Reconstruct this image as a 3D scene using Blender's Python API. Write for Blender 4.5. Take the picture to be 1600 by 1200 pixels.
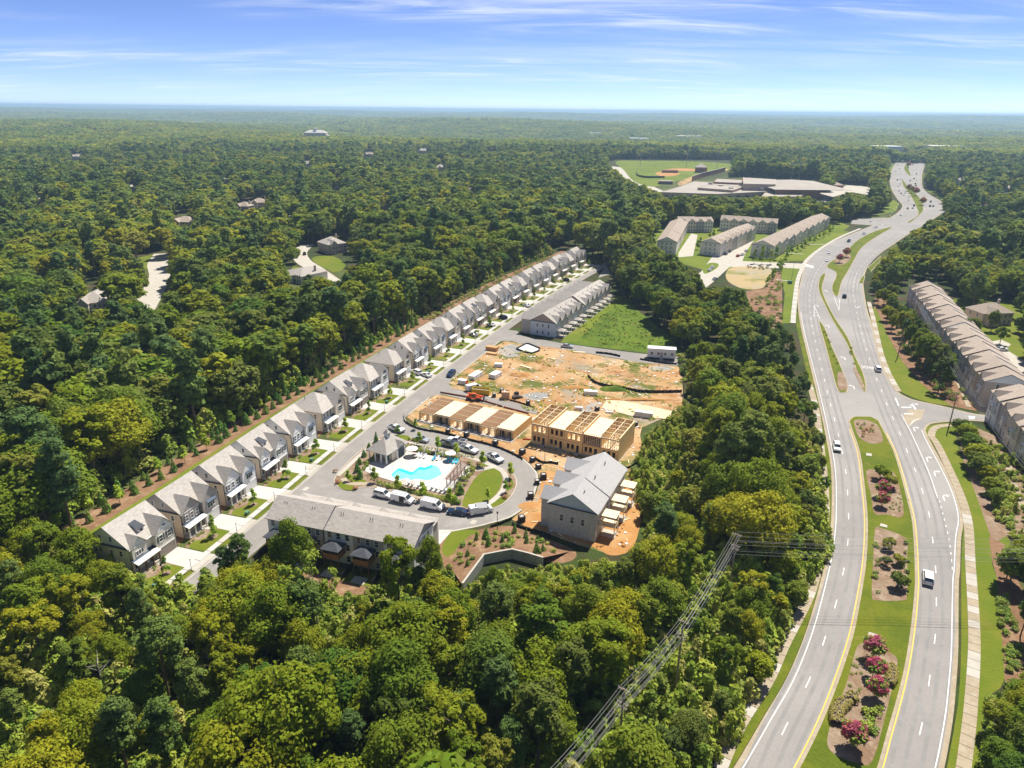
import bpy, bmesh, math, random
import numpy as np
from mathutils import Vector, Matrix
from mathutils.geometry import tessellate_polygon
random.seed(7); RNG = np.random.default_rng(11)
for o in list(bpy.data.objects): bpy.data.objects.remove(o)
SC = bpy.context.scene
COL = SC.collection
R_ = math.radians
# ------------------------------------------------------------------ camera
CAM_H = 88.0
FPX = 1110.0                                  # focal length in pixels of the 1600 px wide photograph
PITCH = math.atan((600 - 171.5) / FPX)
ROLL = R_(0.61)
cd = bpy.data.cameras.new('camera'); cam = bpy.data.objects.new('camera', cd); COL.objects.link(cam)
cd.sensor_width = 36.0; cd.lens = 36.0 * FPX / 1600.0
cd.clip_start = 0.5; cd.clip_end = 90000
cam.matrix_world = (Matrix.Translation((0, 0, CAM_H)) @ Matrix.Rotation(R_(90) - PITCH, 4, 'X') @ Matrix.Rotation(ROLL, 4, 'Z'))
SC.camera = cam
# ------------------------------------------------------------------ sky, sun, exposure
SUN_ELEV = R_(60); SUN_AZ = R_(34)            # azimuth measured from +Y towards +X; the sun stands ahead of the camera
W = bpy.data.worlds.new('World'); SC.world = W; W.use_nodes = True
nt = W.node_tree; nt.nodes.clear()
def N(tree, t, **kw):
    n = tree.nodes.new(t)
    for k, v in kw.items(): setattr(n, k, v)
    return n
out = N(nt, 'ShaderNodeOutputWorld'); bg = N(nt, 'ShaderNodeBackground'); bg.inputs['Strength'].default_value = 0.15
sky = N(nt, 'ShaderNodeTexSky', sky_type='NISHITA'); sky.sun_disc = False
sky.sun_elevation = SUN_ELEV; sky.sun_rotation = SUN_AZ
sky.air_density = 0.42; sky.dust_density = 0.0; sky.ozone_density = 5.0; sky.altitude = 300
tc = N(nt, 'ShaderNodeTexCoord'); sep = N(nt, 'ShaderNodeSeparateXYZ'); nt.links.new(tc.outputs['Generated'], sep.inputs[0])
def M(tree, op, a, b=None, c=None, clamp=False):
    n = N(tree, 'ShaderNodeMath', operation=op); n.use_clamp = clamp
    for i, x in enumerate((a, b, c)):
        if x is None: continue
        if isinstance(x, (int, float)): n.inputs[i].default_value = x
        else: tree.links.new(x, n.inputs[i])
    return n.outputs[0]
zc = M(nt, 'MAXIMUM', sep.outputs[2], 0.0); zc = M(nt, 'ADD', zc, 0.10)
cx = M(nt, 'DIVIDE', sep.outputs[0], zc); cy = M(nt, 'DIVIDE', sep.outputs[1], zc)
cmb = N(nt, 'ShaderNodeCombineXYZ'); nt.links.new(cx, cmb.inputs[0]); nt.links.new(cy, cmb.inputs[1])
def wispy(rot, sx, sy, scale, detail, lo, hi, off, dist=0.4, rough=0.62):
    mp = N(nt, 'ShaderNodeMapping'); mp.inputs['Rotation'].default_value[2] = R_(rot)
    mp.inputs['Scale'].default_value = (sx, sy, 1); mp.inputs['Location'].default_value = off
    nt.links.new(cmb.outputs[0], mp.inputs[0])
    nz = N(nt, 'ShaderNodeTexNoise'); nz.inputs['Scale'].default_value = scale; nz.inputs['Detail'].default_value = detail
    nz.inputs['Roughness'].default_value = rough; nz.inputs['Distortion'].default_value = dist
    nt.links.new(mp.outputs[0], nz.inputs['Vector'])
    mr = N(nt, 'ShaderNodeMapRange', interpolation_type='SMOOTHSTEP'); mr.inputs[1].default_value = lo; mr.inputs[2].default_value = hi
    nt.links.new(nz.outputs[0], mr.inputs[0]); return mr.outputs[0]
fine = wispy(-24, 0.34, 1.5, 1.9, 10, 0.42, 0.80, (1.3, 0.4, 0), 0.9)
mask = wispy(-18, 0.30, 0.55, 0.9, 3, 0.42, 0.68, (7.1, 5.2, 0))
veil = wispy(-20, 0.25, 0.9, 1.1, 8, 0.45, 0.85, (2.2, 8.4, 0), 1.2)
cl = M(nt, 'MULTIPLY', fine, mask); cl = M(nt, 'MULTIPLY', cl, 0.95)
cl = M(nt, 'ADD', cl, M(nt, 'MULTIPLY', veil, 0.35), clamp=True)
# the sky itself: a touch more saturated, as a clear summer noon
hs = N(nt, 'ShaderNodeHueSaturation'); hs.inputs['Saturation'].default_value = 1.06; hs.inputs['Hue'].default_value = 0.506; hs.inputs['Value'].default_value = 0.62
nt.links.new(sky.outputs[0], hs.inputs['Color'])
tn = N(nt, 'ShaderNodeMix', data_type='RGBA', blend_type='MULTIPLY'); tn.inputs[0].default_value = 1.0; nt.links.new(hs.outputs[0], tn.inputs[6]); tn.inputs[7].default_value = (1.0, .90, .93, 1)
mx = N(nt, 'ShaderNodeMix', data_type='RGBA'); nt.links.new(cl, mx.inputs[0]); nt.links.new(tn.outputs[2], mx.inputs[6])
mx.inputs[7].default_value = (3.6, 3.85, 4.1, 1)
nt.links.new(mx.outputs[2], bg.inputs['Color']); nt.links.new(bg.outputs[0], out.inputs[0])
sl = bpy.data.lights.new('sun', 'SUN'); sl.energy = 4.2; sl.angle = R_(0.5); sl.color = (1.0, 0.95, 0.86)
sun = bpy.data.objects.new('sun', sl); COL.objects.link(sun)
sd = Vector((math.sin(SUN_AZ) * math.cos(SUN_ELEV), math.cos(SUN_AZ) * math.cos(SUN_ELEV), math.sin(SUN_ELEV)))
sun.rotation_euler = sd.to_track_quat('Z', 'Y').to_euler(); sun.location = (0, 60, 160)
SC.view_settings.view_transform = 'Standard'; SC.view_settings.look = 'None'
SC.view_settings.gamma = 1; SC.view_settings.use_curve_mapping = False; SC.view_settings.exposure = 0.9
# ------------------------------------------------------------------ helpers
def G(px, py, z=0.0):
    """point of the plane at height z that stands at pixel (px, py) of the 1600x1200 photograph"""
    x = (px - 800) / FPX; y = (600 - py) / FPX
    c, s = math.cos(ROLL), math.sin(ROLL); x, y = c * x - s * y, s * x + c * y
    d = (x, math.cos(PITCH) + math.sin(PITCH) * y, -math.sin(PITCH) + math.cos(PITCH) * y)
    t = (z - CAM_H) / d[2]
    return Vector((d[0] * t, d[1] * t, z))
def PJ(X, Y, Z):
    """pixel of an array of points (used only to keep trees from growing over the clearing)"""
    dz = Z - CAM_H; w = Y * math.cos(PITCH) - dz * math.sin(PITCH); w = np.maximum(w, 0.1)
    x = X / w; y = (Y * math.sin(PITCH) + dz * math.cos(PITCH)) / w
    c, s = math.cos(ROLL), math.sin(ROLL); x, y = c * x + s * y, -s * x + c * y
    return 800 + FPX * x, 600 - FPX * y
def GL(pts, z=0.0): return [G(p[0], p[1], z).xy for p in pts]
def inside(poly, X, Y):
    r = np.zeros(X.shape, bool); n = len(poly); j = n - 1
    for i in range(n):
        xi, yi = poly[i]; xj, yj = poly[j]
        if yi != yj:
            r ^= ((yi > Y) != (yj > Y)) & (X < (xj - xi) * (Y - yi) / (yj - yi) + xi)
        j = i
    return r
def smooth(pts, n=5, closed=False):
    P = [Vector(p).to_2d() for p in pts]; L = len(P); o = []
    rng = range(L if closed else L - 1)
    for i in rng:
        p0 = P[(i - 1) % L] if closed or i > 0 else P[0] * 2 - P[1]
        p1 = P[i]; p2 = P[(i + 1) % L]
        p3 = P[(i + 2) % L] if closed or i + 2 < L else P[-1] * 2 - P[-2]
        for k in range(n):
            t = k / n
            o.append(0.5 * ((2 * p1) + (p2 - p0) * t + (2 * p0 - 5 * p1 + 4 * p2 - p3) * t * t + (3 * p1 - p0 - 3 * p2 + p3) * t ** 3))
    if not closed: o.append(P[-1])
    return o
def area(p): return 0.5 * sum(p[i][0] * p[(i + 1) % len(p)][1] - p[(i + 1) % len(p)][0] * p[i][1] for i in range(len(p)))
def offset_line(L, d):
    """shift a polyline sideways by d metres (positive to its left)"""
    o = []
    for i in range(len(L)):
        a = L[max(i - 1, 0)]; b = L[min(i + 1, len(L) - 1)]
        t = Vector((b[0] - a[0], b[1] - a[1])); t.normalize()
        o.append(Vector((L[i][0] - t.y * d, L[i][1] + t.x * d)))
    return o
def offset_poly(P, d):
    if area(P) < 0: P = P[::-1]
    o = []; n = len(P)
    for i in range(n):
        a = P[i - 1]; b = P[(i + 1) % n]; t = Vector((b[0] - a[0], b[1] - a[1])); t.normalize()
        o.append(Vector((P[i][0] - t.y * d, P[i][1] + t.x * d)))
    return o
def resample(L, step):
    L = [Vector(p).to_2d() for p in L]; o = [L[0].copy()]; acc = 0.0
    for i in range(len(L) - 1):
        a, b = L[i], L[i + 1]; d = (b - a).length
        while acc + d >= step:
            t = (step - acc) / d; a = a.lerp(b, t); o.append(a.copy()); d = (b - a).length; acc = 0.0
        acc += d
    return o
class MB:
    def __init__(s): s.v = []; s.f = []; s.m = []
    def face(s, pts, mi=0):
        b = len(s.v); s.v += [tuple(p) for p in pts]; s.f.append(tuple(range(b, b + len(pts)))); s.m.append(mi); return s
    def solid(s, bot, top, mi=0, cap=True):
        n = len(bot); b = len(s.v); s.v += [tuple(p) for p in bot] + [tuple(p) for p in top]
        for i in range(n):
            j = (i + 1) % n; s.f.append((b + i, b + j, b + n + j, b + n + i)); s.m.append(mi)
        if cap:
            s.f.append(tuple(range(b + n, b + 2 * n))); s.m.append(mi)
            s.f.append(tuple(range(b + n - 1, b - 1, -1))); s.m.append(mi)
        return s
    def box(s, x0, x1, y0, y1, z0, z1, mi=0):
        q = [(x0, y0), (x1, y0), (x1, y1), (x0, y1)]
        return s.solid([(x, y, z0) for x, y in q], [(x, y, z1) for x, y in q], mi)
    def prism(s, poly, z0, z1, mi=0):
        if area(poly) < 0: poly = poly[::-1]
        n = len(poly); b = len(s.v); s.v += [(p[0], p[1], z0) for p in poly] + [(p[0], p[1], z1) for p in poly]
        for i in range(n):
            j = (i + 1) % n; s.f.append((b + i, b + j, b + n + j, b + n + i)); s.m.append(mi)
        for t in tessellate_polygon([[Vector((p[0], p[1], 0)) for p in poly]]):
            a = [Vector((poly[k][0], poly[k][1])) for k in t]
            if area(a) < 0: t = t[::-1]
            s.f.append(tuple(b + n + k for k in t)); s.m.append(mi)
        return s
    def sheet(s, poly, z, mi=0):
        b = len(s.v); s.v += [(p[0], p[1], z) for p in poly]
        for t in tessellate_polygon([[Vector((p[0], p[1], 0)) for p in poly]]):
            a = [Vector((poly[k][0], poly[k][1])) for k in t]
            if area(a) < 0: t = t[::-1]
            s.f.append(tuple(b + k for k in t)); s.m.append(mi)
        return s
    def strip(s, A, B, z, mi=0):
        for i in range(len(A) - 1):
            s.face([(*A[i][:2], z), (*A[i + 1][:2], z), (*B[i + 1][:2], z), (*B[i][:2], z)], mi)
        return s
    def beam(s, p, q, w, h=None, mi=0):
        p = Vector(p); q = Vector(q); h = h or w; d = (q - p).normalized()
        up = Vector((0, 0, 1)) if abs(d.z) < 0.95 else Vector((0, 1, 0))
        a = d.cross(up).normalized() * (w / 2); c = a.cross(d).normalized() * (h / 2)
        k = [-a - c, a - c, a + c, -a + c]
        return s.solid([p + x for x in k], [q + x for x in k], mi)
    def tube(s, pts, rad, n=6, mi=0, cap=True):
        pts = [Vector(p) for p in pts]; rad = rad if isinstance(rad, (list, tuple)) else [rad] * len(pts); rings = []
        for i, p in enumerate(pts):
            d = (pts[min(i + 1, len(pts) - 1)] - pts[max(i - 1, 0)]).normalized()
            up = Vector((0, 0, 1)) if abs(d.z) < 0.9 else Vector((0, 1, 0))
            a = d.cross(up).normalized(); c = a.cross(d).normalized(); b = len(s.v)
            for k in range(n):
                an = 2 * math.pi * k / n; s.v.append(tuple(p + (a * math.cos(an) + c * math.sin(an)) * rad[i]))
            rings.append(b)
        for i in range(len(rings) - 1):
            for k in range(n):
                s.f.append((rings[i] + k, rings[i] + (k + 1) % n, rings[i + 1] + (k + 1) % n, rings[i + 1] + k)); s.m.append(mi)
        if cap:
            s.f.append(tuple(rings[-1] + k for k in range(n))); s.m.append(mi)
            s.f.append(tuple(rings[0] + k for k in range(n - 1, -1, -1))); s.m.append(mi)
        return s
    def cyl(s, x, y, z0, z1, r, r2=None, n=10, mi=0):
        r2 = r if r2 is None else r2
        return s.solid([(x + r * math.cos(2 * math.pi * k / n), y + r * math.sin(2 * math.pi * k / n), z0) for k in range(n)],
                       [(x + r2 * math.cos(2 * math.pi * k / n), y + r2 * math.sin(2 * math.pi * k / n), z1) for k in range(n)], mi)
    def mesh(s, name, mats):
        me = bpy.data.meshes.new(name); me.from_pydata(s.v, [], s.f)
        for m in (mats if isinstance(mats, (list, tuple)) else [mats]): me.materials.append(m)
        if any(s.m): me.polygons.foreach_set('material_index', s.m)
        me.update(); return me
    def build(s, name, mats, parent=None):
        o = bpy.data.objects.new(name, s.mesh(name, mats)); COL.objects.link(o); o.parent = parent; return o
def put(name, me, parent=None, loc=(0, 0, 0), rz=0.0, sc=1.0):
    o = bpy.data.objects.new(name, me); COL.objects.link(o); o.parent = parent; o.location = loc; o.rotation_euler[2] = rz
    o.scale = (sc, sc, sc) if isinstance(sc, (int, float)) else sc
    return o
def tag(o, label, cat, group=None, kind=None):
    if label: o['label'] = label
    if cat: o['category'] = cat
    if group: o['group'] = group
    if kind: o['kind'] = kind
    return o
def thing(name, label, cat, loc=(0, 0, 0), rz=0.0, group=None):
    o = bpy.data.objects.new(name, None); COL.objects.link(o); o.location = loc if len(loc) == 3 else (loc[0], loc[1], 0)
    o.rotation_euler[2] = rz; o.empty_display_size = 0.5
    return tag(o, label, cat, group)
def struct(o): o['kind'] = 'structure'; return o
def clone(o, parent=None):
    c = o.copy(); COL.objects.link(c); c.parent = parent
    for k in o.children: clone(k, c)
    return c
# ------------------------------------------------------------------ materials
LEAFK = 2.85; GK = 0.87
def base(name):
    m = bpy.data.materials.new(name); m.use_nodes = True; t = m.node_tree; return m, t, t.nodes['Principled BSDF']
def mat(name, col, rough=0.7, var=0.0, scale=1.0, metal=0.0, spec=0.3, bump=0.0, stretch=None, ground=False, col2=None, lo=0.35, hi=0.65, detail=6, obj_var=0.0):
    m, t, b = base(name); b.inputs['Roughness'].default_value = rough; b.inputs['Metallic'].default_value = metal
    b.inputs['Specular IOR Level'].default_value = spec; b.inputs['Base Color'].default_value = (*col, 1)
    if var or col2 or bump:
        if ground: src = N(t, 'ShaderNodeNewGeometry').outputs['Position']
        else: src = N(t, 'ShaderNodeTexCoord').outputs['Object']
        if stretch:
            mp = N(t, 'ShaderNodeMapping'); mp.inputs['Scale'].default_value = stretch; t.links.new(src, mp.inputs[0]); src = mp.outputs[0]
        nz = N(t, 'ShaderNodeTexNoise'); nz.inputs['Scale'].default_value = scale; nz.inputs['Detail'].default_value = detail; nz.inputs['Roughness'].default_value = 0.65
        t.links.new(src, nz.inputs['Vector'])
        mr = N(t, 'ShaderNodeMapRange'); mr.inputs[1].default_value = lo; mr.inputs[2].default_value = hi; t.links.new(nz.outputs[0], mr.inputs[0])
        mxn = N(t, 'ShaderNodeMix', data_type='RGBA'); t.links.new(mr.outputs[0], mxn.inputs[0])
        c1 = [c * (1 - var) for c in col]; c2 = col2 or [c * (1 + var) for c in col]
        mxn.inputs[6].default_value = (*(c1 if not col2 else col), 1); mxn.inputs[7].default_value = (*c2, 1)
        res = mxn.outputs[2]
        if obj_var:
            oi = N(t, 'ShaderNodeObjectInfo'); hv = N(t, 'ShaderNodeHueSaturation'); t.links.new(res, hv.inputs['Color'])
            t.links.new(M(t, 'MULTIPLY_ADD', oi.outputs['Random'], obj_var, 1 - obj_var / 2), hv.inputs['Value']); res = hv.outputs[0]
        t.links.new(res, b.inputs['Base Color'])
        if bump:
            bp = N(t, 'ShaderNodeBump'); bp.inputs['Strength'].default_value = bump; t.links.new(nz.outputs[0], bp.inputs['Height']); t.links.new(bp.outputs[0], b.inputs['Normal'])
    return m
def ground_mat(name, cols, scales, rough=0.95, bump=0.3, fine=0.18):
    """several tones of one ground mixed by noises of different sizes, world coordinates"""
    m, t, b = base(name); b.inputs['Roughness'].default_value = rough; b.inputs['Specular IOR Level'].default_value = 0.15
    pos = N(t, 'ShaderNodeNewGeometry').outputs['Position']; cur = None
    for i, c in enumerate(cols):
        if cur is None:
            rgb = N(t, 'ShaderNodeRGB'); rgb.outputs[0].default_value = (*[v * GK for v in c], 1); cur = rgb.outputs[0]; continue
        sc, lo, hi = scales[i - 1]
        nz = N(t, 'ShaderNodeTexNoise'); nz.inputs['Scale'].default_value = sc; nz.inputs['Detail'].default_value = 7; nz.inputs['Roughness'].default_value = 0.62
        mp = N(t, 'ShaderNodeMapping'); mp.inputs['Location'].default_value = (i * 37.1, i * 11.3, i * 5.0); t.links.new(pos, mp.inputs[0]); t.links.new(mp.outputs[0], nz.inputs['Vector'])
        mr = N(t, 'ShaderNodeMapRange'); mr.inputs[1].default_value = lo; mr.inputs[2].default_value = hi; t.links.new(nz.outputs[0], mr.inputs[0])
        x = N(t, 'ShaderNodeMix', data_type='RGBA'); t.links.new(mr.outputs[0], x.inputs[0]); t.links.new(cur, x.inputs[6]); x.inputs[7].default_value = (*[v * GK for v in c], 1); cur = x.outputs[2]
    nf = N(t, 'ShaderNodeTexNoise'); nf.inputs['Scale'].default_value = 2.2; nf.inputs['Detail'].default_value = 5; t.links.new(pos, nf.inputs['Vector'])
    hv = N(t, 'ShaderNodeHueSaturation'); t.links.new(cur, hv.inputs['Color'])
    t.links.new(M(t, 'MULTIPLY_ADD', nf.outputs[0], fine * 4, 1 - fine * 2), hv.inputs['Value']); t.links.new(hv.outputs[0], b.inputs['Base Color'])
    if bump:
        bp = N(t, 'ShaderNodeBump'); bp.inputs['Strength'].default_value = bump; bp.inputs['Distance'].default_value = 0.3
        t.links.new(nf.outputs[0], bp.inputs['Height']); t.links.new(bp.outputs[0], b.inputs['Normal'])
    return m
def leaf_mat(name, cols, trans=0.4, isl=0.5):
    m, t, b = base(name); b.inputs['Roughness'].default_value = 0.65; b.inputs['Specular IOR Level'].default_value = 0.08
    oi = N(t, 'ShaderNodeObjectInfo'); cr = N(t, 'ShaderNodeValToRGB'); e = cr.color_ramp.elements
    while len(e) < len(cols): e.new(0.5)
    for i, c in enumerate(cols): e[i].position = i / (len(cols) - 1); e[i].color = (*[min(.5, v * LEAFK) for v in c], 1)
    t.links.new(oi.outputs['Random'], cr.inputs[0])
    ge = N(t, 'ShaderNodeNewGeometry'); hv = N(t, 'ShaderNodeHueSaturation'); t.links.new(cr.outputs[0], hv.inputs['Color'])
    t.links.new(M(t, 'MULTIPLY_ADD', ge.outputs['Random Per Island'], isl, 1 - isl * 0.45), hv.inputs['Value'])
    t.links.new(M(t, 'MULTIPLY_ADD', ge.outputs['Random Per Island'], 0.03, 0.485), hv.inputs['Hue'])
    nl = N(t, 'ShaderNodeTexNoise'); nl.inputs['Scale'].default_value = .006; nl.inputs['Detail'].default_value = 3; t.links.new(oi.outputs['Location'], nl.inputs['Vector'])
    h2 = N(t, 'ShaderNodeHueSaturation'); t.links.new(hv.outputs[0], h2.inputs['Color']); t.links.new(M(t, 'MULTIPLY_ADD', nl.outputs[0], 1.5, .28), h2.inputs['Value']); t.links.new(M(t, 'MULTIPLY_ADD', nl.outputs[0], -.09, .538), h2.inputs['Hue']); hv = h2
    t.links.new(hv.outputs[0], b.inputs['Base Color'])
    tr = N(t, 'ShaderNodeBsdfTranslucent'); t.links.new(hv.outputs[0], tr.inputs[0])
    ms = N(t, 'ShaderNodeMixShader'); ms.inputs[0].default_value = trans
    t.links.new(b.outputs[0], ms.inputs[1]); t.links.new(tr.outputs[0], ms.inputs[2]); t.links.new(ms.outputs[0], t.nodes['Material Output'].inputs[0])
    return m
mGround = ground_mat('forest_floor', [(.035, .048, .014), (.085, .06, .03), (.05, .075, .016), (.14, .085, .045), (.13, .15, .04)], [(.06, .45, .62), (.11, .5, .6), (.2, .62, .7), (.004, .5, .6)])
mLawn = ground_mat('lawn_grass', [(.125, .17, .012), (.18, .19, .02), (.23, .19, .05)], [(.09, .42, .66), (.16, .62, .76)], fine=.10, bump=.5)
mMedian = ground_mat('median_grass', [(.145, .165, .012), (.10, .135, .01), (.27, .205, .05)], [(.12, .45, .6), (.22, .6, .74)], fine=.12, bump=.5)
mField = ground_mat('field_grass', [(.16, .2, .018), (.12, .17, .015), (.2, .2, .03)], [(.03, .45, .6), (.05, .55, .7)], fine=.08)
mRough = ground_mat('rough_grass', [(.10, .16, .012), (.06, .105, .01), (.22, .16, .06), (.16, .2, .02)], [(.08, .45, .6), (.12, .6, .72), (.25, .5, .7)])
mDirt = ground_mat('bare_clay', [(.46, .27, .115), (.54, .38, .21), (.36, .17, .065), (.13, .145, .03), (.34, .28, .20)], [(.07, .4, .62), (.1, .52, .66), (.075, .52, .60), (.055, .57, .68)], fine=.13, bump=.6)
mClay = ground_mat('orange_clay', [(.50, .26, .09), (.42, .20, .065), (.54, .35, .17)], [(.12, .4, .65), (.2, .5, .7)], fine=.1, bump=.6)
mMulch = ground_mat('pine_straw', [(.27, .155, .085), (.20, .11, .06), (.36, .24, .14)], [(.2, .4, .65), (.35, .5, .7)], bump=.6)
mBed = ground_mat('mulch_bed', [(.30, .22, .15), (.24, .15, .09), (.4, .31, .22)], [(.25, .4, .6), (.4, .5, .7)], bump=.6)
mGravel = ground_mat('grey_gravel', [(.34, .33, .30), (.27, .27, .25), (.46, .38, .28)], [(.3, .4, .6), (.1, .5, .7)])
mAsphalt = ground_mat('aged_asphalt', [(.325, .302, .278), (.285, .267, .248), (.36, .338, .312), (.235, .222, .208)], [(.12, .35, .65), (.03, .45, .65), (.55, .66, .72)], rough=.9, bump=.1, fine=.06)
mStreet = ground_mat('street_asphalt', [(.31, .285, .255), (.27, .25, .225), (.35, .325, .295)], [(.1, .35, .65), (.25, .5, .7)], rough=.9, bump=.1, fine=.05)
mConc = ground_mat('concrete', [(.47, .43, .355), (.52, .48, .41)], [(.35, .4, .6)], rough=.85, bump=.1, fine=.05)
mConcNew = ground_mat('new_concrete', [(.54, .51, .46), (.59, .56, .51)], [(.35, .4, .6)], rough=.85, bump=.1, fine=.04)
mConcTan = ground_mat('tan_concrete', [(.42, .345, .24), (.37, .30, .205), (.47, .41, .31)], [(.3, .4, .6), (.7, .5, .7)], rough=.9, bump=.1, fine=.08)
mWhiteP = mat('white_road_paint', (.66, .65, .61), .7, var=.22, scale=1.5, ground=True)
mYellowP = mat('yellow_road_paint', (.72, .45, .06), .7, var=.12, scale=1.5, ground=True)
# ------------------------------------------------------------------ terrain
def sstep(a, b, x):
    t = np.clip((x - a) / (b - a), 0, 1); return t * t * (3 - 2 * t)
def hterr(X, Y):
    X = np.asarray(X, float); Y = np.asarray(Y, float); r = np.hypot(X, Y)
    h = -16 + 22 * np.sin(X / 930 + 1.3) * np.cos(Y / 760) + 11 * np.sin(X / 390 + Y / 530) + 12 * np.sin(Y / 1900 + X / 5200 + .6)
    h = h + 40 * sstep(4000, 14000, r)
    return sstep(1750, 2700, r) * h
rr = [0, 150, 400, 800, 1300, 1700] + [1700 + 90 * k for k in range(1, 40)] + [5400 * 1.07 ** k for k in range(0, 27)]
NA = 144; gv = [(0, 0, 0)]; gf = []
for r in rr[1:]:
    for k in range(NA):
        a = 2 * math.pi * k / NA; gv.append((r * math.sin(a), r * math.cos(a), 0))
ga = np.array(gv); ga[:, 2] = hterr(ga[:, 0], ga[:, 1])
for k in range(NA): gf.append((0, 1 + (k + 1) % NA, 1 + k))
for i in range(len(rr) - 2):
    b0 = 1 + i * NA; b1 = b0 + NA
    for k in range(NA): gf.append((b0 + k, b0 + (k + 1) % NA, b1 + (k + 1) % NA, b1 + k))
gm = bpy.data.meshes.new('ground'); gm.from_pydata([tuple(p) for p in ga], [], gf); gm.materials.append(mGround)
gm.polygons.foreach_set('use_smooth', [True] * len(gf))
ground = bpy.data.objects.new('ground', gm); COL.objects.link(ground); struct(ground)
def sheet(name, poly, z, m, parent=None):
    o = MB().sheet(poly, z).build(name, m, parent)
    return o if parent else struct(o)
def raised(name, poly, z, m, kerb=None, kw=0.18, parent=None):
    """a kerbed island: a solid kerb ring and the surface inside it"""
    o = MB().prism(poly, 0.0, z - 0.02, 0).prism(offset_poly(poly, kw), z - 0.03, z, 1).build(name, [kerb or mConc, m], parent)
    return o if parent else struct(o)
# ------------------------------------------------------------------ the parkway on the right
Ledge = smooth(GL([(1128, 1240), (1156, 1200), (1203, 1119), (1237, 1060), (1266, 988), (1287, 913), (1298, 862), (1304, 807), (1303, 735), (1294, 682), (1285, 640), (1275, 597), (1262, 545), (1254, 512), (1249, 480), (1249, 460), (1254, 435), (1262, 410), (1282, 390), (1310, 375), (1340, 362), (1372, 349), (1400, 335), (1411, 322), (1403, 311), (1394, 296), (1391, 281), (1394, 265), (1403, 250), (1411, 244)]), 4)
Redge = smooth(GL([(1448, 1260), (1466, 1200), (1480, 1126), (1486, 1072), (1490, 1016), (1491, 954), (1492, 907), (1494, 887), (1496, 840), (1500, 815), (1497, 792), (1487, 762), (1470, 727), (1450, 690), (1442, 672)]), 4)
Redge += smooth(GL([(1444, 667), (1452, 661), (1475, 658), (1515, 656), (1560, 660)]), 3)
Redge += smooth(GL([(1570, 652), (1525, 648), (1475, 636), (1425, 625), (1405, 616)]), 3)
Redge += smooth(GL([(1399, 611), (1382, 585), (1370, 550), (1360, 507), (1352, 480), (1347, 445), (1349, 430), (1356, 414), (1375, 395), (1400, 378), (1421, 364), (1450, 347), (1470, 333), (1473, 325), (1469, 314), (1453, 305), (1441, 292), (1440, 272), (1445, 255), (1440, 244)]), 4)
road_poly = Ledge + Redge[::-1]
road = sheet('road', offset_poly(road_poly, -0.7), 0.03, mConcTan)            # concrete gutter that borders the asphalt
sheet('asphalt', road_poly, 0.045, mAsphalt, road)
sidest = GL([(1425, 335), (1470, 318), (1520, 312), (1525, 322), (1470, 334), (1440, 348)]); sheet('asphalt', sidest, 0.040, mAsphalt, road)
cross1 = GL([(1385, 340), (1362, 341), (1330, 343), (1330, 350), (1362, 352), (1385, 352)]); sheet('asphalt', cross1, 0.041, mAsphalt, road)
# markings: every dash is a piece of its own
ZM = 0.052
def stripe(L, w, name='edge_line', m=None):
    L = [Vector(p) for p in L]
    return MB().strip(offset_line(L, w / 2), offset_line(L, -w / 2), ZM).build(name, m or mWhiteP, road)
def sub(L, y0, y1): return [p for p in L if y0 <= p[1] <= y1]
stripe(offset_line(sub(Ledge, 40, 330), -0.35), 0.16)
stripe(offset_line(Redge[:57], 0.35), 0.16)
def dashes(L, step, ln, w, name='lane_dash'):
    pts = resample(L, 1.0); me = None; s = 0; n = len(pts)
    while s + ln < n:
        a = pts[s]; b = pts[min(s + int(ln), n - 1)]; d = b - a
        if me is None: me = MB().face([(0, -w / 2, 0), (ln, -w / 2, 0), (ln, w / 2, 0), (0, w / 2, 0)]).mesh(name, mWhiteP)
        put(name, me, road, (a.x, a.y, ZM), math.atan2(d.y, d.x)); s += int(step)
laneL = smooth(GL([(1185, 1240), (1216, 1160), (1247, 1098), (1273, 1043), (1292, 988), (1307, 940), (1317, 897), (1324, 855), (1326, 820), (1325, 785), (1323, 750), (1319, 722), (1309, 675), (1297, 630), (1285, 580), (1273, 530), (1266, 490), (1266, 455), (1276, 425), (1296, 402), (1325, 383), (1360, 364)]), 4)
laneR = smooth(GL([(1420, 1240), (1432, 1170), (1446, 1105), (1455, 1040), (1462, 986), (1463, 935), (1462, 890), (1458, 850), (1452, 805), (1442, 770), (1432, 740), (1420, 712), (1410, 686), (1398, 660), (1388, 637), (1377, 610), (1368, 588), (1355, 550), (1345, 515), (1337, 480), (1333, 450), (1340, 425), (1358, 404), (1380, 385), (1410, 365)]), 4)
dashes(laneL, 12, 3, 0.17); dashes(laneR, 12, 3, 0.17)
laneT = smooth(GL([(1488, 890), (1484, 850), (1478, 822), (1467, 780)]), 4); dashes(laneT, 3, 1, 0.17, 'dotted_line')
stripe(smooth(GL([(1465, 778), (1450, 735), (1430, 690), (1419, 667), (1408, 647)]), 4), 0.18, 'turn_lane_line')
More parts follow.
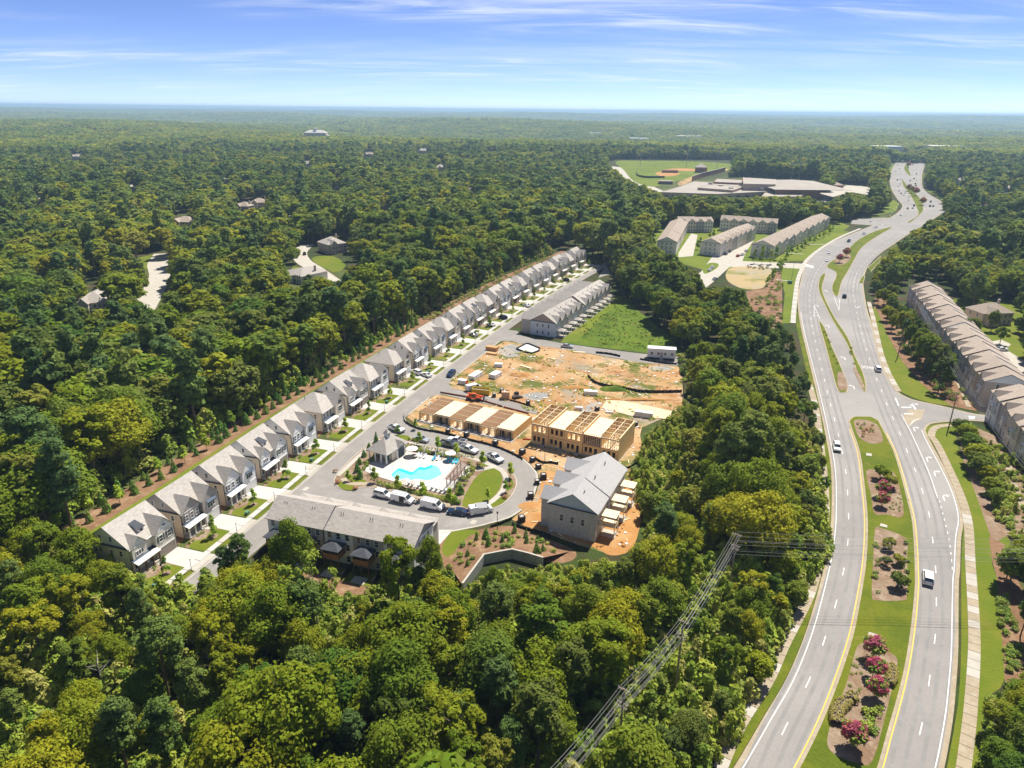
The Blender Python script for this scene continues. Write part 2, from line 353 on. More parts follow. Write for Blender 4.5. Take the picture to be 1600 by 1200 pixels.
# far lanes
for a, b in (((1378, 352), (1420, 300)), ((1396, 340), (1430, 318)), ((1402, 298), (1404, 262)), ((1409, 297), (1411, 262)), ((1430, 300), (1428, 262)), ((1436, 300), (1435, 262))):
    dashes([G(*a).xy, G(*b).xy], 24, 6, 0.3)
def arrow(px, py, qx, qy, side):
    a = G(px, py); d = (G(qx, qy) - a); an = math.atan2(d.y, d.x)
    mb = MB().face([(-1.6, -.12, 0), (.6, -.12, 0), (.6, .12, 0), (-1.6, .12, 0)])
    s = side
    mb.face([(.6, -.12, 0), (1.0, .1 * s, 0), (1.1, .6 * s, 0), (.85, .6 * s, 0), (.75, .25 * s, 0), (.5, .12, 0)])
    mb.face([(.5, .6 * s, 0), (1.45, .6 * s, 0), (.98, 1.3 * s, 0)])
    o = mb.build('turn_arrow', mWhiteP, road); o.location = (a.x, a.y, ZM); o.rotation_euler[2] = an; o.scale = (1.25, 1.25, 1)
for px, py, qx, qy, s in ((1474, 777, 1468, 760, -1), (1460, 739, 1454, 722, -1), (1448, 717, 1442, 702, -1), (1428, 670, 1422, 655, -1), (1425, 632, 1430, 628, -1), (1320, 560, 1315, 545, 1), (1334, 605, 1330, 595, 1), (1295, 510, 1290, 495, 1), (1278, 478, 1275, 462, 1), (1340, 480, 1338, 465, -1), (1292, 455, 1296, 440, 1)): arrow(px, py, qx, qy, s)
# the word painted across the lanes
fc = bpy.data.curves.new('school_text', 'FONT'); fc.body = 'SCHOOL'; fc.size = 2.6; fc.align_x = 'CENTER'; fc.align_y = 'CENTER'
ft = bpy.data.objects.new('school_text', fc); COL.objects.link(ft); bpy.context.view_layer.update()
fm = bpy.data.meshes.new_from_object(ft); bpy.data.objects.remove(ft); fm.materials.clear(); fm.materials.append(mWhiteP)
p = G(1361, 575); d = G(1376, 576) - G(1347, 573)
tx = put('painted_lettering', fm, road, (p.x, p.y, ZM), math.atan2(d.y, d.x), (0.62, 1.5, 1))
# hatchings and stop lines
def hatch(tri, n):
    a, b, c = [G(*q) for q in tri]
    mb = MB()
    for k in range(1, n + 1):
        t = k / (n + 1); mb.beam(a.lerp(b, t) + Vector((0, 0, ZM)), a.lerp(c, t) + Vector((0, 0, ZM)), .3, .004)
    for e in (b, c): mb.beam(a + Vector((0, 0, ZM)), e + Vector((0, 0, ZM)), .18, .004)
    mb.build('hatching', mWhiteP, road)
hatch([(1272, 477), (1272, 496), (1281, 498)], 4); hatch([(1311, 485), (1303, 464), (1312, 466)], 4)
for q in ([(1398, 622), (1400, 622), (1405, 634), (1403, 634)], [(1408, 636), (1424, 636), (1424, 637.5), (1409, 637.5)], [(1412, 646), (1427, 646), (1427, 647.5), (1413, 647.5)], [(1425, 633), (1429, 640), (1432, 640), (1428, 633)], [(1513, 650), (1524, 651), (1522, 655), (1515, 655)], [(1256, 412), (1272, 416), (1270, 419), (1256, 415)], [(1419, 668), (1427, 657), (1440, 652), (1428, 658)]):
    P_ = GL(q); MB().sheet(P_, ZM).build('painted_bar', mWhiteP, road)
sheet('tan_pavement', GL([(1410, 650), (1420, 640), (1445, 640), (1440, 655), (1420, 665)]), 0.049, mConcTan, road)
mWheel = ground_mat('worn_wheel_track', [(.285, .27, .255), (.25, .238, .226), (.31, .295, .28)], [(.12, .35, .65), (.25, .45, .65)], rough=.9, bump=.1, fine=.06)
for L in (laneL, laneR):
    for d in (-2.75, -1.05, 1.05, 2.75): MB().strip(offset_line(L, d + .3), offset_line(L, d - .3), .0485).build('wheel_track', mWheel, road)
for px, py, w, l in ((1312, 860, 1.2, 5), (1290, 620, 2, 3), (1470, 850, 1.5, 4), (1268, 480, 2, 6), (1352, 600, 3, 3), (1330, 400, 3, 9), (1440, 1110, 1, 6)):
    q = G(px, py); o = MB().box(-w / 2, w / 2, -l / 2, l / 2, .03, .05).build('road_patch', mWheel, road); o.location = (q.x, q.y, 0); o.rotation_euler[2] = random.uniform(-.3, .3)
# yellow lines along the median, white lines along the islands
Mleft = GL([(1212, 1240), (1239, 1200), (1275, 1129), (1303, 1060), (1325, 994), (1337, 938), (1347, 876), (1350, 815), (1346, 762), (1339, 707), (1327, 670)])
Mtop = GL([(1323, 658), (1330, 651), (1345, 650), (1362, 651), (1376, 658)])
Mright = GL([(1386, 677), (1400, 705), (1412, 742), (1422, 780), (1430, 812), (1434, 850), (1436, 895), (1436, 922), (1431, 979), (1422, 1041), (1409, 1097), (1394, 1151), (1381, 1200), (1366, 1240)])
mp_ = smooth(Mleft, 4) + smooth(Mtop, 3) + smooth(Mright, 4)
median = raised('median', offset_poly(mp_, 0.35), 0.16, mMedian, mConcTan, 0.45)
stripe(offset_line(smooth(Mleft, 4), -0.12), 0.2, 'yellow_line', mYellowP); stripe(offset_line(smooth(Mright, 4), -0.12), 0.2, 'yellow_line', mYellowP)
beds = {'a': [(1336, 657), (1352, 657), (1370, 664), (1379, 684), (1377, 692), (1362, 694), (1343, 685), (1335, 665)],
        'b': [(1355, 735), (1368, 735), (1372, 740), (1385, 735), (1400, 745), (1412, 805), (1386, 805), (1366, 803), (1361, 775), (1354, 748)],
        'c': [(1367, 828), (1376, 826), (1415, 842), (1417, 870), (1417, 930), (1410, 939), (1370, 939), (1362, 930), (1364, 880)],
        'd': [(1337, 1017), (1345, 1007), (1360, 1003), (1385, 1018), (1402, 1032), (1395, 1070), (1383, 1120), (1363, 1190), (1340, 1194), (1304, 1180), (1292, 1160), (1302, 1120), (1322, 1070)]}
for k, q in beds.items(): sheet('mulch_bed', smooth(GL(q), 3, True), 0.175, mBed, median)
for q in ([(1353, 709), (1362, 710), (1362, 714), (1353, 713)], [(1376, 819), (1386, 822), (1386, 826), (1374, 823)], [(1357, 989), (1371, 993), (1370, 997), (1356, 994)], [(1415, 765), (1419, 781), (1421, 783), (1416, 763)]):
    MB().prism(GL(q), 0.16, 0.26).build('drain_slab', mConc, median)
isl = {1: [(1279, 500), (1289, 512), (1300, 540), (1310, 562), (1322, 592), (1325, 609), (1320, 614), (1308, 610), (1299, 580), (1290, 545), (1281, 513)],
       2: [(1288, 427), (1281, 433), (1278, 450), (1285, 470), (1300, 500), (1322, 537), (1335, 572), (1345, 607), (1354, 610), (1350, 585), (1337, 557), (1325, 527), (1307, 500), (1292, 472), (1285, 450), (1290, 431)],
       3: [(1391, 355), (1365, 362), (1340, 375), (1325, 389), (1305, 404), (1291, 416), (1304, 424), (1306, 432), (1300, 445), (1300, 456), (1308, 464), (1312, 456), (1316, 440), (1325, 425), (1335, 407), (1347, 387), (1370, 370), (1392, 357)],
       4: [(1409, 281), (1411, 290), (1422, 305), (1431, 322), (1434, 336), (1418, 347), (1424, 347), (1440, 333), (1443, 325), (1437, 309), (1419, 292), (1411, 281)],
       5: [(1418, 254), (1412, 263), (1420, 274), (1423, 273), (1420, 263), (1422, 255)],
       6: [(1347, 431), (1341, 442), (1349, 443), (1352, 432)], 7: [(1376, 400), (1356, 418), (1361, 425), (1379, 405)]}
islands = {}
for k, q in isl.items():
    q_ = smooth(GL(q), 3, True) if k < 6 else GL(q)
    islands[k] = raised('traffic_island', q_, 0.16, mMedian, mConcTan, 0.4)
sheet('mulch_bed', smooth(GL([(1309, 583), (1318, 585), (1324, 607), (1310, 608)]), 3, True), 0.175, mBed, islands[1])
sheet('mulch_bed', smooth(GL([(1333, 577), (1339, 578), (1351, 605), (1346, 605)]), 3, True), 0.175, mBed, islands[2])
sheet('mulch_bed', smooth(GL([(1306, 403), (1320, 395), (1330, 402), (1318, 414), (1305, 412)]), 3, True), 0.175, mBed, islands[3])
# verge and sidewalk on the far side
swR = smooth(GL([(1500, 1240), (1512, 1150), (1517, 1100), (1522, 1020), (1521, 960), (1516, 880), (1513, 820), (1503, 780), (1484, 735), (1463, 692), (1455, 682), (1462, 668), (1490, 664)]), 4)
verge = smooth(GL([(1476, 1240), (1497, 1100), (1502, 1000), (1502, 880), (1506, 815), (1502, 785), (1490, 755), (1462, 702), (1447, 675), (1456, 664), (1500, 660), (1520, 661), (1500, 672), (1494, 690), (1520, 760), (1545, 830), (1552, 850), (1572, 838), (1577, 855), (1550, 875), (1558, 905), (1562, 960), (1570, 1060), (1540, 1100), (1520, 1240)]), 3, True)
lawnR = sheet('roadside_lawn', verge, 0.025, mLawn)
lawnR2 = sheet('roadside_lawn', smooth(GL([(1398, 606), (1388, 585), (1372, 545), (1360, 500), (1366, 480), (1376, 498), (1390, 530), (1410, 565), (1440, 600), (1476, 627), (1484, 634), (1440, 626)]), 3, True), 0.026, mLawn)
def walkway(name, L, w, slab, mats, z=0.13, pick=None):
    """a pavement laid as separate slabs"""
    w_ = thing_struct(name); pts = resample(L, slab); lo = offset_line(pts, w / 2); hi = offset_line(pts, -w / 2)
    for i in range(len(pts) - 1):
        g = 0.02; q = [lo[i].lerp(lo[i + 1], g), lo[i].lerp(lo[i + 1], 1 - g), hi[i].lerp(hi[i + 1], 1 - g), hi[i].lerp(hi[i + 1], g)]
        mi = pick(i) if pick else 0
        MB().prism(q, 0.0, z).build('slab', mats[mi], w_)
    return w_
def thing_struct(name):
    o = bpy.data.objects.new(name, None); COL.objects.link(o); return struct(o)
walkway('pavement', swR, 1.9, 2.4, [mConcTan, mConc], pick=lambda i: 1 if i in (11, 12, 13, 23, 24, 27, 34, 35) or 17 <= i <= 21 and i % 2 else 0)
swR2 = smooth(GL([(1404, 612), (1388, 583), (1376, 550), (1366, 505), (1357, 470)]), 4)
walkway('pavement', swR2, 1.9, 3.2, [mConcTan, mConc], pick=lambda i: (i // 2) % 2)
# left pavement of the parkway
swL = smooth(GL([(1118, 1200), (1150, 1130), (1195, 1060), (1220, 1005), (1252, 945), (1266, 910), (1275, 870), (1285, 800), (1283, 740), (1278, 690), (1272, 640), (1262, 600)]), 4)
walkway('pavement', offset_line(swL, -0.6), 1.9, 2.4, [mConcTan, mConc], pick=lambda i: (i * 7 % 5) == 0)
sheet('verge_grass', offset_line(Ledge[3:56], 0.8) + offset_line(Ledge[3:56], 2.4)[::-1], 0.02, mMedian)
sheet('mulch_bank', GL([(1545, 838), (1568, 850), (1580, 880), (1600, 930), (1640, 1000), (1640, 1080), (1570, 1065), (1563, 960), (1557, 900), (1550, 875)]), 0.035, mMulch)
sheet('mulch_bank', GL([(1497, 672), (1525, 668), (1600, 700), (1660, 800), (1600, 850), (1572, 838), (1552, 850), (1530, 790), (1505, 720)]), 0.022, mBed)
sheet('mulch_bank', GL([(1366, 480), (1376, 498), (1390, 530), (1410, 565), (1440, 600), (1484, 634), (1540, 645), (1500, 600), (1440, 520), (1400, 470), (1370, 440)]), 0.022, mMulch)
# crossing lawns and path beside the upper left carriageway
swU = smooth(GL([(1239, 505), (1241, 480), (1246, 440), (1254, 418), (1262, 405), (1283, 388), (1312, 371), (1345, 357)]), 4)
walkway('pavement', swU, 2.2, 3.2, [mConc, mConcNew], pick=lambda i: i % 3 == 0)
sheet('roadside_lawn', GL([(1218, 418), (1250, 420), (1243, 440), (1236, 505), (1222, 505), (1226, 460)]), 0.026, mField)
sheet('roadside_lawn', GL([(1220, 408), (1258, 408), (1285, 385), (1330, 362), (1310, 360), (1262, 376), (1240, 390)]), 0.026, mField)
sheet('roadside_lawn', GL([(1366, 337), (1400, 330), (1405, 318), (1396, 312), (1385, 322)]), 0.026, mField)
sheet('roadside_lawn', GL([(1442, 296), (1458, 303), (1476, 316), (1490, 316), (1462, 298)]), 0.026, mField)
sheet('roadside_lawn', GL([(1388, 285), (1386, 268), (1395, 255), (1398, 262), (1391, 281)]), 0.026, mField)
for q in (((1212, 437), (1240, 440)), ((1226, 395), (1262, 398)), ((1262, 382), (1290, 382))):
    walkway('footpath', [G(*q[0]).xy, G(*q[1]).xy], 1.6, 3.0, [mConc])
# ------------------------------------------------------------------ the street of the new houses
ROW_A = Vector((-74.6, 118.8)); ROW_U = Vector((.3593, .9332)); ROW_V = Vector((.9332, -.3593))
CS = [-60, 0, 20, 44, 60, 76, 105, 150, 186, 230, 283, 327, 350, 420]; CV = [2.5, 0, -.9, -3.2, -4.6, -5.7, -6.7, -8.0, -8.8, -8.3, -6.4, -3.2, -1.0, 4.5]
def crow(s):
    return sum(float(np.interp(s + k, CS, CV)) for k in (-16, -8, 0, 8, 16)) / 5
def RP(s, v):
    """point of the street: s metres along the row, v metres in front of the house fronts"""
    return ROW_A + ROW_U * s + ROW_V * (v + crow(s))
def rowline(s0, s1, v, step=6): return [RP(s0 + (s1 - s0) * k / max(1, round((s1 - s0) / step)), v) for k in range(max(1, round((s1 - s0) / step)) + 1)]
KL, KR = 9.9, 16.9
street_r = rowline(-8, 46, 17.0) + smooth(GL([(545, 765), (600, 785), (640, 795), (690, 806), (740, 808), (785, 802)]), 1)
loop_out = smooth(GL([(690, 834), (747, 823), (766, 818), (785, 813), (804, 805), (828, 786), (837, 767), (841, 745), (834, 732), (819, 718), (794, 704), (766, 694), (729, 685), (691, 675), (654, 667), (638, 661), (632, 653)]), 4)
street_poly = rowline(-8, 345, KL) + GL([(952, 425), (955, 428), (935, 434)]) + rowline(188, 330, 14.2)[::-1] + GL([(808, 517), (816, 525), (876, 536), (940, 545), (1006, 553), (1062, 558), (1058, 572), (997, 566), (970, 561), (879, 545), (812, 537), (800, 533), (790, 533)]) + rowline(126, 172, KR)[::-1] + GL([(701, 600), (706, 606), (730, 613), (800, 628), (840, 640), (838, 647), (790, 637), (730, 625), (690, 616), (681, 617)]) + rowline(92, 107, KR)[::-1] + loop_out[::-1] + [G(690, 850).xy, G(560, 830).xy] + rowline(-8, 30, KR)[::-1]
street = sheet('street', street_poly, 0.03, mStreet)
gut = MB()
for a, b in ((-8, 345),): gut.strip(rowline(a, b, KL + .45), rowline(a, b, KL), 0.05)
for a, b in ((126, 172), (92, 107)): gut.strip(rowline(a, b, KR), rowline(a, b, KR - .45), 0.05)
lo_ = loop_out; gut.strip(offset_line(lo_, 0.0), offset_line(lo_, 0.5), 0.05)
gut.build('gutter', mConc, street)
for px, py in ((478, 764), (671, 630), (673, 632), (740, 816), (700, 560), (708, 705)):
    q = G(px, py); o = MB().box(-.9, .9, -.6, .6, .03, .055).build('patch', mConc, street); o.location = (q.x, q.y, 0); o.rotation_euler[2] = R_(69)
kerbL = MB().strip(rowline(-8, 345, KL), rowline(-8, 345, KL - .18), 0.16)
kerbL.build('kerb', mConc, street)
# the pool island inside the loop
ISL = smooth(GL([(521, 752), (526, 742), (534, 732), (555, 711), (586, 687), (597, 682), (609, 679), (642, 683), (650, 692), (672, 698), (719, 706), (747, 715), (766, 724), (789, 734), (803, 742), (808, 752), (806, 763), (799, 776), (785, 789), (766, 796), (740, 800), (700, 796), (661, 785), (614, 772), (575, 762), (540, 766), (526, 760)]), 3, True)
island = raised('planted_island', ISL, 0.15, mBed, mConc, 0.25)
ZI = 0.165
sheet('lawn', smooth(GL([(722, 790), (730, 768), (745, 745), (762, 734), (776, 732), (783, 742), (784, 755), (776, 772), (758, 786), (735, 793)]), 3, True), ZI, mLawn, island)
for q in ([(526, 750), (533, 753), (550, 758), (560, 764), (545, 767), (530, 762)], [(612, 681), (635, 681), (642, 687), (625, 690)], [(792, 745), (800, 750), (802, 760), (794, 768), (788, 764), (795, 755)], [(778, 779), (793, 772), (790, 783), (772, 793), (764, 790)], [(745, 721), (757, 722), (765, 728), (752, 729)], [(532, 738), (556, 716), (586, 692), (600, 684), (596, 688), (560, 716), (537, 742)], [(538, 746), (545, 742), (560, 748), (572, 752), (560, 757)]):
    sheet('lawn', smooth(GL(q), 3, True), ZI + .004, mLawn, island)
def band(L, w, z, m, name, parent): return MB().strip(offset_line(L, w / 2), offset_line(L, -w / 2), z).build(name, m, parent)
band(smooth(GL([(536, 748), (545, 756), (575, 757), (620, 766), (660, 779), (700, 790), (722, 795)]), 3), 1.5, ZI + .008, mConcTan, 'footpath', island)
band(smooth(GL([(600, 688), (640, 692), (672, 702), (720, 711), (748, 720), (770, 729), (786, 738), (791, 752), (785, 768), (770, 783), (750, 796)]), 3), 1.4, ZI + .008, mConc, 'footpath', island)
band(smooth(GL([(776, 729), (758, 733), (742, 735)]), 3), 1.5, ZI + .012, mConc, 'footpath', island)
band(smooth(GL([(528, 744), (538, 735), (560, 714), (590, 690), (600, 687)]), 3), 1.3, ZI + .016, mConc, 'footpath', island)
DECK = GL([(566, 733), (572, 738), (594, 747), (633, 759), (694, 773), (706, 766), (735, 738), (738, 733), (732, 728), (717, 721), (633, 706), (600, 714), (580, 724)])
deck = MB().prism(DECK, 0.1, 0.26).build('pool_deck', mat('pale_pool_deck', (.53, .495, .44), .8, var=.09, scale=.5, ground=True)); struct(deck)
# construction ground
SITE1 = GL([(636, 652), (652, 634), (683, 616), (760, 632), (850, 650), (900, 640), (1010, 610), (1066, 640), (1003, 668), (1000, 680), (1004, 700), (985, 725), (1000, 770), (1003, 800), (990, 850), (960, 868), (905, 852), (850, 832), (835, 828), (815, 818), (800, 812), (806, 806), (830, 787), (839, 767), (843, 745), (836, 732), (821, 718), (796, 704), (768, 694), (731, 684), (693, 674), (656, 666)])
sheet('bare_ground', SITE1, 0.012, mDirt)
SITE2 = GL([(700, 600), (712, 585), (731, 573), (770, 543), (790, 533), (815, 537), (878, 545), (970, 562), (1060, 573), (1066, 590), (1068, 640), (1010, 660), (940, 655), (850, 648), (835, 645), (790, 630), (730, 612), (706, 606)])
sheet('bare_ground', SITE2, 0.016, mDirt)
sheet('clay_yard', smooth(GL([(835, 800), (848, 770), (846, 745), (856, 735), (900, 745), (960, 740), (985, 760), (1004, 785), (998, 830), (985, 860), (955, 868), (930, 856), (870, 835), (835, 826), (815, 818)]), 3, True), 0.024, mClay)
sheet('gravel_patch', smooth(GL([(780, 545), (800, 538), (815, 545), (812, 555), (795, 558), (782, 553)]), 3, True), 0.024, mGravel)
sheet('gravel_patch', smooth(GL([(905, 640), (935, 626), (940, 632), (915, 645)]), 3, True), 0.024, mGravel)
sheet('gravel_patch', smooth(GL([(815, 618), (840, 612), (860, 618), (835, 626)]), 3, True), 0.024, mGravel)
sheet('gravel_patch', smooth(GL([(1015, 573), (1045, 572), (1048, 578), (1020, 580)]), 3, True), 0.024, mGravel)
slabq = GL([(950, 622), (1000, 632), (1060, 645), (1040, 655), (985, 650), (940, 638)]); MB().prism(slabq, 0.02, 0.16).build('foundation_slab', mat('raw_slab', (.60, .47, .31), .9, var=.12, scale=.25, ground=True)); struct(bpy.data.objects['foundation_slab'])
# meadow right of the middle terrace
sheet('meadow', smooth(GL([(878, 532), (900, 515), (968, 465), (985, 470), (1000, 488), (1040, 520), (1060, 545), (1062, 556), (1006, 551), (940, 543), (890, 537)]), 3, True), 0.014, mRough)
sheet('clipped_strip', GL([(876, 535), (890, 518), (948, 470), (968, 462), (974, 465), (925, 510), (902, 534)]), 0.02, mField)
sheet('meadow', smooth(GL([(1003, 690), (1040, 660), (1070, 640), (1120, 660), (1080, 720), (1020, 760), (1000, 740)]), 3, True), 0.010, mRough)
# strips behind the houses
bk = MB().strip(rowline(-14, 250, -14.5), rowline(-14, 250, -22.5), 0.02); struct(bk.build('grass_strip', mField))
bk = MB().strip(rowline(-25, 372, -22.3), rowline(-25, 372, -29.8), 0.012); struct(bk.build('straw_bank', mMulch))
bk = MB().strip(rowline(250, 372, -12.5), rowline(250, 372, -22.5), 0.011); struct(bk.build('straw_bank', mMulch))
# the embankment in front of the retaining wall and the lawn by the terrace
sheet('planting_slope', smooth(GL([(686, 850), (700, 838), (720, 832), (760, 826), (800, 822), (850, 840), (900, 862), (880, 880), (800, 872), (750, 880), (725, 905), (700, 900), (690, 870)]), 3, True), 0.018, mMulch)
sheet('lawn', smooth(GL([(690, 858), (700, 838), (712, 829), (740, 828), (748, 833), (728, 843), (712, 862), (697, 870)]), 3, True), 0.028, mLawn)
sheet('driveway', GL([(686, 852), (686, 828), (708, 828)]), 0.036, mConcNew)
sheet('clay_bank', smooth(GL([(425, 895), (470, 885), (520, 900), (570, 915), (560, 945), (500, 935), (440, 915)]), 3, True), 0.02, mMulch)
sheet('rear_lawn', GL([(395, 880), (420, 845), (480, 860), (560, 900), (650, 880), (640, 920), (560, 915), (470, 885)]), 0.028, mLawn)
sheet('mulch_corner', smooth(GL([(225, 905), (262, 898), (300, 905), (290, 940), (240, 945)]), 3, True), 0.02, mMulch)
# upper estate on the far side
sheet('estate_lawn', GL([(1022, 405), (1022, 350), (1120, 346), (1220, 354), (1300, 344), (1328, 353), (1258, 405), (1110, 425), (1060, 410)]), 0.009, mField)
sheet('estate_road', GL([(1070, 440), (1095, 425), (1110, 405), (1125, 385), (1150, 365), (1180, 372), (1165, 395), (1160, 408), (1255, 412), (1256, 420), (1160, 418), (1140, 417), (1115, 440), (1100, 452)]), 0.018, mConc)
sheet('estate_road', GL([(1060, 395), (1080, 365), (1090, 367), (1083, 400), (1060, 402)]), 0.018, mConc)
sheet('bare_lot', smooth(GL([(1135, 425), (1150, 417), (1200, 418), (1205, 430), (1196, 448), (1165, 452), (1138, 440)]), 3, True), 0.02, ground_mat('dry_lot', [(.46, .34, .17), (.38, .33, .22), (.22, .22, .05)], [(.06, .45, .6), (.05, .52, .65)]))
sheet('lawn', smooth(GL([(1098, 420), (1108, 411), (1122, 412), (1120, 419), (1102, 428)]), 3, True), 0.022, mField)
sheet('mulch_bank', GL([(1165, 455), (1196, 450), (1206, 430), (1222, 420), (1222, 505), (1200, 520), (1172, 480)]), 0.016, mMulch)
sheet('clearing', GL([(1125, 560), (1160, 540), (1185, 570), (1200, 620), (1170, 640), (1130, 600)]), 0.014, mRough)
# grounds of the brick terraces on the right
sheet('estate_lawn', GL([(1478, 470), (1520, 462), (1600, 470), (1700, 500), (1700, 640), (1600, 610), (1530, 560), (1490, 510)]), 0.010, mLawn)
sheet('estate_lane', smooth(GL([(1462, 468), (1480, 474), (1505, 498), (1540, 528), (1570, 545), (1620, 575), (1680, 600), (1680, 650), (1620, 625), (1560, 590), (1510, 540), (1475, 490)]), 2, True), 0.02, mConc)
sheet('driveway', GL([(1545, 534), (1565, 531), (1580, 538), (1565, 552)]), 0.03, mConc)
# school grounds and ball fields
sheet('school_yard', GL([(940, 258), (975, 262), (985, 275), (1040, 300), (1025, 312), (985, 296), (955, 275)]), 0.014, mConc)
sheet('school_yard', GL([(1265, 305), (1290, 300), (1320, 288), (1365, 292), (1360, 305), (1330, 300), (1300, 308), (1275, 325)]), 0.014, mConc)
fieldg = sheet('playing_field', smooth(GL([(962, 252), (1000, 251), (1080, 252), (1140, 256), (1145, 262), (1120, 270), (1085, 278), (1045, 285), (1020, 292), (990, 283), (975, 266)]), 3, True), 0.020, mField)
for q in ([(1024, 271), (1035, 268), (1055, 268), (1062, 272), (1050, 275), (1032, 275)], [(1040, 265), (1060, 263), (1085, 264), (1090, 267), (1060, 267)]): sheet('infield', smooth(GL(q), 3, True), 0.035, mClay, fieldg)
sheet('field_path', smooth(GL([(1060, 285), (1080, 276), (1110, 268), (1135, 264), (1137, 266), (1115, 272), (1085, 281), (1065, 290)]), 3, True), 0.03, mDirt, fieldg)
# the older streets in the woods on the left
wood_roads = [smooth(GL([(222, 485), (236, 460), (250, 432), (246, 412), (255, 396)]), 4), smooth(GL([(520, 440), (492, 420), (474, 408), (468, 395), (480, 382)]), 4)]
for L, w in zip(wood_roads, (11.0, 9.5)): struct(band(L, w, 0.02, mConc, 'lane', None))
for q in ([(213, 405), (240, 398), (244, 402), (236, 414), (226, 420)], [(486, 404), (520, 400), (540, 415), (520, 425)], [(253, 440), (275, 434), (270, 450), (254, 452)], [(106, 535), (130, 528), (130, 545), (110, 560)], [(456, 418), (470, 418), (485, 430), (465, 434)]):
    sheet('garden_lawn', smooth(GL(q), 3, True), 0.016, mLawn)
# ------------------------------------------------------------------ foliage
def leaf_quads(C, Nn, S, asp=0.75):
    n = len(C); rv = RNG.normal(size=(n, 3)); T = np.cross(Nn, rv); T /= np.linalg.norm(T, axis=1)[:, None] + 1e-9
    B = np.cross(Nn, T); S = S[:, None]
    V = np.stack([C - T * S - B * S * asp * .3, C - B * S * asp, C + T * S + B * S * asp * .3, C + B * S * asp], 1).reshape(-1, 3)
    return V, np.arange(4 * n).reshape(-1, 4)
def unit(n):
    d = RNG.normal(size=(n, 3)); return d / np.linalg.norm(d, axis=1)[:, None]
def lobes_to_leaves(cs, rs, flat, cen, n, leaf, up=0.35):
    w = rs ** 2; k = RNG.choice(len(cs), n, p=w / w.sum()); d = unit(n)
    oc = cs[k] - cen; oc /= np.linalg.norm(oc, axis=1)[:, None] + 1e-6
    flip = (d * oc).sum(1) < -0.25; d[flip] *= -1
    P = cs[k] + d * (rs[k] * np.where(RNG.uniform(size=n) < .13, RNG.uniform(1.05, 1.45, n), RNG.uniform(.74, 1.06, n)))[:, None] * np.array([1, 1, flat])
    nn = d * .9 + unit(n) * .55 + np.array([0, 0, up]); nn /= np.linalg.norm(nn, axis=1)[:, None]
    return leaf_quads(P, nn, leaf * RNG.uniform(.6, 1.25, n))
def broadleaf(n, leaf, rx=5.2, h=17.0, z0=4.2, nl=30, spread=(.5, .82), lr=(1.5, 2.7), crop=-.75):
    g = (1 + 5 ** .5) / 2; cs = []
    cen = np.array([0, 0, (h + z0) / 2]); rz = (h - z0) / 2
    sq = RNG.uniform(.78, 1.0); sk = RNG.uniform(-.7, .7, 2)
    for i in range(nl):
        z = 1 - 2 * (i + .5) / nl + RNG.uniform(-.12, .12); z = max(-1, min(1, z)); a = 2 * math.pi * i / g + RNG.uniform(-1.1, 1.1); q = math.sqrt(max(0, 1 - z * z)); f = RNG.uniform(*spread) * RNG.uniform(.82, 1.12)
        if z < crop: continue
        cs.append((q * math.cos(a) * rx * f + sk[0] * z, q * math.sin(a) * rx * f * sq + sk[1] * z, z * rz * f))
    cs = np.array(cs); far_ = np.linalg.norm(cs / np.array([rx, rx, rz]), axis=1); cs = cs + cen; rs = RNG.uniform(*lr, len(cs)) * (rx / 5.2) * np.clip(1.35 - .55 * far_, .55, 1.25)
    return lobes_to_leaves(cs, rs, .85, cen - np.array([0, 0, 2]), n, leaf)
def pine(n, leaf, h=21.0, z0=9.0, R=3.6):
    cs = []; rs = []; z = z0
    while z < h - .6:
        f = (z - z0) / (h - z0); r = R * (min(1, .45 + 1.6 * f) * (1 - f) ** .55 + .12)
        for k in range(int(3 + r * 1.1)):
            a = RNG.uniform(0, 6.283); q = r * RNG.uniform(.35, 1.0); cs.append((q * math.cos(a), q * math.sin(a), z + RNG.uniform(-.5, .5) + .25 * q)); rs.append(RNG.uniform(.8, 1.35))
        z += 1.05
    cs.append((0, 0, h - .4)); rs.append(.8)
    return lobes_to_leaves(np.array(cs), np.array(rs), .62, np.array([0, 0, z0]), n, leaf, .2)
def cone_tree(n, leaf, h=4.2, r=1.05):
    z = h * (1 - np.sqrt(RNG.uniform(0, 1, n))); a = RNG.uniform(0, 6.283, n); q = r * (1 - z / h) ** .8 * RNG.uniform(.75, 1.08, n) * (1 + .14 * np.sin(3 * a + z * 2.2))
    P = np.stack([q * np.cos(a), q * np.sin(a), z + .12], 1); nn = np.stack([np.cos(a), np.sin(a), np.full(n, .4)], 1) + unit(n) * .6
    nn /= np.linalg.norm(nn, axis=1)[:, None]; return leaf_quads(P, nn, leaf * RNG.uniform(.6, 1.2, n))
def bush(n, leaf, r=1.0, h=1.1):
    cs = np.array([(RNG.uniform(-.5, .5) * r, RNG.uniform(-.5, .5) * r, h * RNG.uniform(.3, .62)) for _ in range(8)]); rs = RNG.uniform(.38, .6, 8) * r
    return lobes_to_leaves(cs, rs, .9, np.array([0, 0, 0.]), n, leaf, .4)
def young(n, leaf, h=4.6, r=1.25, z0=1.5):
    cs = []; rs = []
    for k in range(16):
        f = RNG.uniform(0, 1); a = RNG.uniform(0, 6.283); q = r * (1 - f) ** .6 * RNG.uniform(.2, .8); cs.append((q * math.cos(a), q * math.sin(a), z0 + .3 + f * (h - z0 - .5))); rs.append(RNG.uniform(.4, .68) * (1.15 - .5 * f) * r / 1.25)
    return lobes_to_leaves(np.array(cs), np.array(rs), .95, np.array([0, 0, z0]), n, leaf, .3)
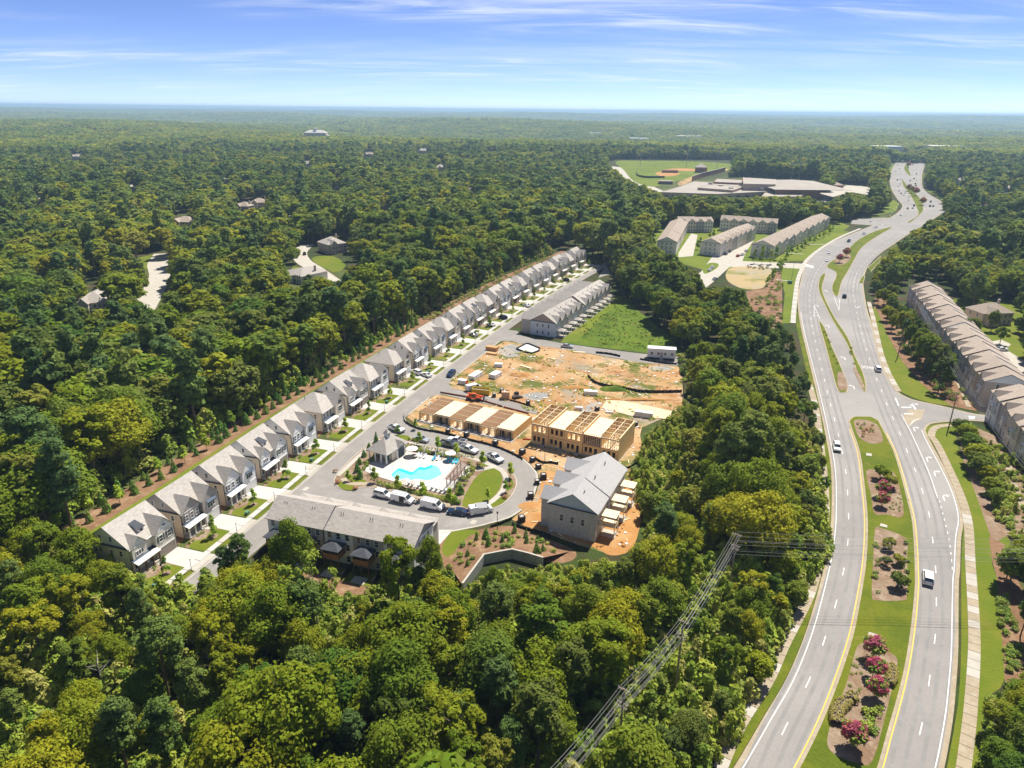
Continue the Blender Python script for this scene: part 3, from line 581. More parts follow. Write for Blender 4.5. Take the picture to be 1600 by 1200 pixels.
def sparse(n, leaf):
    return broadleaf(n, leaf, rx=4.6, h=18, z0=8, nl=20, spread=(.6, .98), lr=(.9, 1.5))
def qmesh(name, VF, m):
    V, F = VF; me = bpy.data.meshes.new(name); me.from_pydata(V.tolist(), [], F.tolist()); me.materials.append(m); me.update(); return me
def trunk_mb(h, r, limbs, z0, spread, lean=0.0):
    mb = MB(); top = h * .86
    mb.tube([(0, 0, -.3), (lean * .2, 0, h * .3), (lean * .6, .1, h * .6), (lean, 0, top)], [r, r * .82, r * .55, r * .12], 7)
    for k in range(limbs):
        a = k * 2.4 + random.random(); z = z0 + (top - z0) * (k + .3) / limbs * .8; l = spread * random.uniform(.55, .95)
        mb.tube([(lean * z / h, 0, z), (lean * z / h + l * .55 * math.cos(a), l * .55 * math.sin(a), z + l * .35), (l * math.cos(a), l * math.sin(a), z + l * .75)], [r * .38, r * .25, r * .06], 5)
    return mb
mBark = mat('bark', (.13, .10, .075), .95, var=.25, scale=3, bump=.4, stretch=(1, 1, .25)); mBarkP = mat('pine_bark', (.20, .125, .085), .95, var=.3, scale=3, bump=.4, stretch=(1, 1, .25))
mBarkG = mat('grey_bark', (.34, .29, .23), .95, var=.2, scale=3, stretch=(1, 1, .25))
mLeafF = leaf_mat('leaf_forest', [(0.035, 0.065, 0.0080), (0.064, 0.090, 0.0060), (0.090, 0.103, 0.0050), (0.049, 0.074, 0.0100), (0.114, 0.114, 0.0050), (0.070, 0.087, 0.0060), (0.039, 0.056, 0.0120), (0.095, 0.099, 0.0120)])
mLeafY = leaf_mat('leaf_yellow_green', [(.090, .106, .006), (.060, .085, .006), (.120, .120, .006), (.050, .076, .007), (.078, .100, .007)], .42)
mPine = leaf_mat('pine_needles', [(.030, .054, .015), (.046, .070, .014), (.064, .082, .015), (.034, .060, .018)], .3)
mYoung = leaf_mat('leaf_young', [(.10, .15, .012), (.13, .16, .015), (.07, .12, .014)], .3)
mCypress = leaf_mat('leaf_cypress', [(.035, .085, .016), (.05, .10, .018), (.075, .11, .016)], .2)
mBush = leaf_mat('leaf_bush', [(.07, .10, .014), (.10, .12, .018), (.05, .085, .014), (.13, .13, .03)], .2)
mScrub = leaf_mat('leaf_scrub', [(.085, .12, .014), (.12, .14, .018), (.06, .095, .012), (.16, .15, .04)], .3)
mFlower = leaf_mat('crape_flower', [(.30, .030, .042), (.34, .05, .062), (.25, .022, .035)], .25, .3)
mRedLeaf = leaf_mat('leaf_red', [(.14, .07, .04), (.20, .08, .05), (.10, .08, .03)], .2)
# meshes of each kind at three levels of leaf detail: (crown, trunk)
LOD = {'broadleaf_tree': ([], [], []), 'pine_tree': ([], [], [])}
tB = [trunk_mb(17, .30, 6, 4.5, 4.2, l).mesh('trunk', mBark) for l in (0, .6, -.5)]
tP = [trunk_mb(21, .30, 5, 11, 1.8, l).mesh('trunk', mBarkP) for l in (0, .4)]
SHB = [dict(rx=5.4, nl=38, lr=(1.3, 2.5)), dict(rx=5.2, nl=44, lr=(1.2, 2.3), spread=(.5, .9)), dict(rx=4.5, h=18.5, nl=40, lr=(1.2, 2.4)), dict(rx=6.2, h=15.5, nl=50, lr=(1.1, 2.1), spread=(.5, .92)), dict(rx=4.9, nl=40, spread=(.58, .95), lr=(1.0, 2.0)), dict(rx=4.4, h=18.5, z0=6.5, nl=26, spread=(.55, 1.0), lr=(.8, 1.5)), dict(rx=3.6, h=17.5, nl=30, spread=(.5, .95), lr=(.9, 1.8))]
for i, k in enumerate(SHB):
    LOD['broadleaf_tree'][0].append((qmesh('crown', broadleaf(9200, .27, **k), mLeafY if i in (1, 3, 5) else mLeafF), tB[i % 3]))
    LOD['broadleaf_tree'][1].append((qmesh('crown', broadleaf(2300, .62, **k), mLeafF), tB[i % 3]))
for i in range(3):
    kw = dict(R=(3.4, 4.0, 3.0)[i], z0=(9.5, 11, 8)[i])
    LOD['pine_tree'][0].append((qmesh('crown', pine(6500, .27, **kw), mPine), tP[i % 2]))
    LOD['pine_tree'][1].append((qmesh('crown', pine(1500, .62, **kw), mPine), tP[i % 2]))
# ---- where no tree stands, in pixels of the photograph
KEEP = [
 [(128, 838), (215, 905), (250, 938), (300, 930), (335, 893), (372, 862), (410, 862), (430, 880), (470, 890), (540, 935), (600, 925), (650, 884), (690, 884), (716, 930), (745, 922), (770, 906), (850, 904), (910, 884), (960, 872), (992, 856), (1008, 800), (988, 768), (1002, 725), (1012, 690), (1066, 655), (1072, 560), (1052, 530), (1000, 478), (972, 458), (950, 432), (940, 412), (920, 402), (905, 385), (860, 392), (835, 402), (760, 442), (690, 486), (600, 522), (500, 576), (400, 634), (300, 684), (200, 740), (110, 822)],
 [(1110, 1240), (1150, 1165), (1235, 1025), (1283, 900), (1300, 860), (1304, 800), (1300, 730), (1290, 680), (1280, 640), (1268, 590), (1256, 545), (1246, 515), (1222, 505), (1175, 480), (1165, 455), (1140, 445), (1095, 450), (1095, 425), (1060, 405), (1016, 380), (1022, 356), (1120, 352), (1215, 357), (1290, 347), (1300, 352), (1330, 345), (1365, 337), (1395, 320), (1385, 285), (1388, 250), (1405, 243), (1446, 243), (1450, 260), (1448, 290), (1478, 312), (1482, 330), (1450, 350), (1422, 370), (1390, 392), (1366, 420), (1356, 440), (1362, 470), (1385, 505), (1415, 560), (1450, 600), (1480, 625), (1500, 560), (1410, 470), (1408, 440), (1475, 440), (1600, 570), (1700, 700), (1660, 850), (1585, 830), (1575, 855), (1556, 870), (1566, 950), (1578, 1060), (1545, 1085), (1527, 1130), (1512, 1240)],
 [(1028, 301), (1060, 291), (1085, 281), (1160, 276), (1212, 279), (1286, 281), (1288, 300), (1270, 308), (1030, 308)], [(945, 254), (960, 249), (1146, 250), (1146, 264), (1085, 284), (1040, 302), (1000, 290), (970, 275)],
 [(1265, 308), (1290, 300), (1320, 288), (1362, 290), (1360, 304), (1325, 302), (1290, 318)],
 [(216, 486), (228, 440), (238, 412), (208, 408), (226, 394), (264, 390), (262, 420), (262, 452), (252, 486)], [(466, 402), (470, 382), (488, 382), (548, 396), (548, 422), (522, 440), (500, 432), (484, 420)],
 [(128, 470), (135, 432), (160, 432), (166, 470), (150, 500)], [(512, 372), (540, 362), (545, 392), (515, 398)], [(442, 408), (478, 420), (470, 448), (445, 445)], [(266, 338), (302, 333), (305, 352), (268, 352)], [(366, 320), (418, 310), (422, 322), (370, 332)],
 [(478, 206), (508, 206), (508, 217), (478, 217)], [(1300, 366), (1340, 350), (1390, 330), (1400, 345), (1340, 372)],
]
FOREST_W = [(1540, 470), (1590, 470), (1600, 520), (1600, 580), (1560, 560), (1540, 520)]
KEEP.append(FOREST_W)
VIL = [(22, 230, 20), (96, 231, 24), (160, 232, 30), (62, 322, 13), (118, 250, 18), (430, 236, 18), (575, 246, 18), (525, 296, 14), (690, 268, 15), (602, 330, 12), (352, 288, 14), (208, 300, 14), (30, 385, 12), (455, 346, 12), (660, 240, 18), (770, 236, 20), (70, 440, 11), (735, 305, 13), (1540, 330, 14), (1500, 290, 20), (1575, 300, 18), (290, 240, 18), (480, 262, 16)]
for x, y, w in VIL: KEEP.append([(x - w * .55, y - w * .5), (x + w * .55, y - w * .5), (x + w * .6, y + 1), (x - w * .6, y + 1)])
def clear_of(X, Y, Hh, R, strict=True):
    """scale for each tree so that it neither stands on nor hides a clearing (0 = no tree)"""
    bx, by = PJ(X, Y, np.zeros_like(X) + hterr(X, Y)); bad = np.zeros(X.shape, bool)
    for k in KEEP: bad |= inside(k, bx, by)
    s = np.where(bad, 0.0, 1.0)
    for f in (1.0, .82, .66, .5, .38):
        pts = [PJ(X, Y, Hh * f), PJ(X - R * f * .8, Y, Hh * f * .72), PJ(X + R * f * .8, Y, Hh * f * .72)]
        hit = np.zeros(X.shape, bool)
        for k in KEEP:
            for q in pts: hit |= inside(k, *q)
        upd = (s > 0) & (s >= f) & hit
        s = np.where(upd, {1.0: .82, .82: .66, .66: .5, .5: .38, .38: 0.0}[f], s)
    return s
def grid(step, r0, r1, half=0.86):
    m = r1 * math.sin(half) if half < 1.5 else r1
    gx, gy = np.meshgrid(np.arange(-m, m, step), np.arange(10, r1, step))
    X = gx.ravel() + RNG.uniform(-.42, .42, gx.size) * step; Y = gy.ravel() + RNG.uniform(-.42, .42, gx.size) * step
    r = np.hypot(X, Y); a = np.abs(np.arctan2(X, Y)); k = (r > r0) & (r < r1) & (a < half); return X[k], Y[k]
def lownoise(X, Y, s, ph): return np.sin(X / s + ph) * np.cos(Y / (s * 1.2) + ph * 2) + .6 * np.sin((X + Y) / (s * .55) + ph * 3)
Xa, Ya = grid(6.3, 45, 520, .80)
n = len(Xa); bx, by = PJ(Xa, Ya, np.zeros(n))
zone = np.full(n, 'left ', dtype='<U8')
front = (by > 850 + 0.02 * bx) & (bx < 760) ; mid = (bx >= 700) & (by > 425) & (bx < 1330); rightz = bx > 1330
zone[mid] = 'middle'; zone[front] = 'front'; zone[rightz] = 'right'
Hh = 17 + 3.2 * lownoise(Xa, Ya, 60, .4) + RNG.normal(0, 2.7, n)
Hh[front] = 12.5 + 2.0 * lownoise(Xa, Ya, 22, 1.2)[front] + RNG.normal(0, 2.9, front.sum())
Hh[mid] = 12.5 + 2.2 * lownoise(Xa, Ya, 25, 2.2)[mid] + RNG.normal(0, 2.4, mid.sum())
Hh[rightz] = 13.5 + RNG.normal(0, 1.6, rightz.sum())
Hh = np.clip(Hh, 6.5, 22)
pineprob = np.where(zone == 'left ', .26, .16) + np.where((zone == 'left ') & (np.abs(lownoise(Xa, Ya, 45, 3.3)) > 1.0), .3, 0)
edge = (zone == 'middle') & (bx > 1180) & (by < 640); pineprob[edge] = .75; Hh[edge] += 2
isp = RNG.uniform(size=n) < pineprob; Hh[isp] *= 1.2
scl = clear_of(Xa, Ya, Hh, Hh * .37); ok = (scl > 0) & (Hh * scl > 4.2)
brush = inside([(985, 740), (1010, 690), (1070, 640), (1115, 640), (1110, 740), (1090, 830), (1060, 865), (1010, 860)], bx, by); ok &= ~(brush & (RNG.uniform(size=n) < .5)); Hh = np.where(brush, np.minimum(Hh, RNG.uniform(5.5, 11, n)), Hh)
ok &= ~(inside([(1060, 560), (1120, 540), (1200, 560), (1200, 620), (1130, 640), (1075, 640)], bx, by) & (RNG.uniform(size=n) < .35))
# the corridor under the power line
ln0 = np.array(G(1152, 832, 13).xy); ln1 = np.array(G(870, 1200, 13).xy); dd = (ln1 - ln0) / np.linalg.norm(ln1 - ln0)
dist = np.abs((Xa - ln0[0]) * dd[1] - (Ya - ln0[1]) * dd[0]); al = (Xa - ln0[0]) * dd[0] + (Ya - ln0[1]) * dd[1]
ok &= ~((dist < 5.5) & (al > -6))
Hh *= scl
Led = np.array([tuple(p) for p in Ledge + Redge]); dr = np.min(np.hypot(Xa[:, None] - Led[None, :, 0], Ya[:, None] - Led[None, :, 1]), axis=1); near_ = (dr < 13) & (Ya < 420); Hh = np.where(near_, np.minimum(Hh, 3.2 + dr * .62), Hh); ok &= dr > 3.6
thinl = (zone == 'left ') & (RNG.uniform(size=n) < .36); ok &= ~thinl
Xa, Ya, Hh, isp, zone = Xa[ok], Ya[ok], Hh[ok], isp[ok], zone[ok]; dist0 = np.sqrt(Xa ** 2 + Ya ** 2 + (CAM_H - Hh * .6) ** 2)
px, py = PJ(Xa, Ya, Hh * .6); vis = (px > -40) & (px < 1640) & (py < 1270) & (py > 0); size = Hh / dist0 * vis
single = np.zeros(len(Xa), bool)
for kind in (False, True):
    idx = np.where((isp == kind) & vis)[0]; idx = idx[np.argsort(-size[idx])][:286]; single[idx] = True
ZL = {'left ': ('in the wood left of the row of new houses', 'woods beside the house row'), 'front': ('in the wood at the bottom left of the photo', 'woods below the grey roofed terrace'), 'middle': ('in the strip of wood between building site and parkway', 'woods between building site and parkway'), 'right': ('in the wood right of the parkway', 'woods right of the parkway')}
KL_ = {'broadleaf_tree': 'leafy broadleaf tree with a rounded green crown ', 'pine_tree': 'tall pine with a dark green narrow crown '}
def tree(kind, x, y, h, lod, i, label, group, z=0.0, mleaf=None, rad=1.0, cat='tree'):
    cr, tk = LOD[kind][lod][i % len(LOD[kind][lod])]; ref = 17.0 if kind == 'broadleaf_tree' else 21.0; s = h / ref
    t = thing(kind, label, cat, (x, y, z), random.uniform(0, 6.28), group); t.scale = (s * rad, s * rad, s)
    put('trunk', tk, t); put('crown', cr, t); return t
def whereabouts(z, x, y, bx, by):
    if z == 'left ':
        s = (Vector((x, y)) - ROW_A).dot(ROW_U); v = (Vector((x, y)) - ROW_A).dot(ROW_V)
        if v > -62 and -10 < s < 345: return 'in the wood edge behind the ' + ['first', 'third', 'fifth', 'seventh', 'ninth', 'eleventh', 'middle', 'farther', 'last'][min(8, max(0, int(s // 29)))] + ' houses of the row'
        return 'deep in the left wood, ' + ('near the left photo edge' if bx < 130 else 'below the pale lane' if bx < 330 and by > 430 else 'around the woodland lane' if bx < 380 else 'around the cul de sac' if bx < 620 else 'above the far houses')
    if z == 'front': return 'in the lower wood ' + ('at the left photo edge' if bx < 150 else 'below the nearest house' if bx < 340 else 'below the street end' if bx < 460 else 'below the terrace decks' if bx < 640 else 'below the retaining wall') + (' along the bottom edge' if by > 1090 else '')
    if z == 'middle': return 'in the middle wood ' + ('above the green meadow' if by < 500 and bx < 1120 else 'beside the upper mulch bank' if by < 560 else 'right of the bare site' if by < 690 and bx < 1180 else 'along the parkway opposite the side street' if by < 760 and bx >= 1180 else 'beside the brick block' if by < 900 and bx < 1130 else 'along the lower parkway' if bx >= 1130 else 'left of the wire bundle' if bx < 960 + (1050 - by) * .6 else 'below the wire bundle')
    return 'in the right wood ' + ('at the lower right corner' if by > 800 else 'behind the brick terraces' if bx > 1430 else 'beside the upper carriageway')
for k in np.where(single)[0]:
    kind = 'pine_tree' if isp[k] else 'broadleaf_tree'; z = ZL[zone[k]]
    lod = 0 if dist0[k] < 215 else 1
    tree(kind, float(Xa[k]), float(Ya[k]), float(Hh[k]), lod, random.randrange(99) if not (kind == 'broadleaf_tree' and zone[k] in ('front', 'middle') and lod == 0 and random.random() < .75) else random.choice((1, 3, 5, 6, 6, 3)), ('tall ' if Hh[k] > 18 else 'low ' if Hh[k] < 10 else '') + ('pine ' if isp[k] else 'broadleaf tree ') + whereabouts(zone[k], float(Xa[k]), float(Ya[k]), *[float(q) for q in PJ(Xa[k], Ya[k], 0.0)]), ('broadleaf trees in the ' if kind[0] == 'b' else 'pines in the ') + z[1], rad=random.uniform(1.12, 1.4) if zone[k] == 'left ' and not isp[k] else random.uniform(.92, 1.18))
# ---- everything further away: one object per wood, its trees drawn from shapes stored in the same mesh
def woods(name, protos, X, Y, Z, S, V, mats, Sxy=None):
    verts = []; faces = []; mi = []; pr = []
    for i, parts in enumerate(protos):
        for (Vv, Ff, m) in parts:
            b = len(verts); verts += [tuple(v) for v in Vv]; faces += [tuple(int(q) + b for q in f) for f in Ff]; mi += [m] * len(Ff); pr += [i] * len(Vv)
    nb = len(verts); verts += list(zip(X.tolist(), Y.tolist(), Z.tolist())); pr += [100] * len(X)
    me = bpy.data.meshes.new(name); me.from_pydata(verts, [], faces); [me.materials.append(m) for m in mats]
    me.polygons.foreach_set('material_index', mi)
    def att(nm, typ, vals):
        a = me.attributes.new(nm, typ, 'POINT'); a.data.foreach_set('value', vals)
    att('proto', 'INT', pr); att('scl', 'FLOAT', [1.0] * nb + S.tolist()); att('sxy', 'FLOAT', [1.0] * nb + (S if Sxy is None else Sxy).tolist())
    att('rz', 'FLOAT', [0.0] * nb + RNG.uniform(0, 6.28, len(X)).tolist()); att('var', 'INT', [0] * nb + [int(v) for v in V])
    o = bpy.data.objects.new(name, me); COL.objects.link(o); o['kind'] = 'stuff'
    g = bpy.data.node_groups.new(name + '_nodes', 'GeometryNodeTree')
    g.interface.new_socket('Geometry', in_out='INPUT', socket_type='NodeSocketGeometry'); g.interface.new_socket('Geometry', in_out='OUTPUT', socket_type='NodeSocketGeometry')
    gi = N(g, 'NodeGroupInput'); go = N(g, 'NodeGroupOutput')
    def attr(nm, ty):
        a = N(g, 'GeometryNodeInputNamedAttribute', data_type=ty); a.inputs[0].default_value = nm; return a.outputs[0]
    pa = attr('proto', 'INT')
    def pick(i):
        c = N(g, 'FunctionNodeCompare', data_type='INT', operation='EQUAL'); g.links.new(pa, c.inputs[2]); c.inputs[3].default_value = i
        s = N(g, 'GeometryNodeSeparateGeometry', domain='POINT'); g.links.new(gi.outputs[0], s.inputs[0]); g.links.new(c.outputs[0], s.inputs[1]); return s.outputs[0]
    jn = N(g, 'GeometryNodeJoinGeometry')
    for i in reversed(range(len(protos))):
        ti = N(g, 'GeometryNodeGeometryToInstance'); g.links.new(pick(i), ti.inputs[0]); g.links.new(ti.outputs[0], jn.inputs[0])
    ip = N(g, 'GeometryNodeInstanceOnPoints'); g.links.new(pick(100), ip.inputs['Points']); g.links.new(jn.outputs[0], ip.inputs['Instance'])
    ip.inputs['Pick Instance'].default_value = True; g.links.new(attr('var', 'INT'), ip.inputs['Instance Index'])
    cr = N(g, 'ShaderNodeCombineXYZ'); g.links.new(attr('rz', 'FLOAT'), cr.inputs[2]); g.links.new(cr.outputs[0], ip.inputs['Rotation'])
    cs = N(g, 'ShaderNodeCombineXYZ'); sx = attr('sxy', 'FLOAT'); g.links.new(sx, cs.inputs[0]); g.links.new(sx, cs.inputs[1]); g.links.new(attr('scl', 'FLOAT'), cs.inputs[2]); g.links.new(cs.outputs[0], ip.inputs['Scale'])
    g.links.new(ip.outputs[0], go.inputs[0])
    md = o.modifiers.new('scatter', 'NODES'); md.node_group = g
    return o
def tk(mb, m): return (mb.v, mb.f, m)
def lf(VF, m): return (VF[0], VF[1], m)
mid_protos = [[lf(broadleaf(2100, .66, **k), 0), tk(trunk_mb(17, .3, 4, 4.5, 4), 2)] for k in SHB] + [[lf(pine(1300, .64, R=r), 1), tk(trunk_mb(21, .3, 2, 11, 1.8), 3)] for r in (3.4, 4.0)]
rest = ~single
Vv = np.where(isp[rest], RNG.integers(7, 9, rest.sum()), RNG.integers(0, 7, rest.sum())); Sr = Hh[rest] / np.where(isp[rest], 21.0, 17.0)
woods('near_wood', mid_protos, Xa[rest], Ya[rest], np.zeros(rest.sum()), Sr, Vv, [mLeafF, mPine, mBark, mBarkP], Sr * np.where((zone[rest] == 'left ') & ~isp[rest], RNG.uniform(1.15, 1.45, rest.sum()), RNG.uniform(.9, 1.2, rest.sum())))
# middle distance
Xb, Yb = grid(7.6, 520, 1650, .72); n = len(Xb); Hb = np.clip(16 + 2.2 * lownoise(Xb, Yb, 110, .9) + RNG.normal(0, 2.2, n), 9, 23); pb = RNG.uniform(size=n) < .28; Hb[pb] *= 1.2
sb = clear_of(Xb, Yb, Hb, Hb * .3); ok = sb > .45; Xb, Yb, Hb, pb = Xb[ok], Yb[ok], (Hb * sb)[ok], pb[ok]; n = len(Xb)
low_protos = [[lf(broadleaf(620, 1.25, **k), 0)] for k in SHB] + [[lf(pine(320, 1.25, R=r), 1), tk(MB().tube([(0, 0, 0), (0, 0, 16)], [.35, .1], 4), 2)] for r in (3.4, 4.0)]
Sb = Hb / np.where(pb, 21.0, 17.0)
woods('distant_wood', low_protos, Xb, Yb, hterr(Xb, Yb), Sb, np.where(pb, RNG.integers(7, 9, n), RNG.integers(0, 7, n)), [mLeafF, mPine, mBarkP], Sb * RNG.uniform(1.1, 1.6, n))
# far hills
def clump(n, leaf, w=15.0):
    cs = np.array([(RNG.uniform(-w, w), RNG.uniform(-w, w), RNG.uniform(6, 11)) for _ in range(14)]); rs = RNG.uniform(4.5, 7, 14)
    return lobes_to_leaves(cs, rs, .95, np.array([0, 0, -4.]), n, leaf, .5)
fp = [[lf(clump(330, 2.6), 0)] for _ in range(4)]
Xc, Yc = grid(24, 1630, 4300, .70); Xd, Yd = grid(60, 4300, 11500, .70)
keepf = inside([(1380, 236), (1450, 236), (1450, 250), (1380, 250)], *PJ(Xc, Yc, np.zeros(len(Xc)))); Xc, Yc = Xc[~keepf], Yc[~keepf]
gapn = lownoise(Xc, Yc, 210, 1.7) + .6 * lownoise(Xc, Yc, 70, .2); kk = gapn < 1.4; Xc, Yc = Xc[kk], Yc[kk]
Sc = RNG.uniform(.75, 1.35, len(Xc)); Sd = RNG.uniform(1.4, 2.0, len(Xd))
X_ = np.concatenate([Xc, Xd]); Y_ = np.concatenate([Yc, Yd]); S_ = np.concatenate([Sc, Sd * .85]); Sx_ = np.concatenate([Sc * RNG.uniform(.9, 1.2, len(Sc)), Sd * 1.7])
woods('far_forest', fp, X_, Y_, hterr(X_, Y_), S_, RNG.integers(0, 4, len(X_)), [mLeafF], Sx_)
# ------------------------------------------------------------------ building materials
def shingle(name, c, v=.16): return mat(name, c, .9, var=v, scale=1.6, spec=.15, detail=8, bump=.15, stretch=(.6, 1, 3), obj_var=.12)
mRoof = shingle('brown_grey_shingle', (.41, .375, .33)); mRoofG = shingle('grey_shingle', (.37, .335, .295)); mRoofB = shingle('pale_grey_shingle', (.40, .385, .37), .07)
mRoofD = shingle('dark_shingle', (.075, .08, .09)); mRoofT = shingle('tan_shingle', (.36, .295, .235))
mWhiteS = mat('white_siding', (.80, .79, .76), .6, var=.05, scale=.8, stretch=(.2, .2, 6)); mCreamB = mat('cream_brick', (.68, .59, .47), .85, var=.12, scale=3)
mGreyS = mat('grey_siding', (.42, .375, .34), .7, var=.06, scale=.8, stretch=(.2, .2, 6)); mTanB = mat('tan_brick', (.58, .47, .35), .85, var=.14, scale=3)
mPinkB = mat('weathered_brick', (.42, .32, .26), .85, var=.2, scale=2.2, col2=(.56, .49, .43)); mPaleB = mat('pale_wall', (.72, .67, .58), .8, var=.06, scale=1)
mBrickW = mat('new_white_brick', (.56, .53, .50), .85, var=.16, scale=1.4); mBlueS = mat('blue_grey_siding', (.52, .57, .60), .7, var=.05, scale=.8)
mTrim = mat('white_trim', (.78, .77, .74), .5); mGlass = mat('window_glass', (.035, .045, .055), .08, spec=.6); mDarkT = mat('dark_trim', (.06, .075, .10), .5)
mMetalR = mat('pale_metal_roof', (.60, .57, .52), .45, metal=.25, var=.06, scale=2, stretch=(8, .2, 1)); mNavy = mat('navy_metal', (.035, .055, .085), .4, metal=.3)
mGarW = mat('white_garage_door', (.66, .65, .62), .5, var=.06, scale=1, stretch=(.1, .1, 5)); mGarB = mat('grey_brown_garage_door', (.26, .22, .18), .6, var=.08, scale=1, stretch=(.1, .1, 5))
mShut = mat('dark_shutter', (.10, .10, .10), .6); mWoodB = mat('dark_wood', (.13, .075, .04), .7, var=.2, scale=2); mDeckW = mat('brown_deck_wood', (.27, .13, .055), .7, var=.2, scale=2)
mOSB = mat('osb_board', (.74, .50, .22), .85, var=.18, scale=2.2); mPly = mat('floor_sheathing', (.72, .59, .40), .85, var=.12, scale=1.1); mLum = mat('new_lumber', (.80, .66, .43), .8, var=.12, scale=1.5)
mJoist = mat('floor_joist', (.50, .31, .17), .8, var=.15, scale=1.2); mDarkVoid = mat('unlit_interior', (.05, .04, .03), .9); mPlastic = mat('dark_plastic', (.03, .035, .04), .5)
mTeal = mat('teal_door', (.04, .16, .15), .5); mBlackM = mat('black_metal', (.025, .025, .028), .45, metal=.4); mGreyW = mat('grey_wood', (.42, .38, .33), .8, var=.15, scale=2)
MC = {}
def cached(key, fn):
    if key not in MC: MC[key] = fn()
    return MC[key]
def window(par, x, y, z, w, h, rz=0.0, m=None, name='window', mull=True, zm=None):
    """frame with its pane; faces -y before rz"""
    def fr():
        mb = MB(); t = .09
        mb.box(-w / 2 - t, w / 2 + t, -.07, .03, h, h + t).box(-w / 2 - t, w / 2 + t, -.09, .03, -t, 0).box(-w / 2 - t, -w / 2, -.07, .03, 0, h).box(w / 2, w / 2 + t, -.07, .03, 0, h)
        if mull: mb.box(-w / 2, w / 2, -.05, .03, h * .5 - .03, h * .5 + .03)
        return mb.mesh(name, m or mTrim)
    f = put(name, cached(('wf', w, h, name, mull, (m or mTrim).name), fr), par, (x, y, z), rz)
    put('pane', cached(('wp', w, h), lambda: MB().face([(-w / 2, -.02, 0), (w / 2, -.02, 0), (w / 2, -.02, h), (-w / 2, -.02, h)]).mesh('pane', mGlass)), f)
    return f
def gable_roof_mb(mb, x0, x1, y0, y1, ze, zr, ov=.35, t=.16, mi=0, ends=.3):
    """ridge along x"""
    ym = (y0 + y1) / 2; k = (zr - ze) / (ym - y0); dz = k * ov
    for sy, ya in ((-1, y0), (1, y1)):
        yo = ya + sy * ov; a = [(x0 - ends, yo, ze - dz), (x1 + ends, yo, ze - dz), (x1 + ends, ym, zr), (x0 - ends, ym, zr)]
        if sy > 0: a = a[::-1]
        mb.solid(a, [(p[0], p[1], p[2] + t) for p in a], mi)
    return mb
def gable_front_mb(mb, xc, hw, y0, y1, ze, zr, ov=.25, t=.14, mi=0):
    """ridge along y, from y0 (outside) to y1"""
    k = (zr - ze) / hw; dz = k * ov
    for sx in (-1, 1):
        a = [(xc + sx * (hw + ov), y0, ze - dz), (xc, y0, zr), (xc, y1, zr), (xc + sx * (hw + ov), y1, ze - dz)]
        if area([(p[0], p[1]) for p in a]) < 0: a = a[::-1]
        mb.solid(a, [(p[0], p[1], p[2] + t) for p in a], mi)
    return mb
def hip_mb(mb, x0, x1, y0, y1, ze, zr, ov=.35, mi=0, t=.12):
    x0 -= ov; x1 += ov; y0 -= ov; y1 += ov; w = min(x1 - x0, y1 - y0) / 2
    if x1 - x0 >= y1 - y0: r = [(x0 + w, (y0 + y1) / 2), (x1 - w, (y0 + y1) / 2)]
    else: r = [((x0 + x1) / 2, y0 + w), ((x0 + x1) / 2, y1 - w)]
    c = [(x0, y0), (x1, y0), (x1, y1), (x0, y1)]; b = [(*p, ze) for p in c]; R = [(*p, zr) for p in r]
    q = [(*p, ze - t) for p in c]; mb.face([q[3], q[2], q[1], q[0]], mi)
    for i in range(4): mb.face([q[i], q[(i + 1) % 4], b[(i + 1) % 4], b[i]], mi)
    if x1 - x0 >= y1 - y0:
        mb.face([b[0], b[1], R[1], R[0]], mi); mb.face([b[1], b[2], R[1]], mi); mb.face([b[2], b[3], R[0], R[1]], mi); mb.face([b[3], b[0], R[0]], mi)
    else:
        mb.face([b[0], b[1], R[0]], mi); mb.face([b[1], b[2], R[1], R[0]], mi); mb.face([b[2], b[3], R[1]], mi); mb.face([b[3], b[0], R[0], R[1]], mi)
    return mb
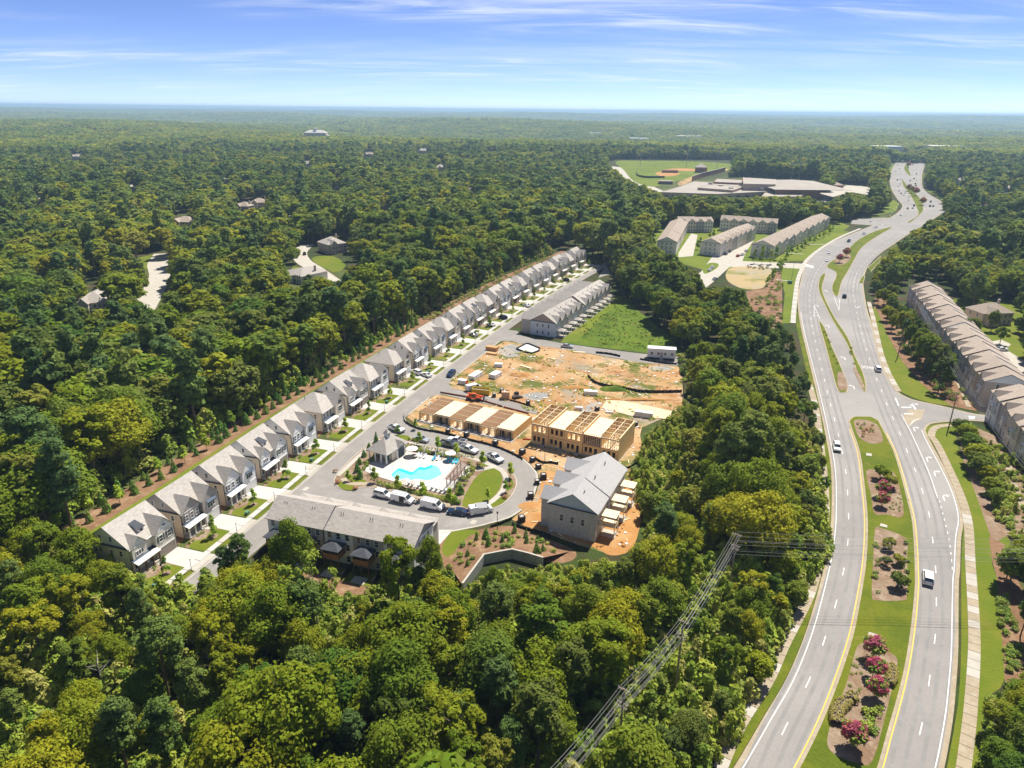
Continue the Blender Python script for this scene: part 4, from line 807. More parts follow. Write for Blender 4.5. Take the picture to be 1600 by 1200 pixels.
# ------------------------------------------------------------------ the row of detached houses
HW, HD, HE, HR = 10.7, 12.3, 6.0, 9.9
def house(label, design, wall, front, gable, gdoor, hip, group):
    t = thing('detached_house', label, 'house', group=group); y0 = 1.0; ym = (y0 + HD) / 2; P = lambda n, mb, m: mb.build(n, m, t)
    w = MB().box(0, HW, y0, HD, 0, HE)
    P('wall', w, wall)
    if not hip:
        for x, xb in ((0.02, .3), (HW - .02, HW - .3)):
            P('side_gable', MB().solid([(x, y0, HE), (x, HD, HE), (x, ym, HR - .05)], [(xb, y0, HE), (xb, HD, HE), (xb, ym, HR - .05)]), gable)
        for x0, x1 in ((-.36, -.02), (HW + .02, HW + .36)): P('eave_skirt', MB().box(x0, x1, y0 - .3, HD + .3, HE - .12, HE + .06), mDarkT)
    roof = MB()
    if hip: hip_mb(roof, 0, HW, y0, HD, HE, HR - .2)
    else: gable_roof_mb(roof, 0, HW, y0, HD, HE, HR)
    P('roof', roof, mRoof)
    # garage bay on the right
    gx0, gx1 = 5.75, HW + .03; gc = (gx0 + gx1) / 2
    P('garage_bay', MB().box(gx0, gx1, 0, y0 + .3, 0, HE), front)
    gh = HE + 2.75
    P('front_gable', MB().solid([(gx0, 0, HE), (gx1, 0, HE), (gc, 0, gh)], [(gx0, 3.2, HE), (gx1, 3.2, HE), (gc, 3.2, gh)]), gable)
    P('gable_roof', gable_front_mb(MB(), gc, (gx1 - gx0) / 2, -.3, 5.4, HE + .05, gh + .06), mRoof)
    if design == 'twin' or design == 'dormer':
        lc, lw = (2.0, 1.75) if design == 'dormer' else (2.75, 2.6); lh = HE + lw * 1.05
        P('left_bay', MB().box(lc - lw, lc + lw, y0 - .45, y0 + .2, 2.95, HE), front if design == 'dormer' else gable)
        P('front_gable', MB().solid([(lc - lw, y0 - .45, HE), (lc + lw, y0 - .45, HE), (lc, y0 - .45, lh)], [(lc - lw, 3.2, HE), (lc + lw, 3.2, HE), (lc, 3.2, lh)]), gable)
        P('gable_roof', gable_front_mb(MB(), lc, lw, y0 - .75, 4.4, HE + .05, lh + .06), mRoof)
    if design == 'dormer':
        d = P('dormer', MB().solid([(4.2, 2.4, 7.0), (5.6, 2.4, 7.0), (5.6, 4.2, 7.9), (4.2, 4.2, 7.9)], [(4.2, 2.4, 7.85), (5.6, 2.4, 7.85), (5.6, 4.2, 8.35), (4.2, 4.2, 8.35)]), mWhiteS)
        P('dormer_roof', MB().solid([(4.0, 2.15, 7.8), (5.8, 2.15, 7.8), (5.8, 4.7, 8.6), (4.0, 4.7, 8.6)], [(4.0, 2.15, 7.92), (5.8, 2.15, 7.92), (5.8, 4.7, 8.72), (4.0, 4.7, 8.72)]), mRoofD)
        window(t, 4.9, 2.39, 7.15, .7, .5, mull=False)
    # porch
    P('porch_floor', MB().box(0, 5.7, -.7, y0 - .02, 0, .25), mConc)
    P('porch_roof', MB().solid([(-.2, -1.0, 2.72), (5.72, -1.0, 2.72), (5.72, .95, 3.22), (-.2, .95, 3.22)], [(-.2, -1.0, 2.84), (5.72, -1.0, 2.84), (5.72, .95, 3.36), (-.2, .95, 3.36)]), mMetalR)
    P('porch_flashing', MB().solid([(-.2, .2, 3.18), (5.72, .2, 3.18), (5.72, .98, 3.38), (-.2, .98, 3.38)], [(-.2, .2, 3.24), (5.72, .2, 3.24), (5.72, .98, 3.5), (-.2, .98, 3.5)]), mNavy)
    P('porch_beam', MB().box(-.05, 5.7, -.72, -.5, 2.45, 2.7), mTrim)
    cm = cached('col' + design, lambda: MB().box(-.13, .13, -.13, .13, 0, 2.2).box(-.19, .19, -.19, .19, 0, .22).mesh('porch_column', mWoodB if design == 'dormer' else mTrim))
    for x in (.15, 1.95, 3.75, 5.45): put('porch_column', cm, t, (x, -.6, .25))
    d = P('front_door', MB().box(4.35, 5.3, y0 - .06, y0 - .01, .25, 2.4), mDarkT); P('door_handle', MB().box(4.45, 4.5, y0 - .12, y0 - .06, 1.2, 1.35), mTrim).parent = d
    for x in (1.1, 2.9): window(t, x, y0, .9, .95, 1.45)
    if design == 'dormer':
        for x in (1.35, 2.0, 2.65): window(t, x, y0 - .46, 3.85, .5, .95, mull=False)
    elif design == 'twin':
        for x in (1.2, 2.75, 4.3): window(t, x, y0 - .46, 3.7, .75, 1.4)
    else:
        for x in (1.1, 2.8, 4.5): window(t, x, y0, 3.75, .8, 1.45)
    # garage
    P('garage_door', MB().box(gx0 + .35, gx1 - .35, -.06, -.01, 0, 2.3), gdoor)
    P('garage_lintel', MB().box(gx0 + .2, gx1 - .2, -.08, -.005, 2.3, 2.5), mTrim)
    sh = cached('shut', lambda: MB().box(-.19, .19, -.06, 0, 0, 1.5).mesh('shutter', mShut))
    if design == 'dormer':
        for x in (7.05, 9.35):
            window(t, x, -.01, 3.75, .9, 1.4)
            for q in (-.78, .78): put('shutter', sh, t, (x + q, -.01, 3.7))
        window(t, gc, -.02, 6.9, .9, .35, mull=False, name='gable_vent')
    elif design == 'twin':
        for x in (7.45, 8.25, 9.05): window(t, x, -.01, 3.6, .72, 1.35)
        P('window_awning', MB().solid([(6.8, -.55, 5.1), (9.7, -.55, 5.1), (9.7, -.01, 5.4), (6.8, -.01, 5.4)], [(6.8, -.55, 5.18), (9.7, -.55, 5.18), (9.7, -.01, 5.6), (6.8, -.01, 5.6)]), mNavy)
        for q in (.42, 5.08): put('shutter', sh, t, (q, y0 - .47, 3.65))
    else:
        window(t, gc, -.01, 3.7, 2.1, 1.5); P('arch_vent', MB().solid([(gc + 1.1 * math.cos(a), -.05, 6.1 + .9 * math.sin(a)) for a in np.linspace(0, math.pi, 9)], [(gc + 1.1 * math.cos(a), -.005, 6.1 + .9 * math.sin(a)) for a in np.linspace(0, math.pi, 9)]), mDarkT)
    # side windows, drains, roof vents
    for y, z, h in ((3.2, 3.9, 1.2), (5.6, 3.9, 1.0), (8.4, 3.9, 1.0), (9.6, 3.9, 1.0), (4.4, .9, 1.5), (7.4, .9, 1.5), (11, 3.9, 1.1)):
        window(t, -.01, y, z, .7, h, -math.pi / 2)
    for y in (4.0, 8.0): window(t, HW + .01, y, 3.9, .7, 1.1, math.pi / 2)
    if not hip:
        for y in (5.3, 8.0): window(t, .01, y, 6.9, .6, 1.0, -math.pi / 2)
    P('downspout', MB().box(-.1, 0, y0 - .1, y0 - .01, 0, HE - .1), mDarkT); P('downspout', MB().box(HW + .03, HW + .13, -.1, -.01, 0, HE - .1), mDarkT)
    P('gutter', MB().box(-.3, gx0 - .1, y0 - .5, y0 - .36, HE - .22, HE - .1), mTrim)
    for x, y in ((3, 8.3), (6.2, 9.5), (8.4, 7.6)): P('roof_vent', MB().cyl(x, y, HR - 2.3, HR - .25 - abs(y - ym) * .6 + .25, .09, n=6), mBlackM)
    P('rear_patio', MB().box(2, 7, HD + .02, HD + 3, 0, .12), mConc)
    return t
ORD = ['first', 'second', 'third', 'fourth', 'fifth', 'sixth', 'seventh', 'eighth', 'ninth', 'tenth', 'eleventh', 'twelfth']
HS = [0, 14, 28, 41.8, 56, 71.5, 85.5, 99, 115.4, 129.5, 145, 159.3, 173, 187, 201, 215, 229, 243, 257, 271, 285, 299, 313, 327]
HT = ['Aw', 'Bg', 'Bw', 'Ac', 'Bw', 'Cc', 'Aw', 'Cw', 'Cc', 'Bw', 'Bw', 'Cc', 'Bt', 'Aw', 'Ct', 'Bw', 'Ac', 'Cc', 'Bt', 'Bw', 'Ct', 'Aw', 'Cc', 'Bt']
KIND = {'Aw': ('dormer', mPaleB, mPaleB, mWhiteS, mGarB, False, 'white house with small dormer and dark porch posts'),
        'Ac': ('dormer', mCreamB, mWhiteS, mWhiteS, mGarB, False, 'cream brick house with small dormer and white gables'),
        'Bg': ('twin', mTanB, mGreyS, mGreyS, mGarW, False, 'tan brick house with grey shingled front gables'),
        'Bw': ('twin', mCreamB, mWhiteS, mWhiteS, mGarW, False, 'cream house with two white front gables'),
        'Bt': ('twin', mTanB, mCreamB, mWhiteS, mGarB, False, 'tan brick house with two pale front gables'),
        'Cc': ('plain', mCreamB, mCreamB, mCreamB, mGarW, True, 'cream brick house with hipped roof and one front gable'),
        'Cw': ('plain', mCreamB, mWhiteS, mWhiteS, mGarW, True, 'hipped roof house with white garage gable'),
        'Ct': ('plain', mTanB, mTanB, mTanB, mGarB, True, 'tan brick house with hipped roof and front gable')}
first = {}; HOUSE_POS = []
for i, (s, k) in enumerate(zip(HS, HT)):
    q = KIND[k]; where = (ORD[i] + ' from the near end') if i < 12 else (ORD[23 - i] + ' from the far end')
    lab = q[6] + ', ' + where
    if k in first: t = clone(first[k])
    else: t = house(lab, q[0], q[1], q[2], q[3], q[4], q[5], 'new houses along the street'); first[k] = t
    a = RP(s, 0); b = RP(s + 8, 0); ang = math.atan2(b.y - a.y, b.x - a.x)
    t.location = (a.x, a.y, 0.02); t.rotation_euler[2] = ang; t['label'] = lab; HOUSE_POS.append((a, ang, i))
# plots in front of the houses
lawn_me = {}
def local(a, ang, x, y): c, s_ = math.cos(ang), math.sin(ang); return Vector((a.x + c * x - s_ * y, a.y + s_ * x + c * y))
YT = {'young_tree': [(qmesh('crown', young(700, .22), mYoung), MB().tube([(0, 0, 0), (0, 0, 3.6)], [.06, .02], 5).mesh('trunk', mBarkG)), (qmesh('crown', young(650, .22, 5.4, 1.05, 1.2), mYoung), MB().tube([(0, 0, 0), (0, 0, 4.6)], [.06, .02], 5).mesh('trunk', mBarkG))]}
CYP = [qmesh('foliage', cone_tree(420, .22), mCypress), qmesh('foliage', cone_tree(420, .22, 3.4, 1.25), mCypress)]; CYT = MB().cyl(0, 0, 0, 1.2, .07, .04, 5).mesh('stem', mBark)
BSH = [qmesh('foliage', bush(200, .16), mBush), qmesh('foliage', bush(200, .16, .9, 1.4), mBush)]; BSR = qmesh('foliage', bush(200, .16), mRedLeaf); BST = MB().cyl(0, 0, 0, .5, .04, .03, 5).mesh('stem', mBark)
def young_tree(p, h, label, group, v=None, z=0.0):
    cr, tr = YT['young_tree'][random.randrange(2) if v is None else v]; t = thing('young_tree', label, 'tree', (p[0], p[1], z), random.uniform(0, 6), group); k = h / 4.8; t.scale = (k, k, k)
    put('trunk', tr, t); put('crown', cr, t); return t
SHRUBS = []
def shrub(p, r, label, group, me=None, z=0.0): SHRUBS.append((p[0], p[1], z, r, label, group, me))
def make_shrub(p, r, label, group, me=None, z=0.0, name='shrub', cat='shrub'):
    t = thing(name, label, cat, (p[0], p[1], z), random.uniform(0, 6), group); t.scale = (r, r, r * random.uniform(.85, 1.15))
    put('stem', BST, t); put('foliage', me or random.choice(BSH), t); return t
def cypress(p, h, label, group, z=0.0):
    t = thing('conifer', label, 'conifer', (p[0], p[1], z), random.uniform(0, 6), group); k = h / 4.0; t.scale = (k, k, k); put('stem', CYT, t); put('foliage', random.choice(CYP), t); return t
side = walkway('pavement', rowline(-2, 338, 7.5), 1.4, 3.5, [mConcNew, mConc], pick=lambda i: i % 5 == 0)
HN = lambda i: (ORD[i] + ' house from the near end') if i < 12 else (ORD[23 - i] + ' house from the far end')
for a, ang, i in HOUSE_POS:
    Lp = lambda x, y: local(a, ang, x, y)
    sheet('driveway', [Lp(5.6, .02), Lp(5.4, -6.8), Lp(5.0, -9.8), Lp(11.2, -9.8), Lp(10.9, -6.8), Lp(10.8, .02)], 0.034, mConcNew)
    sheet('driveway_apron', [Lp(5.2, -8.25), Lp(5.0, -9.85), Lp(11.2, -9.85), Lp(11.0, -8.25)], 0.045, mConc)
    sheet('lawn', smooth([Lp(-2.7, -6.75), Lp(-2.8, -2.6), Lp(-.5, -1.9), Lp(1.6, -3.4), Lp(4.9, -2.4), Lp(5.4, -6.75)], 2, False), 0.036, mLawn)
    sheet('planting_bed', [Lp(-2.7, -6.6), Lp(-2.9, -1.6), Lp(-.2, -.72), Lp(5.6, -.72), Lp(5.4, -6.6)], 0.028, mBed)
    sheet('footpath', [Lp(4.2, -.72), Lp(5.4, -.72), Lp(5.5, -2.0), Lp(4.4, -1.8)], 0.042, mConc)
    sheet('verge', [Lp(-2.7, -9.6), Lp(4.6, -9.6), Lp(4.9, -8.35), Lp(-2.7, -8.35)], 0.034, mMedian)
    sheet('side_yard', [Lp(-3.3, .5), Lp(0, .5), Lp(0, 13), Lp(-3.3, 13)], 0.014, mMulch)
    p = Lp(2.6, -4.7); ring = [p + Vector((math.cos(x), math.sin(x))) * .9 for x in np.linspace(0, 6.28, 11)[:-1]]; sheet('mulch_ring', ring, 0.042, mBed)
    young_tree(p, random.uniform(3.6, 5.0), 'young lawn tree in front of the ' + HN(i), 'street trees on the house lawns')
    for k in range(7 if i < 9 else 3):
        q = Lp(random.uniform(-2.4, 3.8), random.uniform(-1.75, -.9)); shrub(q, random.uniform(.3, .5), 'small bed shrub by the porch of the ' + HN(i), 'porch shrubs of the ' + ORD[i % 12] + (' near' if i < 12 else ' far') + ' house')
    if i in (0, 2, 4, 7, 9):
        q = Lp(-1.6, -5.9); t = thing('utility_box', 'green utility box on lawn of the ' + HN(i), 'utility box', (q.x, q.y, .03), ang, 'utility boxes on the lawns')
        MB().box(-.45, .45, -.4, .4, 0, .7).build('cabinet', mat('green_cabinet', (.10, .22, .13), .6) if i == 0 else bpy.data.materials['green_cabinet'], t); MB().box(-.48, .48, -.43, .43, .7, .76).build('lid', bpy.data.materials['green_cabinet'], t)
    q = Lp(4.9, -8.9); t = thing('mailbox_post', 'slim dark lamp post at the driveway of the ' + HN(i), 'lamp post', (q.x, q.y, .02), ang, 'driveway lamp posts')
    t.name = 'lamp_post'; MB().cyl(0, 0, 0, 2.6, .05, n=6).build('post', mBlackM, t); MB().cyl(0, 0, 2.6, 2.95, .1, .16, n=6).build('lantern', mTrim, t)
# ------------------------------------------------------------------ terraces
def terrace(label, loc, rz, L, D, n, eave, ridge, walls, roofm, group, gab=None, gabm=None, back='plain', front='plain', endm=None, levels=None, bd=1.2, gw=.36, gh=2.0, hipfront=False, gar=True, name='terraced_house'):
    """ridge along x; y=0 rear wall, y=D street front"""
    t = thing(name, label, 'terrace', (loc[0], loc[1], loc[2] if len(loc) > 2 else 0.0), rz, group); u = L / n; P = lambda k, mb, m: mb.build(k, m, t)
    levels = levels or [(.8, 1.4), (3.8, 1.3)]
    for k in range(n):
        m = walls[k % len(walls)]; P('unit_wall', MB().box(k * u, (k + 1) * u - .01, 0 if k % 2 else .12, D - (0 if k % 2 else .12), 0, eave), m)
    em = endm or walls[0]
    for x, xb, m in ((-.02, .3, em), (L + .01, L - .3, em)): P('end_gable', MB().solid([(x, .2, eave), (x, D - .2, eave), (x, D / 2, ridge - .1)], [(xb, .2, eave), (xb, D - .2, eave), (xb, D / 2, ridge - .1)]), gabm or m)
    half = n // 2
    r = gable_roof_mb(MB(), 0, half * u, 0, D, eave, ridge); gable_roof_mb(r, half * u + .5, L, 0, D, eave, ridge - .28); P('roof', r, roofm)
    P('roof_seam', MB().beam((half * u + .3, -.35, eave + .06), (half * u + .3, D / 2, ridge + .18), .12, .12), mDarkT)
    for x, sx in ((-.34, 1), (L + .04, 1)): P('eave_skirt', MB().box(x, x + .3, -.2, D + .2, eave - .15, eave + .02), mDarkT)
    for k in range(n):
        xc = (k + .5) * u
        for z, h in levels:
            for dx in (-.3, 0, .3):
                if back != 'none' and not (back == 'deck' and dx == 0 and z < 5.0): window(t, xc + dx * u, -.005 if k % 2 else .115, z, .85, h)
                if front != 'none' and not (gar and z < 2): window(t, xc + dx * u, D + (.005 if k % 2 else -.115), z, .85, h, math.pi)
        if gab in ('front', 'both') and not hipfront:
            hw = u * gw; P('front_bay', MB().box(xc - hw, xc + hw, D - .2, D + bd, 0, eave), walls[(k + 1) % len(walls)])
            P('front_gable', MB().solid([(xc + hw, D + bd, eave), (xc - hw, D + bd, eave), (xc, D + bd, eave + gh)], [(xc + hw, D - 2, eave), (xc - hw, D - 2, eave), (xc, D - 2, eave + gh)]), gabm or walls[0])
            P('gable_roof', gable_front_mb(MB(), xc, hw, D - 4.2, D + bd + .3, eave + .05, eave + gh + .08), roofm)
            window(t, xc, D + bd + .005, eave - 2.3, 1.5, 1.4, math.pi)
            if gar: P('garage_door', MB().box(xc - hw * .85, xc + hw * .85, D + bd + .005, D + bd + .05, 0, 2.2), mGarW)
        if gab in ('front', 'both') and hipfront:
            hw = u * .44; P('garage_wing', MB().box(xc - hw, xc + hw, D - .2, D + bd, 0, eave - 1.2), walls[(k + 1) % len(walls)])
            P('wing_roof', hip_mb(MB(), xc - hw, xc + hw, D - 5.0, D + bd, eave - 1.2, ridge - 2.2), roofm); P('garage_door', MB().box(xc - hw * .85, xc + hw * .85, D + bd + .005, D + bd + .05, 0, 2.2), mGarW)
        if gab in ('back', 'both'):
            hw = u * .30; P('rear_dormer', MB().box(xc - hw, xc + hw, -.25, 1.6, eave - .3, eave + .4), walls[(k + 1) % len(walls)])
            P('rear_gable', MB().solid([(xc - hw, -.25, eave + .4), (xc + hw, -.25, eave + .4), (xc, -.25, eave + gh)], [(xc - hw, 3, eave + .4), (xc + hw, 3, eave + .4), (xc, 3, eave + gh)]), gabm or walls[0])
            P('gable_roof', gable_front_mb(MB(), xc, hw, -.5, 4.2, eave + .42, eave + gh + .08), roofm)
        if back == 'porch':
            P('porch_roof', hip_mb(MB(), xc - 1.6, xc + 1.6, -3.0, -.1, 2.7, 3.5, .2), roofm)
            pc = cached('pcol', lambda: MB().box(-.12, .12, -.12, .12, 0, 2.6).mesh('porch_column', mTrim))
            for x in (-1.4, 1.4): put('porch_column', pc, t, (xc + x, -2.8, 0))
            P('porch_floor', MB().box(xc - 1.7, xc + 1.7, -3.1, -.1, 0, .15), mConc)
        if back == 'deck':
            z1 = 3.0; P('deck_floor', MB().box(xc - 2.0, xc + 1.5, -2.9, -.02, z1 - .2, z1), mDeckW)
            P('deck_rail', MB().box(xc - 2.0, xc + 1.5, -2.9, -2.82, z1 + .02, z1 + .95).box(xc - 2.0, xc - 1.92, -2.8, -.02, z1 + .02, z1 + .95).box(xc + 1.42, xc + 1.5, -2.8, -.02, z1 + .02, z1 + .95), mDeckW)
            pm = cached('dpost', lambda: MB().box(-.09, .09, -.09, .09, 0, 5.0).mesh('deck_post', mWoodB))
            for x in (-1.9, -.25, 1.4): put('deck_post', pm, t, (xc + x, -2.75, 0))
            P('deck_roof', hip_mb(MB(), xc - 2.1, xc + 1.6, -3.1, -.1, 5.0, 5.9, .25), mRoofD); P('patio', MB().box(xc - 1.6, xc + 1.4, -5.2, -3.0, 0, .1), mConc)
            P('privacy_fence', MB().box(k * u - .04, k * u + .04, -5.5, -.3, 0, 1.6), mBlackM)
        if back == 'bay':
            P('bay_window', MB().box(xc - .9, xc + .9, -.6, .1, 3.2, 6.6), mTrim); window(t, xc, -.61, 4.0, 1.3, 1.8); P('bay_roof', MB().solid([(xc - 1, -.75, 6.6), (xc + 1, -.75, 6.6), (xc + 1, .05, 7.1), (xc - 1, .05, 7.1)], [(xc - 1, -.75, 6.7), (xc + 1, -.75, 6.7), (xc + 1, .05, 7.3), (xc - 1, .05, 7.3)]), mMetalR)
    for y in (D * .28, D * .5, D * .72):
        for z, h in levels:
            window(t, -.005, y, z, .75, h, -math.pi / 2); window(t, L + .005, y, z, .75, h, math.pi / 2)
    for k in range(n):
        for x in (.35, .43): P('roof_vent', MB().cyl((k + x) * u, D * .36, ridge - 1.6, ridge - .2, .07, n=5), mBlackM)
    P('downspout', MB().box(half * u - .05, half * u + .05, -.12, -.02, 0, eave), mDarkT)
    return t
def frame_of(a, b):
    """location, rotation and length of a building whose rear wall runs from a to b (x axis)"""
    d = Vector(b) - Vector(a); return Vector(a), math.atan2(d.y, d.x), d.length
# grey-roofed terrace in the foreground
terrace('grey roofed terrace in front of the pool, seen from its deck side', (-51.3, 129.1, 0), R_(-17.6), 33.8, 9.6, 5, 7.5, 10.1, [mWhiteS, mGreyS], mRoofG, 'terraces of the new estate', gab='front', back='deck', hipfront=True, bd=3.2, levels=[(.6, 1.3), (3.3, 1.4), (5.7, 1.3)], endm=mGreyS)
# the brick block still in work
B_ = terrace('unfinished pale brick block with plain grey roof and blue grey gable end', (18.6, 132.4, .02), R_(66.0), 22.6, 11.2, 3, 7.2, 10.6, [mBrickW], mRoofB, 'terraces of the new estate', gab='front', gabm=mBlueS, back='plain', bd=2.2, gw=.33, gh=1.9, levels=[(3.4, 1.5)], gar=False)
for k in range(3):
    x = 3.0 + k * 7.3; t = B_
    P = lambda nm, mb, m: mb.build(nm, m, t)
    dk = P('timber_deck', MB().box(x, x + 3.0, -3.3, -.05, 2.6, 2.75), mLum); P('porch_deck_roof', MB().box(x - .15, x + 3.15, -3.5, -.05, 5.1, 5.25), mPly)
    pm = cached('tpost', lambda: MB().box(-.08, .08, -.08, .08, 0, 5.1).mesh('timber_post', mLum))
    for xx in (x + .1, x + 2.9): put('timber_post', pm, t, (xx, -3.2, 0))
    P('deck_rail', MB().box(x, x + 3.0, -3.32, -3.24, 3.5, 3.6), mLum); P('lower_slab', MB().box(x, x + 3, -3.4, -.05, 0, .1), mConc)
# middle terrace along the street, two blocks
terrace('near block of the pink brick terrace beside the green meadow', (17.8, 281.5, .02), R_(64.5), 31.5, 11.5, 5, 6.2, 9.6, [mBlueS, mGreyS, mCreamB], mRoof, 'terraces of the new estate', gab='both', gabm=mRoofT, back='porch', endm=mPinkB, gh=2.2, bd=4.2, gw=.44)
terrace('far block of the pink brick terrace beside the green meadow', (32.5, 312.3, .02), R_(65.5), 38.0, 11.5, 6, 6.2, 9.6, [mBlueS, mCreamB, mGreyS], mRoof, 'terraces of the new estate', gab='both', gabm=mRoofT, back='porch', endm=mPinkB, gh=2.2, bd=4.2, gw=.44)
# far estate by the parkway
def far_row(label, a, b, side_, D, n, **kw):
    """front (street) line seen on the ground from pixel a to pixel b; the block lies on its left"""
    A = G(*a).xy; B2 = G(*b).xy; loc, rz, L = frame_of(A, B2); return terrace(label, (loc.x, loc.y, .02), rz, L, D, n, 8.2, 11.2, [mPaleB, mCreamB, mGreyS], mRoofT, 'terraces by the upper parkway', levels=[(1, 1.2), (3.6, 1.3), (6.2, 1.2)], **kw)
far_row('pale terrace whose white end wall faces the driveway, left of the long one', (1125, 401), (1180, 374), 1, 14, 7, gab='back', back='plain', endm=mPaleB)
far_row('long pale terrace with its back to the sloping lawns of the parkway', (1207, 405), (1295, 356), 1, 14.5, 9, gab='back', back='bay', endm=mPaleB)
far_row('short gabled terrace far left behind the yellow trees', (1060, 363), (1113, 363), 1, 12, 4, gab='back', back='plain')
far_row('gabled terrace closing the estate road in front of the pines', (1124, 360), (1212, 366), 1, 12, 6, gab='back', back='plain')
far_row('small pale block half hidden behind trees left of the estate road', (1056, 398), (1073, 364), 1, 13, 3, gab=None, back='plain')
# brick terraces on the right
ax = Vector((.321, .947)); nrm = Vector((.947, -.321)); p0 = Vector((151.2, 212.3))
def brick_row(label, s0, L, n):
    """each house steps, with its own gabled roof ridge across the row"""
    o = p0 + ax * s0 + nrm * 13.0; t = thing('brick_terrace', label, 'terrace', (o.x, o.y, .02), math.atan2(ax.y, ax.x), 'brick terraces right of the parkway'); u = L / n; P = lambda k, mb, m: mb.build(k, m, t)
    for k in range(n):
        x0, x1 = k * u, (k + 1) * u; yf = 13.0 + (.5 if k % 2 else 0); m = (mPinkB, mTanB, mPinkB, mBrickW)[k % 4]; e = 8.6 + (.25 if k % 2 else 0)
        P('unit_wall', MB().box(x0, x1 - .01, 0, yf, 0, e), m)
        r = MB(); gable_roof_mb(r, x0 + .1, x1 - .1, 0, yf, e, e + 3.0, ends=.05); P('roof', r, mRoofT)
        P('roof_parapet', MB().solid([(x1 - .12, -.2, e - .1), (x1 + .1, -.2, e - .1), (x1 + .1, yf / 2, e + 3.3), (x1 - .12, yf / 2, e + 3.3)], [(x1 - .12, -.2, e + .25), (x1 + .1, -.2, e + .25), (x1 + .1, yf / 2, e + 3.6), (x1 - .12, yf / 2, e + 3.6)]), mTrim if k % 3 else mGreyS)
        xc = (x0 + x1) / 2
        P('front_gable', MB().solid([(xc + 1.5, yf + .3, e), (xc - 1.5, yf + .3, e), (xc, yf + .3, e + 1.7)], [(xc + 1.5, yf - 2, e), (xc - 1.5, yf - 2, e), (xc, yf - 2, e + 1.7)]), mTrim if k % 2 else m)
        P('gable_roof', gable_front_mb(MB(), xc, 1.5, yf - 4.2, yf + .5, e + .05, e + 1.8), mRoofT)
        for z in (1.0, 3.9, 6.4):
            for dx in (-.28, .28): window(t, xc + dx * u, yf + .005, z, .95, 1.5, math.pi)
        P('bay_window', MB().box(xc - .8, xc + .8, yf, yf + .6, 3.4, 6.0), mTrim); window(t, xc, yf + .61, 3.9, 1.2, 1.6, math.pi)
        P('front_door', MB().box(xc - .5, xc + .5, yf + .01, yf + .07, .2, 2.3), mDarkT)
        P('garage_door', MB().box(xc - 1.9, xc + 1.9, -.06, -.01, 0, 2.2), mGarW)
    for x, xb in ((-.02, .3), (L + .02, L - .3)): P('end_gable', MB().solid([(x, .2, 8.6), (x, 12.8, 8.6), (x, 6.5, 11.5)], [(xb, .2, 8.6), (xb, 12.8, 8.6), (xb, 6.5, 11.5)]), mWhiteS)
    for y, z in ((4.5, 4.2), (5.7, 4.2), (9.5, 6.5), (2.5, 6.5), (9.0, 1.2)): window(t, -.005, y, z, .9, 1.5, -math.pi / 2)
    return t
brick_row('nearer long brick terrace with stepped tan roofs right of the parkway', 0, 62, 7)
brick_row('farther brick terrace with stepped tan roofs close to the right hand wood', 64, 76, 8)
brick_row('brick terrace cut by the right edge of the photo', -47, 38, 4)
# single houses
def villa(label, px, py, w, d, rz, roofm=None, wallm=None, e=5.5, r=9.0, z=0.0, hip=True, cat='house'):
    q = G(px, py); t = thing('family_house', label, cat, (q.x, q.y, z), R_(rz), 'older houses among the trees'); P = lambda k, mb, m: mb.build(k, m, t)
    P('wall', MB().box(-w / 2, w / 2, 0, d, 0, e), wallm or mTanB)
    P('roof', hip_mb(MB(), -w / 2, w / 2, 0, d, e, r) if hip else gable_roof_mb(MB(), -w / 2, w / 2, 0, d, e, r), roofm or mRoof)
    P('front_wing', MB().box(-w * .4, -w * .05, -2.2, .1, 0, e), wallm or mTanB); xc = -w * .225; hw = w * .175
    P('front_gable', MB().solid([(xc - hw, -2.2, e), (xc + hw, -2.2, e), (xc, -2.2, e + 2.4)], [(xc - hw, 2, e), (xc + hw, 2, e), (xc, 2, e + 2.4)]), wallm or mTanB)
    P('gable_roof', gable_front_mb(MB(), xc, hw, -2.5, d * .45, e + .05, e + 2.5), roofm or mRoof)
    for x in (-.3, -.15, .1, .25, .4):
        for zz in (.8, 3.4): window(t, x * w, -2.21 if x < -.04 else -.005, zz, .9, 1.3)
    for y in (.3, .7):
        for zz in (.8, 3.4): window(t, -w / 2 - .005, y * d, zz, .9, 1.3, -math.pi / 2)
    P('front_door', MB().box(-.5, .5, -.07, -.01, 0, 2.2), mDarkT); P('chimney', MB().box(w * .3, w * .3 + .9, d * .6, d * .6 + .9, e, r + 1.0), mPinkB)
    return t
villa('tan roofed brick house with garage gable behind the right hand terraces', 1556, 508, 15, 11, 8, mRoofT)
villa('long grey roofed house at the left end of the pale woodland lane', 146, 492, 13, 22, 12, mRoofG, mPaleB)
villa('brown roofed house at the top of the pale woodland lane', 285, 358, 17, 13, -8, mRoofT)
villa('grey roofed house just right of the woodland lane', 313, 392, 13, 11, 20, mRoofG, mPaleB, 4.0, 7.0)
villa('small roof among trees below the woodland lane', 299, 430, 9, 8, 30, mRoofG, mPaleB, 4.0, 6.4)
villa('two gabled house beside the cul de sac with red bed', 528, 396, 13, 15, 40, mRoof, mPinkB, 6.2, 10)
villa('house with grey roof nearest to the left of the cul de sac', 460, 442, 12, 18, -35, mRoofG, mPaleB, 4.2, 7.2)
villa('tan roofed house far behind the trees above the cul de sac', 405, 326, 15, 12, 10, mRoofT)
villa('tan roofed house left of the tall trees above the cul de sac', 379, 332, 12, 10, -12, mRoofT)
villa('house with steep grey roof left of the school field', 857, 300, 18, 14, 15, mRoofG, mPinkB, 6, 11)
villa('small house in the trees above the middle terrace', 798, 266, 12, 10, 0, mRoofT, mPinkB, 6, 10)
